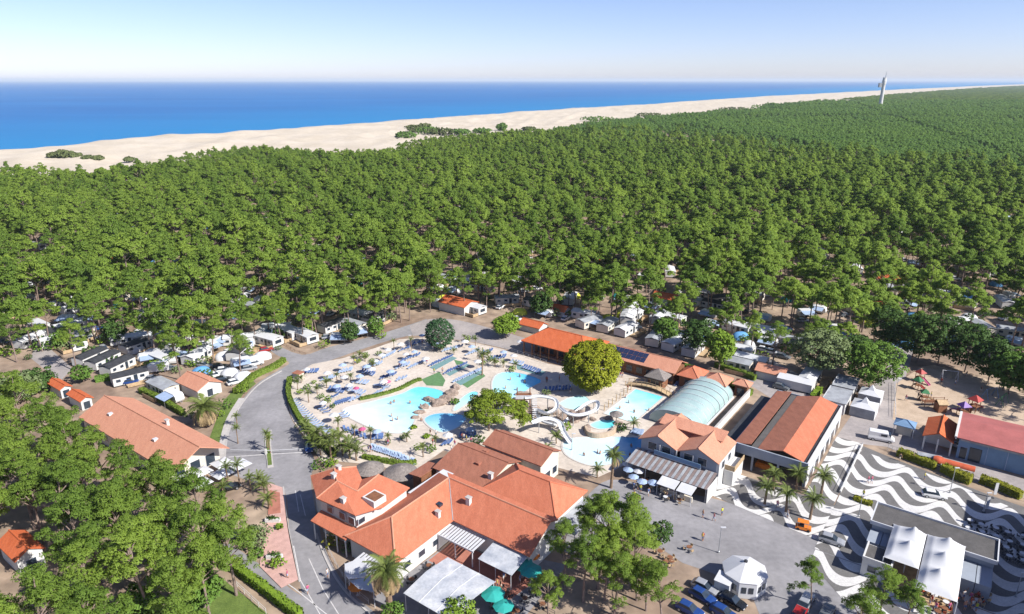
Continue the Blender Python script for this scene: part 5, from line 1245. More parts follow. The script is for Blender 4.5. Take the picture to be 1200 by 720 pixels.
# ------------------------------------------------------------------ shrubs and single trees
def shrub(u, v, r, h, m, label, group=None, seed=0, name='shrub', zs=0.0):
    p = P(u, v); ms = round_meshes(seed or int(u * 7 + v), h, r, .15, 34, 34, .3, m, (.35, .6), trunk_r=.06)
    t = tree(name, label, ms, (p.x, p.y, zs), 0, 1.0, group); t['category'] = 'shrub' if name == 'shrub' else 'tree'; return t
def rtree(u, v, H, Rc, m, label, zb=1.6, clumps=80, leaves=36, leaf=.42, name='broadleaf_tree', shape=1.0, seed=None, cr=(.55, 1.0), group=None, dense=False):
    p = P(u, v); ms = round_meshes(seed or int(u * 3 + v * 5), H, Rc, zb, int(clumps * 1.5), leaves, leaf, m, cr, shape, dense=dense); return tree(name, label, ms, (p.x, p.y, 0), rnd.uniform(0, 6), 1.0, group)
rtree(693, 459, 13.6, 6.3, LEAF_GOLD, 'huge rounded golden green cypress beside the pool restaurant', .3, 330, 60, .36, 'golden_cypress', cr=(.55, .85), dense=True)
rtree(514, 409, 9.6, 3.7, LEAF_FIR, 'dense dark rounded conifer at the upper corner of the pool deck', .2, 170, 80, .28, 'conifer', cr=(.4, .65), dense=True)
p = P(573, 505); tree('umbrella_pine', 'spreading umbrella pine with short dark trunk beside the splash pool', pine_meshes('u', 300, 10.2, 6.4, 6.2, 32, 9, 90, .32, LEAF_UMB, .5), (p.x, p.y, 0))
rtree(593, 396, 7.2, 3.9, LEAF_LIME, 'round bright green tree on the road above the pools', .8, 80)
rtree(779, 400, 8.0, 3.6, LEAF_MID, 'round mid green tree among the mobile homes behind the solar roof', .8, 80)
rtree(842, 434, 12, 4.0, LEAF_LIME, 'tall loose green tree beside the orange pavilions', 2, 90)
rtree(815, 418, 12, 4.6, LEAF_DARK, 'dark green tree behind the thatched bar pavilions', 2, 80)
rtree(960, 445, 14.5, 6.4, LEAF_GREY, 'large grey green tree behind the white mobile homes', 2.4, 130, leaves=40, name='poplar_tree')
rtree(1018, 457, 13.5, 6.6, LEAF_MID, 'large round green tree at the lane by the white marquee', 1.6, 130)
rtree(1000, 440, 12, 5, LEAF_DARK, 'dark shaded tree behind the large round green tree', 2, 90)
for i, (u, v, H, Rc, m, l) in enumerate([(1068, 424, 15, 5.0, LEAF_DARK, 'dark evergreen tree at the top corner of the playground'), (1098, 428, 16, 5.6, LEAF_DARK, 'broad dark evergreen tree behind the playground goal'), (1130, 436, 15, 5.6, LEAF_DARK, 'dark evergreen tree in the middle of the playground edge'), (1158, 448, 13, 4.6, LEAF_DARK, 'smaller dark evergreen tree along the playground edge'), (1182, 462, 12, 4.4, LEAF_MID, 'mid green tree beside the bare pale trunk at the playground'), (1205, 470, 13, 5, LEAF_MID, 'mid green tree behind the sports building roof'), (1040, 412, 13, 4.6, LEAF_DARK, 'dark tree where the lane enters the camping wood')]):
    rtree(u, v, H, Rc, m, l, 1.0, 90)
rtree(411, 402, 7, 2.8, LEAF_DARK, 'dark green tree at the pitches on the upper road', .5, 70); rtree(440, 394, 6.4, 2.6, LEAF_MID, 'small mid green tree behind the upper road bend', .5, 60)
rtree(633, 372, 9, 3.6, LEAF_DARK, 'dark tree beside the lime tent behind the pool restaurant', 1, 70)
rtree(773, 640, 4.8, 1.9, LEAF_DARK, 'small dark shrub like tree on the asphalt square edge', .6, 60, 60, .28)
rtree(756, 692, 6.0, 2.1, LEAF_LIME, 'bright green young tree beside the shaded car park', .8, 60, 60, .28)
rtree(538, 742, 4.6, 2.6, LEAF_LIME, 'bright green bush tree in front of the white marquee', .8, 60, 60, .28)
rtree(462, 735, 4.2, 1.6, LEAF_MID, 'green bush below the shaggy date palm', .3, 60, 60, .28)
rtree(75, 408, 6, 2.8, LEAF_MID, 'green bush tree beside the dark roofed mobile home', .5, 60); rtree(135, 404, 8, 3.4, LEAF_DARK, 'dark green tree between the mobile homes and the white vans', .5, 70)
rtree(20, 470, 6, 5.2, LEAF_GREY, 'wide grey green thicket below the camping lane', .3, 80); rtree(45, 458, 5, 4.0, LEAF_DARK, 'dark thicket at the bend of the camping lane', .3, 60)
rtree(98, 448, 4.5, 2.4, LEAF_MID, 'green bush between the small orange huts', .3, 50); rtree(240, 712, 6.5, 3.0, LEAF_MID, 'bushy green tree inside the bright hedge corner', .4, 80, 60, .3); rtree(165, 735, 6, 3.0, LEAF_MID, 'dark leafed bush under the leaning pine trunks', .4, 70, 60, .3)
rtree(300, 640, 4, 2.2, LEAF_GREY, 'pale green bush over the parked car by the side road', .4, 50, 60, .28)
for i, (u, v, r, h, m, l) in enumerate([(447, 397, 1.8, 2.4, LEAF_LIME, 'lime green shrub on the upper road verge'), (379, 408, 1.9, 2.6, LEAF_LIME, 'pale lime shrub beside the white caravan'), (265, 478, 2.2, 2.2, LEAF_MID, 'green shrub on the lawn verge'), (255, 490, 1.8, 1.8, LEAF_LIME, 'lime shrub beside the date palm'), (285, 461, 1.6, 2.4, LEAF_LIME, 'upright lime shrub on the pavement hedge'), (232, 492, 2.0, 2.4, LEAF_DARK, 'dark shrub behind the date palm trunk'), (394, 628, 1.2, 2.2, LEAF_LIME, 'lime shrub at the clubhouse porch'), (390, 640, 1.4, 1.6, LEAF_YEL, 'yellow shrub in the clubhouse street bed'), (410, 645, 1.4, 1.2, LEAF_GREY, 'grey shrub in the clubhouse street bed'), (325, 664, 1.4, 1.5, LEAF_LIME, 'green shrub at the tip of the pink pavement'), (303, 652, 1.3, 1.3, LEAF_MID, 'green shrub beside the red bench bed'), (328, 620, .7, 1.0, LEAF_LIME, 'narrow shrub along the pink pavement kerb'), (500, 513, .9, .7, LEAF_LIME, 'small lime plant on the splash pool rim'), (485, 502, .8, .6, LEAF_LIME, 'small lime plant on the lagoon rim'), (534, 474, 1.2, 1.6, LEAF_MID, 'green plant on the boulders by the lagoon'), (640, 488, 1.3, 1.6, LEAF_DARK, 'dark plant between the slide boulders'), (664, 505, 1.3, 2.2, LEAF_LIME, 'lime plant at the foot of the slide boulders'), (728, 505, 1.5, 1.5, LEAF_DARK, 'dark shrub under the tiny straw parasol'), (560, 520, 1.8, 1.6, LEAF_DARK, 'dark shrub behind the bar block roof'), (640, 462, 1.2, 1.0, LEAF_GREY, 'grey shrub by the slide terrace'), (612, 468, 1.0, 1.2, LEAF_MID, 'green shrub on the swimming pool corner'), (700, 660, 1.2, 1.2, LEAF_GREY, 'grey shrub under the square pines'), (375, 548, 2.0, 1.6, LEAF_MID, 'green shrub against the clubhouse back wall'), (388, 546, 1.6, 1.3, LEAF_LIME, 'lime shrub against the clubhouse back wall'), (890, 425, 2.2, 3.6, LEAF_LIME, 'round lime bush between the bungalows and the lane')]):
    shrub(u, v, r, h, m, l)

# ------------------------------------------------------------------ big pines near the camera
def npine(u, v, H, l, k=None, g=None):
    p = P(u, v); ms = NEARP[rnd.randrange(5) if k is None else k]; return tree('pine_tree', l, ms, (p.x, p.y, 0), rnd.uniform(0, 6.28), H / 16, g)
LEFTP = [(-60, 430), (10, 452), (55, 470), (90, 497), (140, 528), (195, 560), (235, 574), (262, 594), (266, 622), (243, 640), (228, 668), (215, 715), (170, 690), (120, 660), (95, 690), (110, 730), (60, 790), (-120, 790)]
HOLE = [(-60, 590), (60, 580), (92, 620), (95, 665), (50, 695), (-60, 705)]
lp = []
for _ in range(6000):
    u, v = rnd.uniform(-120, 310), rnd.uniform(430, 800)
    if not inpoly(u, v, LEFTP) or inpoly(u, v, HOLE): continue
    p = P(u, v, 12)
    if all((p - q).length > 4.9 for q in lp): lp.append(p)
for p in lp:
    u, v = PROJ(p.x, p.y, 0)
    tree('pine_tree', 'big pine of the dense stand between the orange hall and the side road', NEARP[rnd.randrange(5)], (p.x, p.y, 0), rnd.uniform(0, 6.28), rnd.uniform(.82, 1.05), 'big pines of the stand by the orange hall')
for (u, v, H, l) in [(700, 690, 13.5, 'pine of the restaurant corner group, closest to the orange roof'), (730, 676, 15, 'tallest pine of the group between restaurant and square'), (683, 706, 12.5, 'pine with bare dark trunk on the sandy strip'), (662, 690, 11, 'low pine above the turquoise parasols'), (746, 704, 12, 'pine of the group beside the bright young tree'), (642, 726, 8.5, 'small pine in front of the terrace kerb'), (720, 722, 11, 'pine with bare trunk beside the sandy path'), (775, 745, 11, 'pine beside the parked dark cars'), (950, 712, 8.5, 'round crowned pine beside the parked cars at the asphalt square'), (1028, 735, 10, 'pine in front of the bar annex wall'), (1060, 740, 9, 'pine beside the tensile canopy terrace'), (1000, 760, 10, 'pine between the parked cars and the bar annex'), (213, 446, 15.5, 'tall pine standing over the cottage with pale roof'), (90, 436, 14, 'tall bare trunked pine at the dark roofed mobile home'), (282, 440, 13, 'pine with bare pale trunk over the camping pitches'), (182, 418, 13, 'pine beside the white vans in the pitches'), (250, 424, 14, 'pine at the pitches behind the cottage'), (20, 425, 13, 'pine above the camping lane thicket'), (330, 400, 13, 'pine at the lane mouth on the upper road'), (355, 402, 13, 'pine on the bare earth by the upper road'), (372, 398, 13.5, 'pine next to the white caravan on the upper road'), (470, 378, 14, 'pine with two tone trunk at the upper road bend'), (480, 376, 12, 'slim pine at the upper road bend'), (545, 366, 14, 'pine at the pitches above the sandy road'), (1175, 458, 11, 'pine with pale bare trunk by the playground'), (905, 430, 13, 'pine over the bungalows by the white mobile homes'), (760, 392, 13, 'pine behind the hedge of the solar roof building'), (700, 378, 14, 'pine behind the pool restaurant roof'), (1075, 425, 12, 'pine leaning over the playground entrance'), (712, 668, 14.5, 'pine at the back of the restaurant corner group'), (692, 676, 13, 'pine whose shade falls on the orange roof'), (708, 704, 12, 'leafy pine in front of the corner group'), (757, 716, 10, 'pine at the car park edge of the corner group'), (150, 402, 13, 'pine behind the dark green tree by the white vans'), (232, 418, 14, 'pine behind the cottage ridge'), (300, 402, 13, 'pine over the white dome tents'), (118, 404, 13, 'pine behind the short row of mobile homes'), (50, 412, 12.5, 'pine beside the camping lane'), (410, 386, 13, 'pine behind the tilted awning caravan'), (440, 380, 13, 'pine behind the small mid green tree'), (520, 364, 13, 'pine at the red sanitary block'), (570, 362, 13, 'pine above the round bright green tree'), (850, 405, 13, 'pine behind the tall loose tree'), (880, 412, 13, 'pine over the bungalow hedge'), (940, 422, 13, 'pine next to the grey green tree')]:
    npine(u, v, H, l)
for i, (u, v, r, h) in enumerate([(78, 188, 8, 8), (89, 189, 7, 6), (67, 188, 6, 6), (104, 190, 5, 4), (115, 190, 5, 3.5), (152, 191, 4, 3)]):
    p = P(u, v); ms = round_meshes(900 + i, h, r, .1, 120, 12, 1.2, LEAF_SCRUB, (.9, 1.5)); t = tree('dune_shrub', 'clump of scrub on the bare dune sand in the left bay', ms, (p.x, p.y, 1.6), group='scrub on the left dune'); t['category'] = 'shrub'
for i, (u, v, r, h) in enumerate([(475, 163, 16, 9), (490, 156, 18, 10), (505, 158, 20, 11), (520, 159, 22, 10), (540, 159, 16, 8), (497, 152, 12, 9), (588, 154, 8, 11), (484, 152, 10, 6), (565, 157, 14, 7), (620, 154, 12, 6), (700, 143, 30, 9), (760, 138, 30, 9), (900, 127, 50, 10), (860, 130, 40, 9)]):
    p = P(u, v); ms = round_meshes(930 + i, h, r, .1, 110, 6, 1.6, LEAF_SCRUB if i % 2 else PINE_B, (.9, 1.5)); t = tree('dune_shrub', 'clump of dark scrub where the forest meets the dunes', ms, (p.x, p.y, .6), group='scrub at the forest edge on the dunes'); t['category'] = 'shrub'

# trees just outside the view on the right whose shade falls on the mosaic and the playground
t = thing('apartment_block', 'tall pale apartment block on the far side of the mosaic plaza', 'building', S(27.5, 118))
MB().sbox(21.5, 34, 92, 141, 0, 14).build('wall', 'cream', t); MB().sbox(21.2, 34.3, 91.7, 141.3, 14, 14.3).build('roof', 'flatroof', t)
for k in range(4):
    for i in range(15):
        f = MB().sbox(21.42, 21.56, 94 + i * 3.1, 95.6 + i * 3.1, 1 + k * 3.3, 2.6 + k * 3.3).build('window', 'frame', t); MB().sbox(21.38, 21.5, 94.1 + i * 3.1, 95.5 + i * 3.1, 1.1 + k * 3.3, 2.5 + k * 3.3).build('pane', 'glass', f)
for (u, v, H) in [(1225, 478, 14), (1250, 490, 15), (1232, 500, 13), (1268, 478, 15), (1215, 466, 13)]:
    q = P(u, v); tree('pine_tree', 'pine beyond the far end of the playground sand', NEARP[rnd.randrange(5)], (q.x, q.y, 0), rnd.uniform(0, 6.28), H / 16, 'pines beyond the playground sand')
# undergrowth shrubs on the camping ground
UG = [round_meshes(600 + i, 2.4, 1.6, .1, 30, 22, .36, m_, (.4, .65), trunk_r=.05) for i, m_ in enumerate((LEAF_MID, LEAF_DARK, LEAF_GREY, LEAF_LIME))]
ugn = ('mid green', 'dark green', 'grey green', 'lime green'); ug = random.Random(5)
for _ in range(230):
    u, v = ug.uniform(-10, 1210), 0
    v = front_v(u) + ug.uniform(-55, 22) * ug.random() ** .5
    if 330 < u < 660 and v > front_v(u) - 3: continue
    if u > 600 and v > front_v(u) - 2: continue
    p = P(u, v); k = ug.randrange(4); wh = 'beside the orange hall pitches' if u < 330 else 'under the pines above the upper road' if u < 620 else 'under the pines behind the restaurant roofs' if u < 880 else 'under the pines towards the playground'
    t = tree('shrub', f'{ugn[k]} garden shrub {wh}', UG[k], (p.x, p.y, 0), ug.uniform(0, 6), ug.uniform(.6, 1.4), f'{ugn[k]} shrubs {wh}'); t['category'] = 'shrub'

for i, (u, v) in enumerate([(346, 447), (352, 462), (360, 458), (368, 450), (376, 468), (384, 472), (390, 478), (420, 426), (428, 420), (436, 424), (444, 417), (548, 400), (556, 397), (566, 428), (574, 424), (582, 426), (528, 400), (600, 436), (455, 520), (490, 528), (505, 530), (472, 515), (368, 512), (380, 518), (395, 528), (405, 531)]):
    p = P(u, v); k = (0, 3)[i % 2]; t = tree('shrub', f'{ugn[k]} shrub in a planting bed on the pool deck', UG[k], (p.x, p.y, .03), i, .45 + .25 * (i % 3) / 2, f'{ugn[k]} shrubs on the pool deck'); t['category'] = 'shrub'
# ------------------------------------------------------------------ camping: mobile homes, caravans, tents, cars
def car_proto(label, paint_m, van=False, L=4.2, W=1.75, H=1.48):
    t = thing('car' if not van else 'van', label, 'car' if not van else 'van'); hl = L / 2; w = W / 2
    if van: prof = [(-hl, .35, 1.0, .94), (-hl + .05, .3, 1.15, 1), (-hl * .5, .28, 1.2, 1), (hl * .55, .28, 1.15, 1), (hl * .85, .3, 1.0, .96), (hl, .36, .75, .86)]
    else: prof = [(-hl, .42, .82, .86), (-hl * .9, .32, .92, .96), (-hl * .45, .26, .95, 1), (hl * .3, .26, .93, 1), (hl * .72, .28, .84, .97), (hl * .95, .34, .7, .9), (hl, .42, .6, .8)]
    vs = []
    for x, z0, z1, f in prof:
        ww = w * f
        vs += [(x, -ww * .92, z0), (x, -ww, (z0 + z1) / 2), (x, -ww * .9, z1), (x, ww * .9, z1), (x, ww, (z0 + z1) / 2), (x, ww * .92, z0)]
    n = 6; fs = [(i * n + k, i * n + (k + 1) % n, (i + 1) * n + (k + 1) % n, (i + 1) * n + k) for i in range(len(prof) - 1) for k in range(n)]
    fs += [tuple(range(n)), tuple(range((len(prof) - 1) * n, len(prof) * n))[::-1]]
    MB().add(vs, [f[::-1] for f in fs]).build('body', paint_m, t)
    zt = H if not van else 2.15
    cs = [(-hl * .93, -hl * .70), (hl * .42, hl * .05)] if not van else [(-hl * .98, -hl * .95), (hl * .72, hl * .42)]
    (b0, t0), (b1, t1) = cs; wb, wt = w * .88, w * .74 if not van else w * .86; zb = .88 if not van else 1.1
    q0 = [(b0, -wb, zb), (b1, -wb, zb), (b1, wb, zb), (b0, wb, zb)]; q1 = [(t0, -wt, zt - .06), (t1, -wt, zt - .06), (t1, wt, zt - .06), (t0, wt, zt - .06)]
    MB().hexa(q0, q1).build('window', 'glass' if not van else paint_m, t)
    MB().hexa([(t0 - .02, -wt - .01, zt - .075), (t1 + .02, -wt - .01, zt - .075), (t1 + .02, wt + .01, zt - .075), (t0 - .02, wt + .01, zt - .075)], [(t0 + .1, -wt + .08, zt), (t1 - .15, -wt + .08, zt), (t1 - .15, wt - .08, zt), (t0 + .1, wt - .08, zt)]).build('roof', paint_m, t)
    if van: MB().box(hl * .5, hl * .68, -w * .78, w * .78, 1.2, 1.9).box(-.2, hl * .4, -w * .91, w * .91, 1.35, 1.85).build('windscreen', 'glass', t)
    for x in (-hl * .62, hl * .62):
        for s in (-1, 1):
            wh = MB().tube((x, s * (w - .2), .32), (x, s * (w + .01), .32), .32, .32, 12).build('wheel', 'tyre', t)
            MB().tube((x, s * (w - .02), .32), (x, s * (w + .025), .32), .2, .2, 10).build('rim', 'metal', wh)
    for s in (-1, 1):
        MB().box(hl - .12, hl + .01, s * w * .6 - .16, s * w * .6 + .16, .52, .66).build('headlight', 'frame', t); MB().box(-hl - .01, -hl + .12, s * w * .66 - .12, s * w * .66 + .12, .62, .8).build('tail_light', 'red', t)
    return t
M['carwhite'] = mat('white_car_paint', (.78, .78, .77), .25, .02, 1, .5); M['carblack'] = mat('black_car_paint', (.015, .017, .02), .2, .05, 1, .5); M['carblue'] = mat('blue_car_paint', (.02, .06, .22), .2, .05, 1, .5); M['carsilver'] = mat('silver_car_paint', (.45, .46, .48), .25, .04, 1, .5, metal=.3); M['carred'] = mat('red_car_paint', (.35, .02, .02), .25, .05, 1, .5); M['cargrey'] = mat('grey_car_paint', (.13, .14, .15), .25, .05, 1, .5)
CARS = {k: car_proto('parked car x y', 'car' + k) for k in ('white', 'black', 'blue', 'silver', 'red', 'grey')}
VAN = car_proto('white van x y', 'carwhite', True, 5.2, 2.0)
def car(k, u, v, deg, label, group=None):
    p = P(u, v); return place(CARS[k] if k != 'van' else VAN, (p.x, p.y, .035), R(deg), 1.0, label, group)
for (k, u, v, d, l) in [('blue', 823, 702, 20 - 65, 'dark blue car parked beside the octagonal tent shadow'), ('silver', 826, 692, -40, 'blue grey car parked between the tent and the dark blue car'), ('black', 858, 708, -44, 'black car parked beside the white box tent'), ('blue', 848, 722, -44, 'dark blue car at the lower edge of the car park'), ('blue', 808, 718, -40, 'blue car half under the pine by the car park'), ('silver', 944, 708, 50, 'silver car parked under the round crowned pine'), ('red', 936, 722, 50, 'red car parked next to the silver car under the pine'), ('grey', 968, 722, 50, 'grey car parked between the pines near the bar annex'), ('silver', 974, 636, -32, 'silver car parked on the mosaic pavement near the bar'), ('white', 1094, 583, -20, 'white car standing on the wave mosaic plaza beside the tables'), ('van', 1032, 516, -25, 'white van at the end of the low rail wall'), ('black', 282, 632, 10, 'dark car under the pale bush beside the side road'), ('white', 1123, 525, 120, 'white car in front of the garage'), ('blue', 362, 527, -70, 'dark car parked at the barrier by the palm bed'), ('black', 269, 574, 30, 'dark car in the shade of the palms at the orange hall terrace')]: car(k, u, v, d, l)
CW = [('white', 165, 392, -10), ('silver', 168, 400, -10), ('white', 172, 406, -12), ('black', 258, 432, 20), ('white', 263, 436, 20), ('silver', 180, 446, 10), ('blue', 153, 450, 20), ('white', 270, 414, 60), ('grey', 290, 420, 30), ('white', 300, 428, 30), ('silver', 385, 397, 20), ('white', 346, 392, -10), ('white', 445, 378, 10), ('grey', 585, 380, -30), ('white', 606, 376, -35), ('silver', 668, 372, -20), ('blue', 742, 372, -30), ('white', 905, 415, -36), ('grey', 917, 420, -36), ('black', 897, 402, -36), ('white', 895, 412, -36), ('black', 910, 447, -36), ('grey', 915, 456, -36)]
for (k, u, v, d) in CW:
    z = 'left camping pitches behind the cottage' if u < 310 else 'pitches along the upper road' if u < 640 else 'pitches behind the solar roof and pavilions'
    car(k, u, v, d, f'{k} car parked in the {z}', f'{k} cars in the {z}')
def home_proto(label, roofm, wallm='white', L=8.4, W=4.0):
    t = thing('mobile_home', label, 'mobile home'); l, w = L / 2, W / 2
    MB().box(-l, l, -w, w, .35, 2.6).build('wall', wallm, t)
    MB().slab([(-l - .15, -w - .15, 2.6), (l + .15, -w - .15, 2.6), (l + .15, 0, 3.15), (-l - .15, 0, 3.15)], .08).slab([(-l - .15, 0, 3.15), (l + .15, 0, 3.15), (l + .15, w + .15, 2.6), (-l - .15, w + .15, 2.6)], .08).build('roof', roofm, t)
    MB().box(-l + .2, l - .2, -w + .2, w - .2, 0, .36).build('skirt', 'dark', t)
    for x in (-3, -.6, 2.6):
        f = MB().box(x - .6, x + .6, -w - .05, -w + .02, 1.2, 2.1).build('window', 'frame', t); MB().box(x - .52, x + .52, -w - .07, -w - .04, 1.28, 2.02).build('pane', 'glass', f)
    MB().box(.6, 1.5, -w - .05, -w + .02, .4, 2.35).build('door', 'glass', t); f = MB().box(l - .02, l + .05, -1.1, 1.1, 1.1, 2.15).build('window', 'glass', t)
    MB().box(-1.5, l, -w - 2.6, -w - .06, .2, .36).build('deck', 'paletimber', t); MB().box(-1.5, l, -w - 2.6, -w - 2.54, .36, 1.2).box(l - .06, l, -w - 2.53, -w - .2, .36, 1.2).build('deck_rail', 'paletimber', t)
    return t
HOMES = {'white': home_proto('x', 'canvas'), 'dark': home_proto('x', 'dark'), 'grey': home_proto('x', 'sheet', 'cream')}
def caravan_proto():
    t = thing('caravan', 'x', 'caravan'); prof = [(-2.6, .6), (-2.75, 1.2), (-2.6, 2.2), (-2.2, 2.6), (2.0, 2.6), (2.6, 2.1), (2.8, 1.1), (2.5, .6)]
    n = len(prof); MB().add([(x, -1.1, z) for x, z in prof] + [(x, 1.1, z) for x, z in prof], [tuple(range(n)), tuple(range(2 * n - 1, n - 1, -1))] + [(i, n + i, n + (i + 1) % n, (i + 1) % n) for i in range(n)]).build('body', 'carwhite', t)
    for x in (-1.4, .6): MB().box(x - .5, x + .5, -1.13, -1.09, 1.4, 2.0).build('window', 'glass', t)
    MB().box(1.3, 1.95, -1.13, -1.09, .7, 2.3).build('door', 'frame', t)
    for s in (-1, 1): MB().tube((0, s * .9, .35), (0, s * 1.12, .35), .35, .35, 10).build('wheel', 'tyre', t)
    MB().box(2.5, 3.6, -.06, .06, .55, .65).build('drawbar', 'metal', t)
    MB().slab([(-2.2, -3.6, 1.9), (2.2, -3.6, 1.9), (2.2, -1.12, 2.4), (-2.2, -1.12, 2.4)], .04).build('awning', 'paleblue', t)
    for x in (-2.1, 2.1): MB().tube((x, -3.55, 0), (x, -3.55, 1.9), .03, .03).build('awning_pole', 'metal', t)
    return t
CARAVAN = caravan_proto()
def tent_proto(m):
    t = thing('tent', 'x', 'tent'); N = 10; vs = []
    for i in range(N + 1):
        x = -2.4 + 4.8 * i / N; r = 1.75 * (1 - .55 * abs(x / 2.4) ** 3)
        for k in range(9):
            th = math.pi * k / 8; vs.append((x, -r * 1.05 * math.cos(th), r * 1.15 * math.sin(th) ** .9))
    MB().add(vs, [(i * 9 + k, (i + 1) * 9 + k, (i + 1) * 9 + k + 1, i * 9 + k + 1) for i in range(N) for k in range(8)] + [tuple(range(9)), tuple(range(N * 9, N * 9 + 9))[::-1]]).build('flysheet', m, t, True)
    MB().box(2.38, 2.42, -.4, .4, .02, .75).build('door_flap', 'dark', t); return t
TENTS = {k: tent_proto(k + 'tent') for k in ('yellow', 'teal', 'blue')}; TENTS['white'] = tent_proto('canvas')
CN = {'yellow': 'lime yellow', 'teal': 'teal', 'blue': 'blue', 'white': 'white'}
crg0 = random.Random(3)
def zone(u, v):
    if v > 400 and u < 320: return 'on the pitches beside the orange hall'
    if u < 330: return 'under the left pines'
    if u < 620: return 'under the pines above the upper road'
    if u < 880: return 'under the pines behind the restaurant roofs'
    return 'under the pines towards the playground'
def homep(k, u, v, deg, label=None):
    p = P(u, v); kk = {'white': 'white roofed', 'dark': 'dark roofed', 'grey': 'grey roofed'}[k]
    l = label or f'{kk} mobile home {zone(u, v)}'; place(HOMES[k], (p.x, p.y, 0), R(deg), 1.0, l, None if label else l.replace('mobile home', 'mobile homes'))
def carav(u, v, deg, label=None):
    p = P(u, v); l = label or f'white caravan with awning {zone(u, v)}'; place(CARAVAN, (p.x, p.y, 0), R(deg), 1.0, l, None if label else l.replace('caravan', 'caravans'))
def tentp(k, u, v, deg, label=None, sc=1.0):
    p = P(u, v); l = label or f'{CN[k]} dome tent {zone(u, v)}'; place(TENTS[k], (p.x, p.y, 0), R(deg), sc, l, None if label else l.replace('tent', 'tents'))
homep('dark', 107, 424, 54 + 20, 'dark roofed mobile home at the lane end of the short row'); homep('dark', 122, 428, 74, 'dark roofed mobile home in the middle of the short row'); homep('dark', 139, 434, 74, 'dark roofed mobile home at the orange hall end of the short row')
homep('dark', 58, 396, -10, 'dark roofed mobile home beside the bare trunked pine'); homep('grey', 80, 404, -10, 'grey roofed mobile home behind the bare trunked pine'); homep('dark', 153, 447, 40, 'dark roofed mobile home in front of the hedge by the orange hall'); homep('grey', 192, 460, -36, 'grey roofed mobile home between the hedge and the cottage'); carav(205, 470, -36, 'white caravan beside the hedge of the orange hall')
tentp('white', 270, 440, 20, 'white dome tent on the pitch above the left pavement'); tentp('white', 308, 420, 20, 'white dome tent at the hedge end above the pavement'); tentp('white', 298, 425, 40); carav(283, 430, 30); homep('white', 320, 372, 0); carav(398, 400, 5, 'white caravan beside the lime shrub on the upper road'); carav(419, 394, 30, 'white caravan with tilted awning on the upper road'); tentp('teal', 320, 385, 0); homep('white', 325, 390, 10)
tentp('yellow', 670, 350, 10, 'lime yellow dome tent in the gap behind the pool restaurant', 1.3); tentp('yellow', 728, 372, 90, 'lime yellow upright tent behind the solar roof', 1.2); tentp('yellow', 520, 352, 0); tentp('teal', 140, 362, 10); tentp('teal', 725, 350, 10)
for (k, u, v, d) in [('white', 740, 375, 50), ('white', 772, 377, 60), ('grey', 690, 382, 40), ('grey', 712, 386, 58), ('white', 734, 391, 50), ('grey', 768, 402, 62), ('white', 790, 408, 48), ('white', 812, 414, 56), ('white', 865, 415, -36), ('white', 880, 428, -36), ('grey', 862, 432, -36), ('white', 905, 400, -36), ('grey', 925, 405, -36), ('white', 890, 392, -36), ('white', 800, 400, -36)]: homep(k, u, v, d)
homep('white', 932, 455, 54 + 90, 'white mobile home beside the sandy lane, longer side to the market hall'); homep('white', 948, 449, 54, 'white mobile home backing on the grey green tree')
for (k, u, v, d) in [('white', 190, 428, 20), ('grey', 200, 434, 25), ('black', 228, 425, -20), ('silver', 240, 430, -15), ('white', 252, 442, 30), ('black', 262, 447, 30), ('white', 276, 450, 40), ('silver', 292, 434, 30), ('red', 312, 412, 35), ('white', 140, 400, -10), ('black', 150, 408, -10), ('white', 200, 412, 70), ('grey', 222, 408, 70), ('white', 240, 405, 10), ('black', 262, 404, 10), ('white', 110, 398, 20)]:
    l = f'{k} car on the crowded pitches between the cottage and the lane'; car(k, u, v, d, l, f'{k} cars between the cottage and the lane')
for (u, v, d) in [(175, 424, 30), (186, 436, 200), (246, 412, 60), (288, 408, 20), (206, 424, 100)]: carav(u, v, d)
for (k, u, v) in [('white', 285, 444), ('white', 262, 420), ('blue', 236, 438), ('teal', 196, 420), ('white', 160, 412)]: tentp(k, u, v, crg0.uniform(0, 90))
crg = random.Random(99)
n = 0; taken = []
def camp_item(u, v):
    global n
    p = P(u, v)
    if any((p.x - x) ** 2 + (p.y - y) ** 2 < 5.0 for x, y, s in pts[:2600] if abs(p.y - y) < 4): return
    if any((p - q).length < 6.0 for q in taken): return
    taken.append(p); n += 1; k = crg.random(); d = crg.choice([-36, 54, 10, -36, 80]) + crg.uniform(-8, 8)
    if k < .34: homep(crg.choice(['white', 'white', 'grey', 'dark']), u, v, d)
    elif k < .54: carav(u, v, d)
    elif k < .72: tentp(crg.choice(['teal', 'blue', 'white', 'white', 'blue', 'yellow']), u, v, d, None, crg.uniform(.9, 1.3))
    else:
        kk = crg.choice(['white', 'silver', 'grey', 'black', 'blue', 'white']); l = f'{kk} car parked {zone(u, v)}'; car(kk, u, v, d, l, l.replace('car', 'cars'))
for (u0, v0, r) in CLEAR:
    for _ in range(5):
        p = P(u0, v0); an = crg.uniform(0, 6.28); rr = r * .8 * crg.random() ** .5
        u, v = PROJ(p.x + rr * math.cos(an), p.y + rr * math.sin(an), 0)
        if v < front_v(max(-80, min(1290, u))) - 2: camp_item(u, v)
for u in range(-10, 1210, 9):
    if crg.random() < .75 and not (440 < u < 520) and not (840 < u < 960):
        v = front_v(u) - crg.uniform(0, 12); camp_item(u + crg.uniform(-4, 4), v)
for _ in range(3000):
    if n > 420: break
    u, v = crg.uniform(-20, 1210), 410 - 180 * crg.random() ** 1.4
    if v > front_v(u) - 4: continue
    camp_item(u, v)
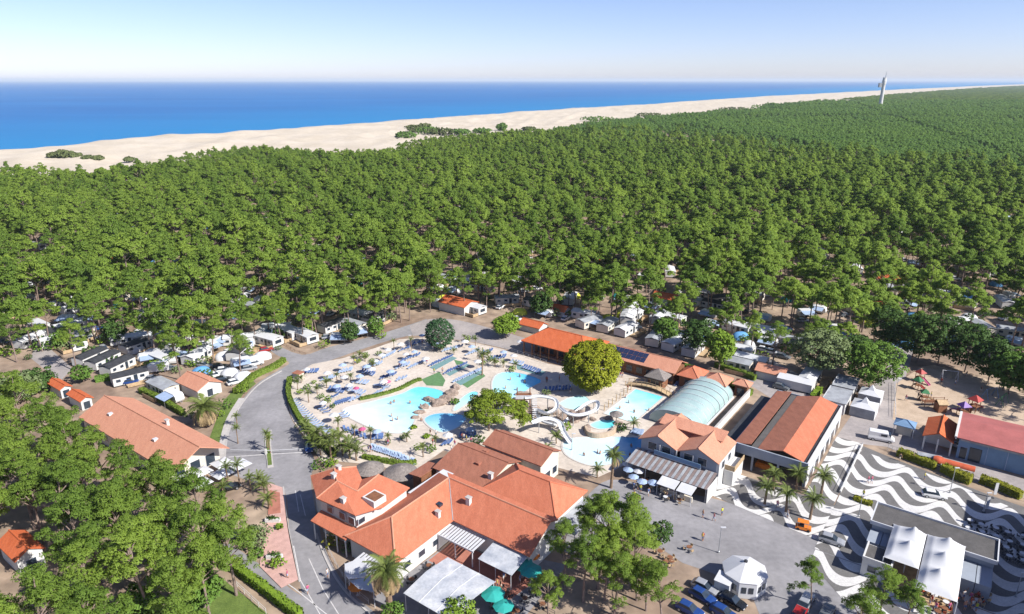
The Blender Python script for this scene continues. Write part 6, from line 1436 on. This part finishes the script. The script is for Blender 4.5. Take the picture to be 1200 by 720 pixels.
# container sheds and marquees by the lane
for (a0, a1, b0, b1, h, m, l) in [(-26.9, -21.6, 162.6, 170.8, 2.9, 'sheet', 'long grey roofed store behind the market hall'), (-26.9, -21.7, 172.8, 180, 2.8, 'sheet', 'second grey roofed store next to the large round tree')]:
    t = thing('store', l, 'store', S((a0 + a1) / 2, (b0 + b1) / 2)); MB().sbox(a0 + .2, a1 - .2, b0 + .2, b1 - .2, 0, h).build('wall', 'white', t); MB().slab([S(a0, b0, h + .1), S(a1, b0, h + .1), S(a1, b1, h + .5), S(a0, b1, h + .5)], .12).build('roof', m, t)
    MB().sbox(a0 + .1, a0 + .25, b0, b1, h + .5, h + .62).build('gutter', 'frame', t); win(t, 'E', a1 - .2, b0 + 2, b0 + 4, .1, 2.2, True)
for (a, b_, s, l) in [(-18.2, 166.6, 2.7, 'larger white pagoda tent with grey front behind the market hall'), (-18.2, 175, 2.5, 'white pagoda tent nearer the large round tree')]:
    t = thing('pagoda_tent', l, 'tent', S(a, b_)); q = MB(); c4 = [S(a - s, b_ - s, 2.4), S(a + s, b_ - s, 2.4), S(a + s, b_ + s, 2.4), S(a - s, b_ + s, 2.4)]; m4 = [S(a - s * .3, b_ - s * .3, 3.1), S(a + s * .3, b_ - s * .3, 3.1), S(a + s * .3, b_ + s * .3, 3.1), S(a - s * .3, b_ + s * .3, 3.1)]
    for i in range(4): q.slab([c4[i], c4[(i + 1) % 4], m4[(i + 1) % 4], m4[i]], .05).slab([m4[i], m4[(i + 1) % 4], S(a, b_, 4.4)], .05)
    q.build('canopy', 'canvas', t); MB().sbox(a - s + .05, a + s - .05, b_ - s + .05, b_ - s + .12, .02, 2.35).build('front_wall', 'sheet', t); MB().sbox(a + s - .12, a + s - .05, b_ - s + .13, b_ + s - .05, .02, 2.35).sbox(a - s + .05, a - s + .12, b_ - s + .13, b_ + s - .05, .02, 2.35).build('side_wall', 'canvas', t)

# ------------------------------------------------------------------ sun loungers and parasols on the deck
def lounger_proto(m):
    t = thing('sun_lounger', 'x', 'sun lounger')
    b = MB(); b.box(-.98, .98, -.33, -.28, .26, .32).box(-.98, .98, .28, .33, .26, .32)
    for x in (-.8, .7):
        for y in (-.3, .3): b.tube((x, y, 0), (x, y, .27), .03, .03, 5)
    b.build('frame', 'frame', t); MB().box(-.98, .35, -.28, .28, .28, .33).build('sling', m, t)
    MB().slab([(.35, -.28, .33), (.95, -.28, .72), (.95, .28, .72), (.35, .28, .33)], .05).build('backrest', m, t); return t
LO = {'b': lounger_proto('blue'), 'p': lounger_proto('paleblue')}
def lrow(k, p0, p1, n, deg, where, jit=6):
    a, b = P(*p0), P(*p1); cn = 'blue' if k == 'b' else 'pale blue'
    for i in range(n):
        q = a.lerp(b, i / max(1, n - 1)); place(LO[k], (q.x + rnd.uniform(-.1, .1), q.y + rnd.uniform(-.1, .1), .055), R(deg + rnd.uniform(-jit, jit)), 1.0, f'{cn} sun lounger {where}', f'{cn} loungers {where}')
lrow('p', (343, 470), (366, 494), 12, 20, 'along the inner side of the curved deck hedge'); lrow('p', (368, 496), (388, 508), 8, 40, 'along the inner side of the curved deck hedge')
lrow('b', (392, 475), (408, 470), 8, 70, 'in the short row above the lagoon'); lrow('p', (437, 526), (470, 537), 15, 110, 'in the row between lagoon and thatched shelters'); lrow('p', (470, 538), (486, 543), 6, 110, 'in the row between lagoon and thatched shelters')
lrow('b', (505, 429), (528, 419), 10, 60, 'on the first teal matting'); lrow('b', (522, 438), (545, 428), 10, 60, 'on the middle teal matting'); lrow('p', (533, 448), (562, 435), 12, 60, 'on the teal matting by the swimming pool')
lrow('b', (357, 437), (372, 436), 6, 80, 'in the corner by the curved hedge top'); lrow('b', (386, 457), (402, 460), 7, 80, 'on the upper deck among small palms'); lrow('p', (405, 456), (425, 462), 8, 60, 'on the upper deck among small palms'); lrow('b', (424, 436), (438, 440), 6, 70, 'on the upper deck among small palms'); lrow('p', (450, 420), (462, 414), 6, 70, 'on the upper deck near the road'); lrow('b', (470, 424), (490, 417), 7, 60, 'on the upper deck near the road'); lrow('b', (448, 444), (462, 440), 6, 60, 'above the low lagoon hedge'); lrow('p', (442, 452), (454, 455), 5, 20, 'above the low lagoon hedge'); lrow('p', (480, 432), (498, 424), 8, 60, 'above the low lagoon hedge')
lrow('b', (404, 504), (428, 513), 6, 115, 'on the lower lagoon beach'); lrow('b', (437, 514), (448, 513), 4, 100, 'on the lower lagoon beach'); lrow('b', (540, 512), (556, 511), 6, 80, 'on the pale terrace under the umbrella pine'); lrow('b', (520, 521), (528, 519), 3, 70, 'on the pale terrace under the umbrella pine'); lrow('b', (575, 421), (592, 419), 6, 70, 'between the road and the swimming pool'); lrow('b', (614, 431), (632, 437), 8, 60, 'in the shade by the pool restaurant'); lrow('p', (600, 425), (612, 428), 5, 60, 'in the shade by the pool restaurant')
lrow('b', (792, 452), (799, 449), 4, 60, 'below the small timber pavilion'); lrow('p', (741, 507), (752, 509), 6, 60, 'at the end of the lap pool terrace'); lrow('b', (640, 458), (668, 456), 8, 80, 'in the shade of the golden cypress'); lrow('p', (520, 412), (540, 407), 7, 60, 'beside the dark conifer')
for (p0, p1, n, d) in [((378, 446), (392, 443), 5, 75), ((398, 437), (412, 434), 5, 75), ((416, 448), (430, 450), 5, 60), ((432, 430), (446, 427), 5, 70), ((440, 462), (448, 459), 3, 50), ((466, 432), (478, 428), 5, 60), ((466, 446), (474, 444), 3, 60), ((374, 477), (384, 484), 4, 30), ((400, 486), (406, 490), 3, 30), ((480, 405), (494, 402), 4, 60), ((505, 405), (515, 402), 4, 60), ((548, 416), (560, 412), 5, 60), ((470, 412), (480, 408), 4, 60), ((386, 468), (394, 465), 4, 50), ((566, 414), (576, 412), 4, 60), ((412, 470), (420, 467), 3, 60)]: lrow('p' if n % 2 else 'b', p0, p1, n, d, 'scattered over the upper pool deck', 14)
def parasol_proto(m, r=1.1, h=2.3):
    t = thing('parasol', 'x', 'parasol'); MB().tube((0, 0, 0), (0, 0, h), .035, .03, 6).build('pole', 'frame', t); MB().lathe([(r, h - .45), (r * .55, h - .18), (.04, h + .05)], 8).build('canopy', m, t); MB().lathe([(.3, 0), (.3, .08)], 8).build('base', 'kerb', t); return t
PAR = {'w': parasol_proto('canvas'), 'b': parasol_proto('paleblue'), 'k': parasol_proto('pink', .9), 't': parasol_proto('turquoise', 1.7, 2.7), 'o': parasol_proto('orange', 1.5), 'u': parasol_proto('paleblue', 1.15)}
PN = {'w': 'white', 'b': 'pale blue', 'k': 'pink', 't': 'turquoise', 'o': 'orange', 'u': 'light blue'}
def para(k, u, v, where): p = P(u, v); place(PAR[k], (p.x, p.y, .05), rnd.uniform(0, 1), rnd.uniform(.9, 1.1), f'{PN[k]} parasol {where}', f'{PN[k]} parasols {where}')
for (k, u, v) in [('w', 360, 440), ('b', 395, 461), ('w', 410, 459), ('k', 418, 463), ('w', 404, 450), ('b', 430, 438), ('w', 436, 441), ('b', 458, 444), ('w', 450, 456), ('k', 455, 455), ('w', 476, 422), ('b', 486, 419), ('w', 455, 417), ('b', 512, 409), ('w', 545, 408), ('b', 590, 420), ('w', 602, 424), ('w', 392, 496), ('k', 425, 512), ('b', 442, 515), ('w', 525, 520), ('b', 552, 513), ('w', 610, 408), ('w', 499, 428), ('b', 495, 400), ('w', 560, 432), ('w', 384, 445), ('b', 422, 449), ('w', 440, 430), ('b', 472, 432), ('w', 470, 411), ('w', 510, 405), ('b', 553, 414), ('w', 379, 480), ('w', 448, 424), ('b', 402, 436)]: para(k, u, v, 'standing on the pale pool deck')
for (u, v) in [(578, 712), (612, 676), (622, 684), (590, 724)]: para('t', u, v, 'on the lower restaurant terrace')
para('o', 622, 662, 'under the pines at the restaurant corner'); para('o', 419, 698, 'at the street corner beside the shade sails')
for (u, v) in [(742, 568), (752, 574), (765, 576), (736, 560)]: para('u', u, v, 'in front of the shop house')
for (u, v) in [(735, 554), (748, 562)]: para('w', u, v, 'in front of the shop house')

# ------------------------------------------------------------------ people (skinned figures)
def person_mesh(pose, top, bottom):
    V_ = {'hip': (0, 0, .92), 'belly': (0, 0, 1.1), 'chest': (0, 0, 1.35), 'neck': (0, 0, 1.5), 'head': (0, .01, 1.62), 'crown': (0, 0, 1.74)}
    E_ = [('hip', 'belly'), ('belly', 'chest'), ('chest', 'neck'), ('neck', 'head'), ('head', 'crown')]; Rr = {'hip': .15, 'belly': .135, 'chest': .16, 'neck': .06, 'head': .105, 'crown': .06}
    for s, n in ((-1, 'l'), (1, 'r')):
        st = .22 * s if pose == 'walk' else 0.02 * s; ar = -.2 * s if pose == 'walk' else .05
        V_.update({n + 'h': (.1 * s, 0, .88), n + 'k': (.11 * s, st * .6 + .03, .48), n + 'a': (.11 * s, st - .02, .09), n + 't': (.12 * s, st + .14, .04), n + 's': (.2 * s, 0, 1.42), n + 'e': (.27 * s, ar * .4, 1.14), n + 'w': (.26 * s, ar + .08, .9), n + 'f': (.25 * s, ar + .12, .8)})
        E_ += [('hip', n + 'h'), (n + 'h', n + 'k'), (n + 'k', n + 'a'), (n + 'a', n + 't'), ('chest', n + 's'), (n + 's', n + 'e'), (n + 'e', n + 'w'), (n + 'w', n + 'f')]
        Rr.update({n + 'h': .1, n + 'k': .065, n + 'a': .045, n + 't': .035, n + 's': .065, n + 'e': .045, n + 'w': .032, n + 'f': .03})
    ks = list(V_); me = bpy.data.meshes.new('person'); me.from_pydata([V_[k] for k in ks], [(ks.index(a), ks.index(b)) for a, b in E_], [])
    o = bpy.data.objects.new('tmp', me); COL.objects.link(o); md = o.modifiers.new('s', 'SKIN')
    for i, k in enumerate(ks): me.skin_vertices[0].data[i].radius = (Rr[k], Rr[k]); me.skin_vertices[0].data[i].use_root = (k == 'hip')
    sb = o.modifiers.new('u', 'SUBSURF'); sb.levels = 1; sb.render_levels = 1
    dg = bpy.context.evaluated_depsgraph_get(); out = bpy.data.meshes.new_from_object(o.evaluated_get(dg)); bpy.data.objects.remove(o)
    out.materials.clear()
    for m_ in ('skin', top, bottom, 'hair'): out.materials.append(M[m_])
    for p in out.polygons:
        c = p.center; p.material_index = 3 if (c.z > 1.67 or (c.z > 1.56 and c.y < -.04)) else 2 if (.55 < c.z < .95 and abs(c.x) < .2) else 1 if (.95 <= c.z < 1.46 and abs(c.x) < .24) else 0
        p.use_smooth = True
    return out
PEO = {}
for k, (pose, top, bot) in {'pink top': ('walk', 'pink', 'paleblue'), 'white top': ('stand', 'white', 'blue'), 'blue top': ('walk', 'blue', 'carwhite'), 'red top': ('stand', 'red', 'dark'), 'dark top': ('walk', 'dark', 'cream'), 'yellow top': ('stand', 'yellowtent', 'blue'), 'swimming trunks': ('stand', 'skin', 'blue')}.items():
    try: PEO[k] = person_mesh(pose, top, bot)
    except Exception as e: print('person', e)
def person(k, u, v, where, act='standing', z=.05):
    if k not in PEO: return
    p = P(u, v); o = obj('person', PEO[k], None); o.location = (p.x, p.y, z); o.rotation_euler = (0, 0, rnd.uniform(0, 6.28)); tag(o, f'person in {k} {act} {where}', 'person', f'people in {k} {where}')
kk = list(PEO)
for (u, v, k, w) in [(337, 678, 'pink top', 'on the side road junction'), (361, 696, 'pink top', 'in the middle of the lower road'), (384, 677, 'white top', 'at the kerb of the lower road'), (495, 404, 'red top', 'at the dark conifer'), (533, 524, 'pink top', 'near the bar block wall')]: person(k, u, v, w)
for i in range(34):
    u, v = rnd.choice([(rnd.uniform(380, 470), rnd.uniform(415, 462)), (rnd.uniform(480, 570), rnd.uniform(405, 440)), (rnd.uniform(395, 470), rnd.uniform(505, 535)), (rnd.uniform(640, 740), rnd.uniform(440, 462)), (rnd.uniform(500, 560), rnd.uniform(510, 530))]); person(rnd.choice(kk), u, v, 'among the loungers on the pool deck')
for (u0, u1, v0, v1, nn, w) in [(440, 505, 466, 496, 9, 'in the lagoon pool'), (590, 622, 442, 458, 5, 'in the swimming pool'), (720, 768, 462, 486, 5, 'in the lap pool'), (680, 740, 518, 536, 7, 'in the broad shallow pool')]:
    for i in range(nn): person('swimming trunks', rnd.uniform(u0, u1), rnd.uniform(v0, v1), w, 'wading', -.7)
for i in range(14): person(rnd.choice(kk), rnd.uniform(735, 790), rnd.uniform(568, 590), 'in front of the shop house')
for i in range(22): person(rnd.choice(kk), rnd.uniform(1085, 1150), rnd.uniform(694, 718), 'at the market tables below the tensile canopy')
for i in range(12): person(rnd.choice(kk), rnd.uniform(575, 660), rnd.uniform(676, 718), 'on the lower restaurant terrace', z=.02)
for i in range(8): person(rnd.choice(kk), rnd.uniform(1060, 1150), rnd.uniform(440, 490), 'on the playground sand')
for i in range(7): person(rnd.choice(kk), rnd.uniform(790, 960), rnd.uniform(595, 640), 'crossing the asphalt square', 'walking')
for i in range(6): person(rnd.choice(kk), rnd.uniform(1000, 1100), rnd.uniform(540, 600), 'crossing the wave mosaic', 'walking', .06)

# ------------------------------------------------------------------ tables and chairs
def table_proto(m):
    t = thing('cafe_table', 'x', 'table'); MB().lathe([(.42, .7), (.42, .74)], 10).build('tabletop', m, t); MB().tube((0, 0, .02), (0, 0, .7), .04, .04).build('column', 'metal', t); MB().lathe([(.25, 0), (.25, .03)], 8).build('foot', 'dark', t); return t
def chair_proto(m):
    t = thing('cafe_chair', 'x', 'chair'); MB().box(-.22, .22, -.22, .22, .43, .47).build('seat', m, t); MB().box(-.22, -.18, -.22, .22, .47, .88).build('backrest', m, t); b = MB()
    for x in (-.2, .2):
        for y in (-.2, .2): MB().tube((x, y, 0), (x, y, .43), .02, .02, 4).build('leg', 'metal', t)
    return t
TW, TD = table_proto('canvas'), table_proto('timber'); CHS = {'d': chair_proto('dark'), 'p': chair_proto('paletimber'), 'r': chair_proto('redorange')}
def dining(u, v, where, z, tm, ch, n=4):
    p = P(u, v); r0 = rnd.uniform(0, 1.5); nm = 'white topped' if tm is TW else 'brown'
    place(tm, (p.x, p.y, z), r0, 1.1, f'{nm} round table {where}', f'{nm} tables {where}')
    cn = {'d': 'dark', 'p': 'pale wooden', 'r': 'orange red'}[ch]
    for k in range(n):
        an = r0 + k * 6.283 / n; place(CHS[ch], (p.x + .75 * math.cos(an), p.y + .75 * math.sin(an), z), an + math.pi, 1.0, f'{cn} chair {where}', f'{cn} chairs {where}')
for i in range(24):
    a, b_ = 5.2 + (i % 6) * 1.9 + rnd.uniform(-.3, .3), 123.5 + (i // 6) * 2.6 + rnd.uniform(-.3, .3)
    if a > 14: continue
    p = S(a, b_); u, v = PROJ(p.x, p.y, 0); dining(u, v, 'on the wave mosaic behind the plaza bar', .06, TW, 'd')
for i in range(9): dining(rnd.uniform(570, 640), rnd.uniform(688, 722), 'on the lower restaurant terrace', .02, TD, 'd')
for i in range(8):
    p = S(-64.5 + (i % 4) * 2, 62 + (i // 4) * 4); u, v = PROJ(p.x, p.y, 0); dining(u, v, 'in the shade between the wing and the marquee', .02, TD, 'd')
for i in range(12): dining(rnd.uniform(1085, 1155), rnd.uniform(694, 722), 'at the market below the tensile canopy', .06, rnd.choice([TW, TD]), rnd.choice('rdp'), 3)
for i in range(10): dining(rnd.uniform(735, 800), rnd.uniform(566, 590), 'in front of the shop house', .03, rnd.choice([TW, TD]), rnd.choice('pd'), 3)
for i in range(5): dining(rnd.uniform(770, 812), rnd.uniform(640, 668), 'on the sandy strip by the square', .02, TD, 'p', 3)
for i in range(4): p = S(-101 + i * 3.6, 150.8); u, v = PROJ(p.x, p.y, 0); dining(u, v, 'under the pool restaurant veranda', .04, TD, 'd')

# ------------------------------------------------------------------ playground, lamps, fences and street furniture
def frame_swing(u, v, m, label, deg=0):
    p = P(u, v); t = thing('swing', label, 'play equipment', (p.x, p.y, 0)); t.rotation_euler = (0, 0, R(deg))
    for x in (-1.8, 1.8):
        for y in (-.9, .9): obj('leg', MB().tube((x, y, 0), (x, 0, 2.5), .07, .06).mesh('leg'), m, t)
    obj('crossbar', MB().tube((-1.9, 0, 2.5), (1.9, 0, 2.5), .07, .07).mesh('crossbar'), m, t)
    for x in (-.8, .8): obj('seat', MB().box(x - .22, x + .22, -.1, .1, .48, .53).tube((x - .2, 0, .5), (x - .2, 0, 2.5), .02, .02, 4).tube((x + .2, 0, .5), (x + .2, 0, 2.5), .02, .02, 4).mesh('seat'), 'dark', t)
def play_tower(u, v, mr, ms, label, deg=0, sc=1.0):
    p = P(u, v); t = thing('play_tower', label, 'play equipment', (p.x, p.y, 0)); t.rotation_euler = (0, 0, R(deg)); t.scale = (sc,) * 3
    for x in (-.8, .8):
        for y in (-.8, .8): obj('post', MB().tube((x, y, 0), (x, y, 2.9), .08, .08).mesh('post'), 'timber', t)
    obj('platform', MB().box(-.9, .9, -.9, .9, 1.3, 1.42).mesh('platform'), 'timber', t); q = MB(); c4 = [(-1.15, -1.15, 2.8), (1.15, -1.15, 2.8), (1.15, 1.15, 2.8), (-1.15, 1.15, 2.8)]
    for i in range(4): q.slab([c4[i], c4[(i + 1) % 4], (0, 0, 3.9)], .06)
    obj('roof', q.mesh('roof'), mr, t); obj('slide', MB().slab([(.9, -.35, 1.4), (3.4, -.35, .15), (3.4, .35, .15), (.9, .35, 1.4)], .08).slab([(.9, -.42, 1.65), (3.4, -.42, .4), (3.4, -.35, .4), (.9, -.35, 1.65)], .25).slab([(.9, .35, 1.65), (3.4, .35, .4), (3.4, .42, .4), (.9, .42, 1.65)], .25).mesh('slide'), ms, t)
    obj('ladder', MB().slab([(-1.6, -.4, 0.1), (-1.6, .4, .1), (-.85, .4, 1.4), (-.85, -.4, 1.4)], .08).mesh('ladder'), 'timber', t)
play_tower(1077, 447, 'red', 'pink', 'play tower with red roof at the top of the playground', -70, .9); play_tower(1074, 456, 'greenplastic', 'red', 'play tower with green roof below the red one', -60, .9); play_tower(1082, 470, 'greenplastic', 'paletimber', 'small play tower with green roof joined to a timber walkway', -20, .85)
p = P(1094, 476); t = thing('play_bridge', 'brown timber play bridge on posts in the sand', 'play equipment', (p.x, p.y, 0)); b = MB()
MB().box(p.x - 2.8, p.x + 2.8, p.y - .6, p.y + .6, 1.2, 1.35).build('walkway', 'timber', t)
for x in (-2.6, 0, 2.6):
    for y in (-.55, .55): MB().tube((p.x + x, p.y + y, 0), (p.x + x, p.y + y, 2.1), .08, .08).build('post', 'timber', t)
for y in (-.55, .55): MB().box(p.x - 2.7, p.x + 2.7, p.y + y - .03, p.y + y + .03, 1.9, 2.0).build('handrail', 'timber', t)
p = P(1101, 482); t = thing('play_cabin', 'small timber play cabin at the end of the play bridge', 'play equipment', (p.x, p.y, 0)); MB().box(p.x - 1, p.x + 1, p.y - 1, p.y + 1, 0, 2.2).build('wall', 'timber', t); MB().slab([(p.x - 1.2, p.y - 1.2, 2.2), (p.x + 1.2, p.y - 1.2, 2.2), (p.x + 1.2, p.y, 3), (p.x - 1.2, p.y, 3)], .08).slab([(p.x - 1.2, p.y, 3), (p.x + 1.2, p.y, 3), (p.x + 1.2, p.y + 1.2, 2.2), (p.x - 1.2, p.y + 1.2, 2.2)], .08).build('roof', 'paletimber', t)
play_tower(1140, 482, 'red', 'red', 'bright red play tower and slide beside the sports building', 30, 1.1); play_tower(1127, 488, 'purple', 'purple', 'purple climbing tower next to the red slide', 100, 1.0); frame_swing(1160, 466, M['bluewall'], 'blue framed swing in the tree shade', 20); frame_swing(1174, 474, M['greenplastic'], 'green framed swing in the tree shade', 40); frame_swing(1112, 445, M['frame'], 'white goal like swing frame at the playground back edge', -15)
def lamp(u, v, H, label, group=None):
    p = P(u, v); t = thing('street_lamp', label, 'lamp', (p.x, p.y, 0.03), group); MB().tube((p.x, p.y, 0.03), (p.x, p.y, H), .08, .05, 8).build('pole', 'metal', t); MB().box(p.x - .1, p.x + .75, p.y - .12, p.y + .12, H - .05, H + .08).build('lamp_head', 'frame', t); MB().lathe([(.16, 0.03), (.16, .35), (.09, .4)], 8, (p.x, p.y, 0)).build('base', 'metal', t)
for (u, v, H, l) in [(1113, 578, 5.5, 'slim lamp post standing on the wave mosaic'), (842, 648, 5, 'lamp post beside the octagonal tent'), (1006, 606, 4.5, 'lamp post at the corner of the plaza bar'), (1171, 549, 4.5, 'pale lamp post before the blue wall'), (263, 667, 6, 'dark lamp post at the side road'), (1048, 470, 6, 'white lamp post at the playground gate'), (480, 412, 5, 'lamp post on the upper deck by the conifer'), (1152, 600, 4, 'lamp post by the plaza tables'), (670, 528, 4, 'white shower post in the broad shallow pool'), (1190, 700, 4.5, 'lamp post on the lower mosaic')]: lamp(u, v, H, l)
def fence(label, line, h=1.1, step=1.6, m='metal'):
    pp = [Vector(p) for p in line]; c = sum(pp, Vector()) / len(pp); t = thing('fence', label, 'fence', (c.x, c.y, 0))
    for i in range(len(pp) - 1):
        p, q = pp[i], pp[i + 1]; L = (q - p).length; k = max(1, int(L / step))
        for j in range(k + 1):
            r = p.lerp(q, j / k); MB().tube((r.x, r.y, 0), (r.x, r.y, h), .04, .04, 5).build('post', m, t)
        for z in (h - .05, h * .5): MB().tube((p.x, p.y, z), (q.x, q.y, z), .03, .03, 5).build('rail', m, t)
fence('white post fence inside the bright green hedge', PX([(278, 688), (295, 704), (312, 720)]), 1.1, 2, 'white'); fence('grey fence between the sandy road and the pool deck', PX([(560, 404), (600, 413), (640, 427)]), 1.2, 2); fence('metal fence on the playground border', PX([(1048, 450), (1049, 490)]), 1.2, 2, 'frame'); fence('metal gate fence at the top of the plaza', PX([(1040, 528), (1055, 534)]), 1.5, .8); fence('light rail along the blue walled lane', PX([(1090, 548), (1140, 563), (1200, 588)]), 1.1, 2); fence('timber rail on bare earth at the upper road', PX([(332, 404), (345, 412), (358, 416)]), .7, 2, 'timber'); fence('white terrace rail at the street corner', PX([(382, 640), (396, 668), (412, 692), (432, 708)]), 1.0, 1.5, 'kerb'); fence('terrace kerb rail below the turquoise parasols', PX([(590, 690), (620, 706), (650, 722)]), .9, 2, 'dark')
# barrier, canopy, buggy, solar table, screens
t = thing('entrance_barrier', 'long white entrance barrier with post across the road', 'barrier', tuple(P(312, 533))); p = P(312, 533)
MB().box(p.x - .2, p.x + .2, p.y - .2, p.y + .2, 0, 1.2).build('post', 'white', t); MB().tube((p.x, p.y, 1.0), (p.x - 7.5, p.y + .2, 1.05), .06, .04).build('boom', 'frame', t); MB().tube((p.x + .3, p.y, 1.0), (p.x + 7.8, p.y + .6, 1.05), .06, .04).build('boom', 'frame', t)
p = P(316, 534); t = thing('traffic_island', 'narrow planted kerb island between the two barrier lanes', 'island', (p.x, p.y, 0)); b = MB(); strip(b, PX([(315, 505), (314, 520), (317, 548)]), 1.2, 0, .16); b.build('kerb', 'kerb', t); b = MB(); strip(b, PX([(315, 507), (314, 520), (316.5, 546)]), .8, .16, .2); b.build('planting', 'lawn', t)
t = thing('orange_canopy', 'bright orange red canopy with rounded end behind the plaza hedge', 'awning', S(1.6, 150)); b = MB(); vs = []
for i in range(13):
    a = -2.4 + 7.2 * i / 12; r = 1.25 * (.75 + .25 * math.sin(math.pi * min(1, i / 3)))
    for k in range(9): th = math.pi * k / 8; vs.append(S(a, 150.2 - r * math.cos(th), 1.3 + .9 * r / 1.25 * math.sin(th)))
b.add(vs, [(i * 9 + k, (i + 1) * 9 + k, (i + 1) * 9 + k + 1, i * 9 + k + 1) for i in range(12) for k in range(8)]); b.build('cover', 'redorange', t, True)
for a in (-2.2, 1.2, 4.6):
    for d in (-1.15, 1.15): MB().tube(S(a, 150.2 + d, 0), S(a, 150.2 + d, 1.35), .05, .05).build('post', 'metal', t)
p = P(941, 621); t = thing('buggy', 'small orange buggy parked at the edge of the palms', 'buggy', (p.x, p.y, 0.05)); t.rotation_euler = (0, 0, R(-25))
obj('body', MB().box(-1.3, 1.3, -.6, .6, .3, .75, .08).mesh('body'), 'orange', t); obj('canopy', MB().box(-1.1, .8, -.62, .62, 1.65, 1.74, .06).mesh('canopy'), 'orange', t); obj('seat', MB().box(-.6, .1, -.5, .5, .75, 1.0).mesh('seat'), 'dark', t)
for x in (-.85, .85):
    for s in (-1, 1): obj('wheel', MB().tube((x, s * .45, .26), (x, s * .64, .26), .26, .26, 10).mesh('wheel'), 'tyre', t)
for x in (-1, .7):
    for s in (-.55, .55): obj('post', MB().tube((x, s, .7), (x, s, 1.66), .03, .03, 4).mesh('post'), 'metal', t)
for (u, v, w, d, l) in [(1088, 542, 4.5, 1.6, 'grey bench table roof beside the yellow hedge gate'), (350, 443, 2.6, 2.2, 'small pink grey hut roof at the hedge top')]:
    p = P(u, v); t = thing('bus_shelter', l, 'shelter', (p.x, p.y, 0)); t.rotation_euler = (0, 0, R(-25)); obj('roof', MB().box(-w / 2, w / 2, -d / 2, d / 2, 1.5, 1.62, .03).mesh('roof'), 'sheet' if u > 600 else 'tile_brown_and_shade', t); obj('wall', MB().box(-w / 2 + .2, w / 2 - .2, -d / 2 + .2, d / 2 - .2, 0, 1.5).mesh('wall'), 'bluewall' if u > 600 else 'cream', t)
for (u, v, l) in [(320, 612, 'white planter box row on the pink pavement'), (322, 655, 'white planter by the tip of the pink pavement')]:
    p = P(u, v); t = thing('planter', l, 'planter', (p.x, p.y, .13)); MB().box(p.x - 1.3, p.x + 1.3, p.y - .35, p.y + .35, .13, .75).build('box', 'white', t); C = NR.normal(size=(160, 3)) * np.array([.55, .16, .18]) + np.array([0, 0, .85]); obj('plants', leaf_mesh('plants', C, NR.normal(size=(160, 3)), C - np.array([0, 0, .5]), .22, LEAF_DARK), None, t)
# flags of small tall banners at the mosaic
for (u, v, l) in [(1163, 584, 'white feather banner beside the plaza tables'), (1153, 601, 'white feather banner at the shade line of the mosaic')]:
    p = P(u, v); t = thing('banner', l, 'banner', (p.x, p.y, .05)); MB().tube((p.x, p.y, .05), (p.x, p.y, 3.4), .035, .02).build('pole', 'metal', t); MB().box(p.x + .03, p.x + .6, p.y - .012, p.y + .012, .8, 3.3).build('flag', 'canvas', t); MB().lathe([(.3, .05), (.3, .12)], 8, (p.x, p.y, 0)).build('base', 'dark', t)
# two far sailing boats
for (u, v, s, l) in [(542, 97.2, 26, 'tiny white sailing boat far out beside the open horizon, nearer the bay'), (755, 99.5, 22, 'tiny white sailing boat closer to the tower side of the sea')]:
    p = P(u, v, -8); t = thing('sailing_boat', l, 'boat', (p.x, p.y, -8)); c = p
    MB().hexa([(c.x - s * .4, c.y - s * .1, -8), (c.x + s * .4, c.y - s * .1, -8), (c.x + s * .4, c.y + s * .1, -8), (c.x - s * .4, c.y + s * .1, -8)], [(c.x - s * .5, c.y - s * .14, -8 + s * .14), (c.x + s * .6, c.y - s * .05, -8 + s * .14), (c.x + s * .6, c.y + s * .05, -8 + s * .14), (c.x - s * .5, c.y + s * .14, -8 + s * .14)]).build('hull', 'white', t)
    MB().tube((c.x, c.y, -8), (c.x, c.y, -8 + s * 1.4), s * .02, s * .01).build('mast', 'metal', t); MB().hexa([(c.x, c.y - .3, -8 + s * .2), (c.x + s * .5, c.y - .3, -8 + s * .2), (c.x + s * .5, c.y + .3, -8 + s * .2), (c.x, c.y + .3, -8 + s * .2)], [(c.x, c.y - .2, -8 + s * 1.35), (c.x + .3, c.y - .2, -8 + s * 1.35), (c.x + .3, c.y + .2, -8 + s * 1.35), (c.x, c.y + .2, -8 + s * 1.35)]).build('sail', 'canvas', t)
# unused prototypes go
for pr in list(CARS.values()) + [VAN, CARAVAN, TW, TD] + list(HOMES.values()) + list(TENTS.values()) + list(LO.values()) + list(PAR.values()) + list(CHS.values()) + SP:
    if not pr.get('used'):
        for ch in list(pr.children_recursive): bpy.data.objects.remove(ch)
        bpy.data.objects.remove(pr)
for o in bpy.data.objects:
    if 'used' in o: del o['used']
# ------------------------------------------------------------------ air
m = bpy.data.materials.new('sea_air'); m.use_nodes = True; nt = m.node_tree; nt.nodes.remove(nt.nodes['Principled BSDF'])
pv = nt.nodes.new('ShaderNodeVolumePrincipled'); pv.inputs['Color'].default_value = (0.80, 0.90, 1.0, 1); pv.inputs['Density'].default_value = 0.000042; pv.inputs['Anisotropy'].default_value = 0.0
nt.links.new(pv.outputs[0], nt.nodes['Material Output'].inputs['Volume'])
hz = MB().box(-95000, 62000, -3500, 92000, -12, 140).build('haze', m); stuff(hz)
tag(hz, 'thin pale blue sea haze over the whole coast', 'haze')
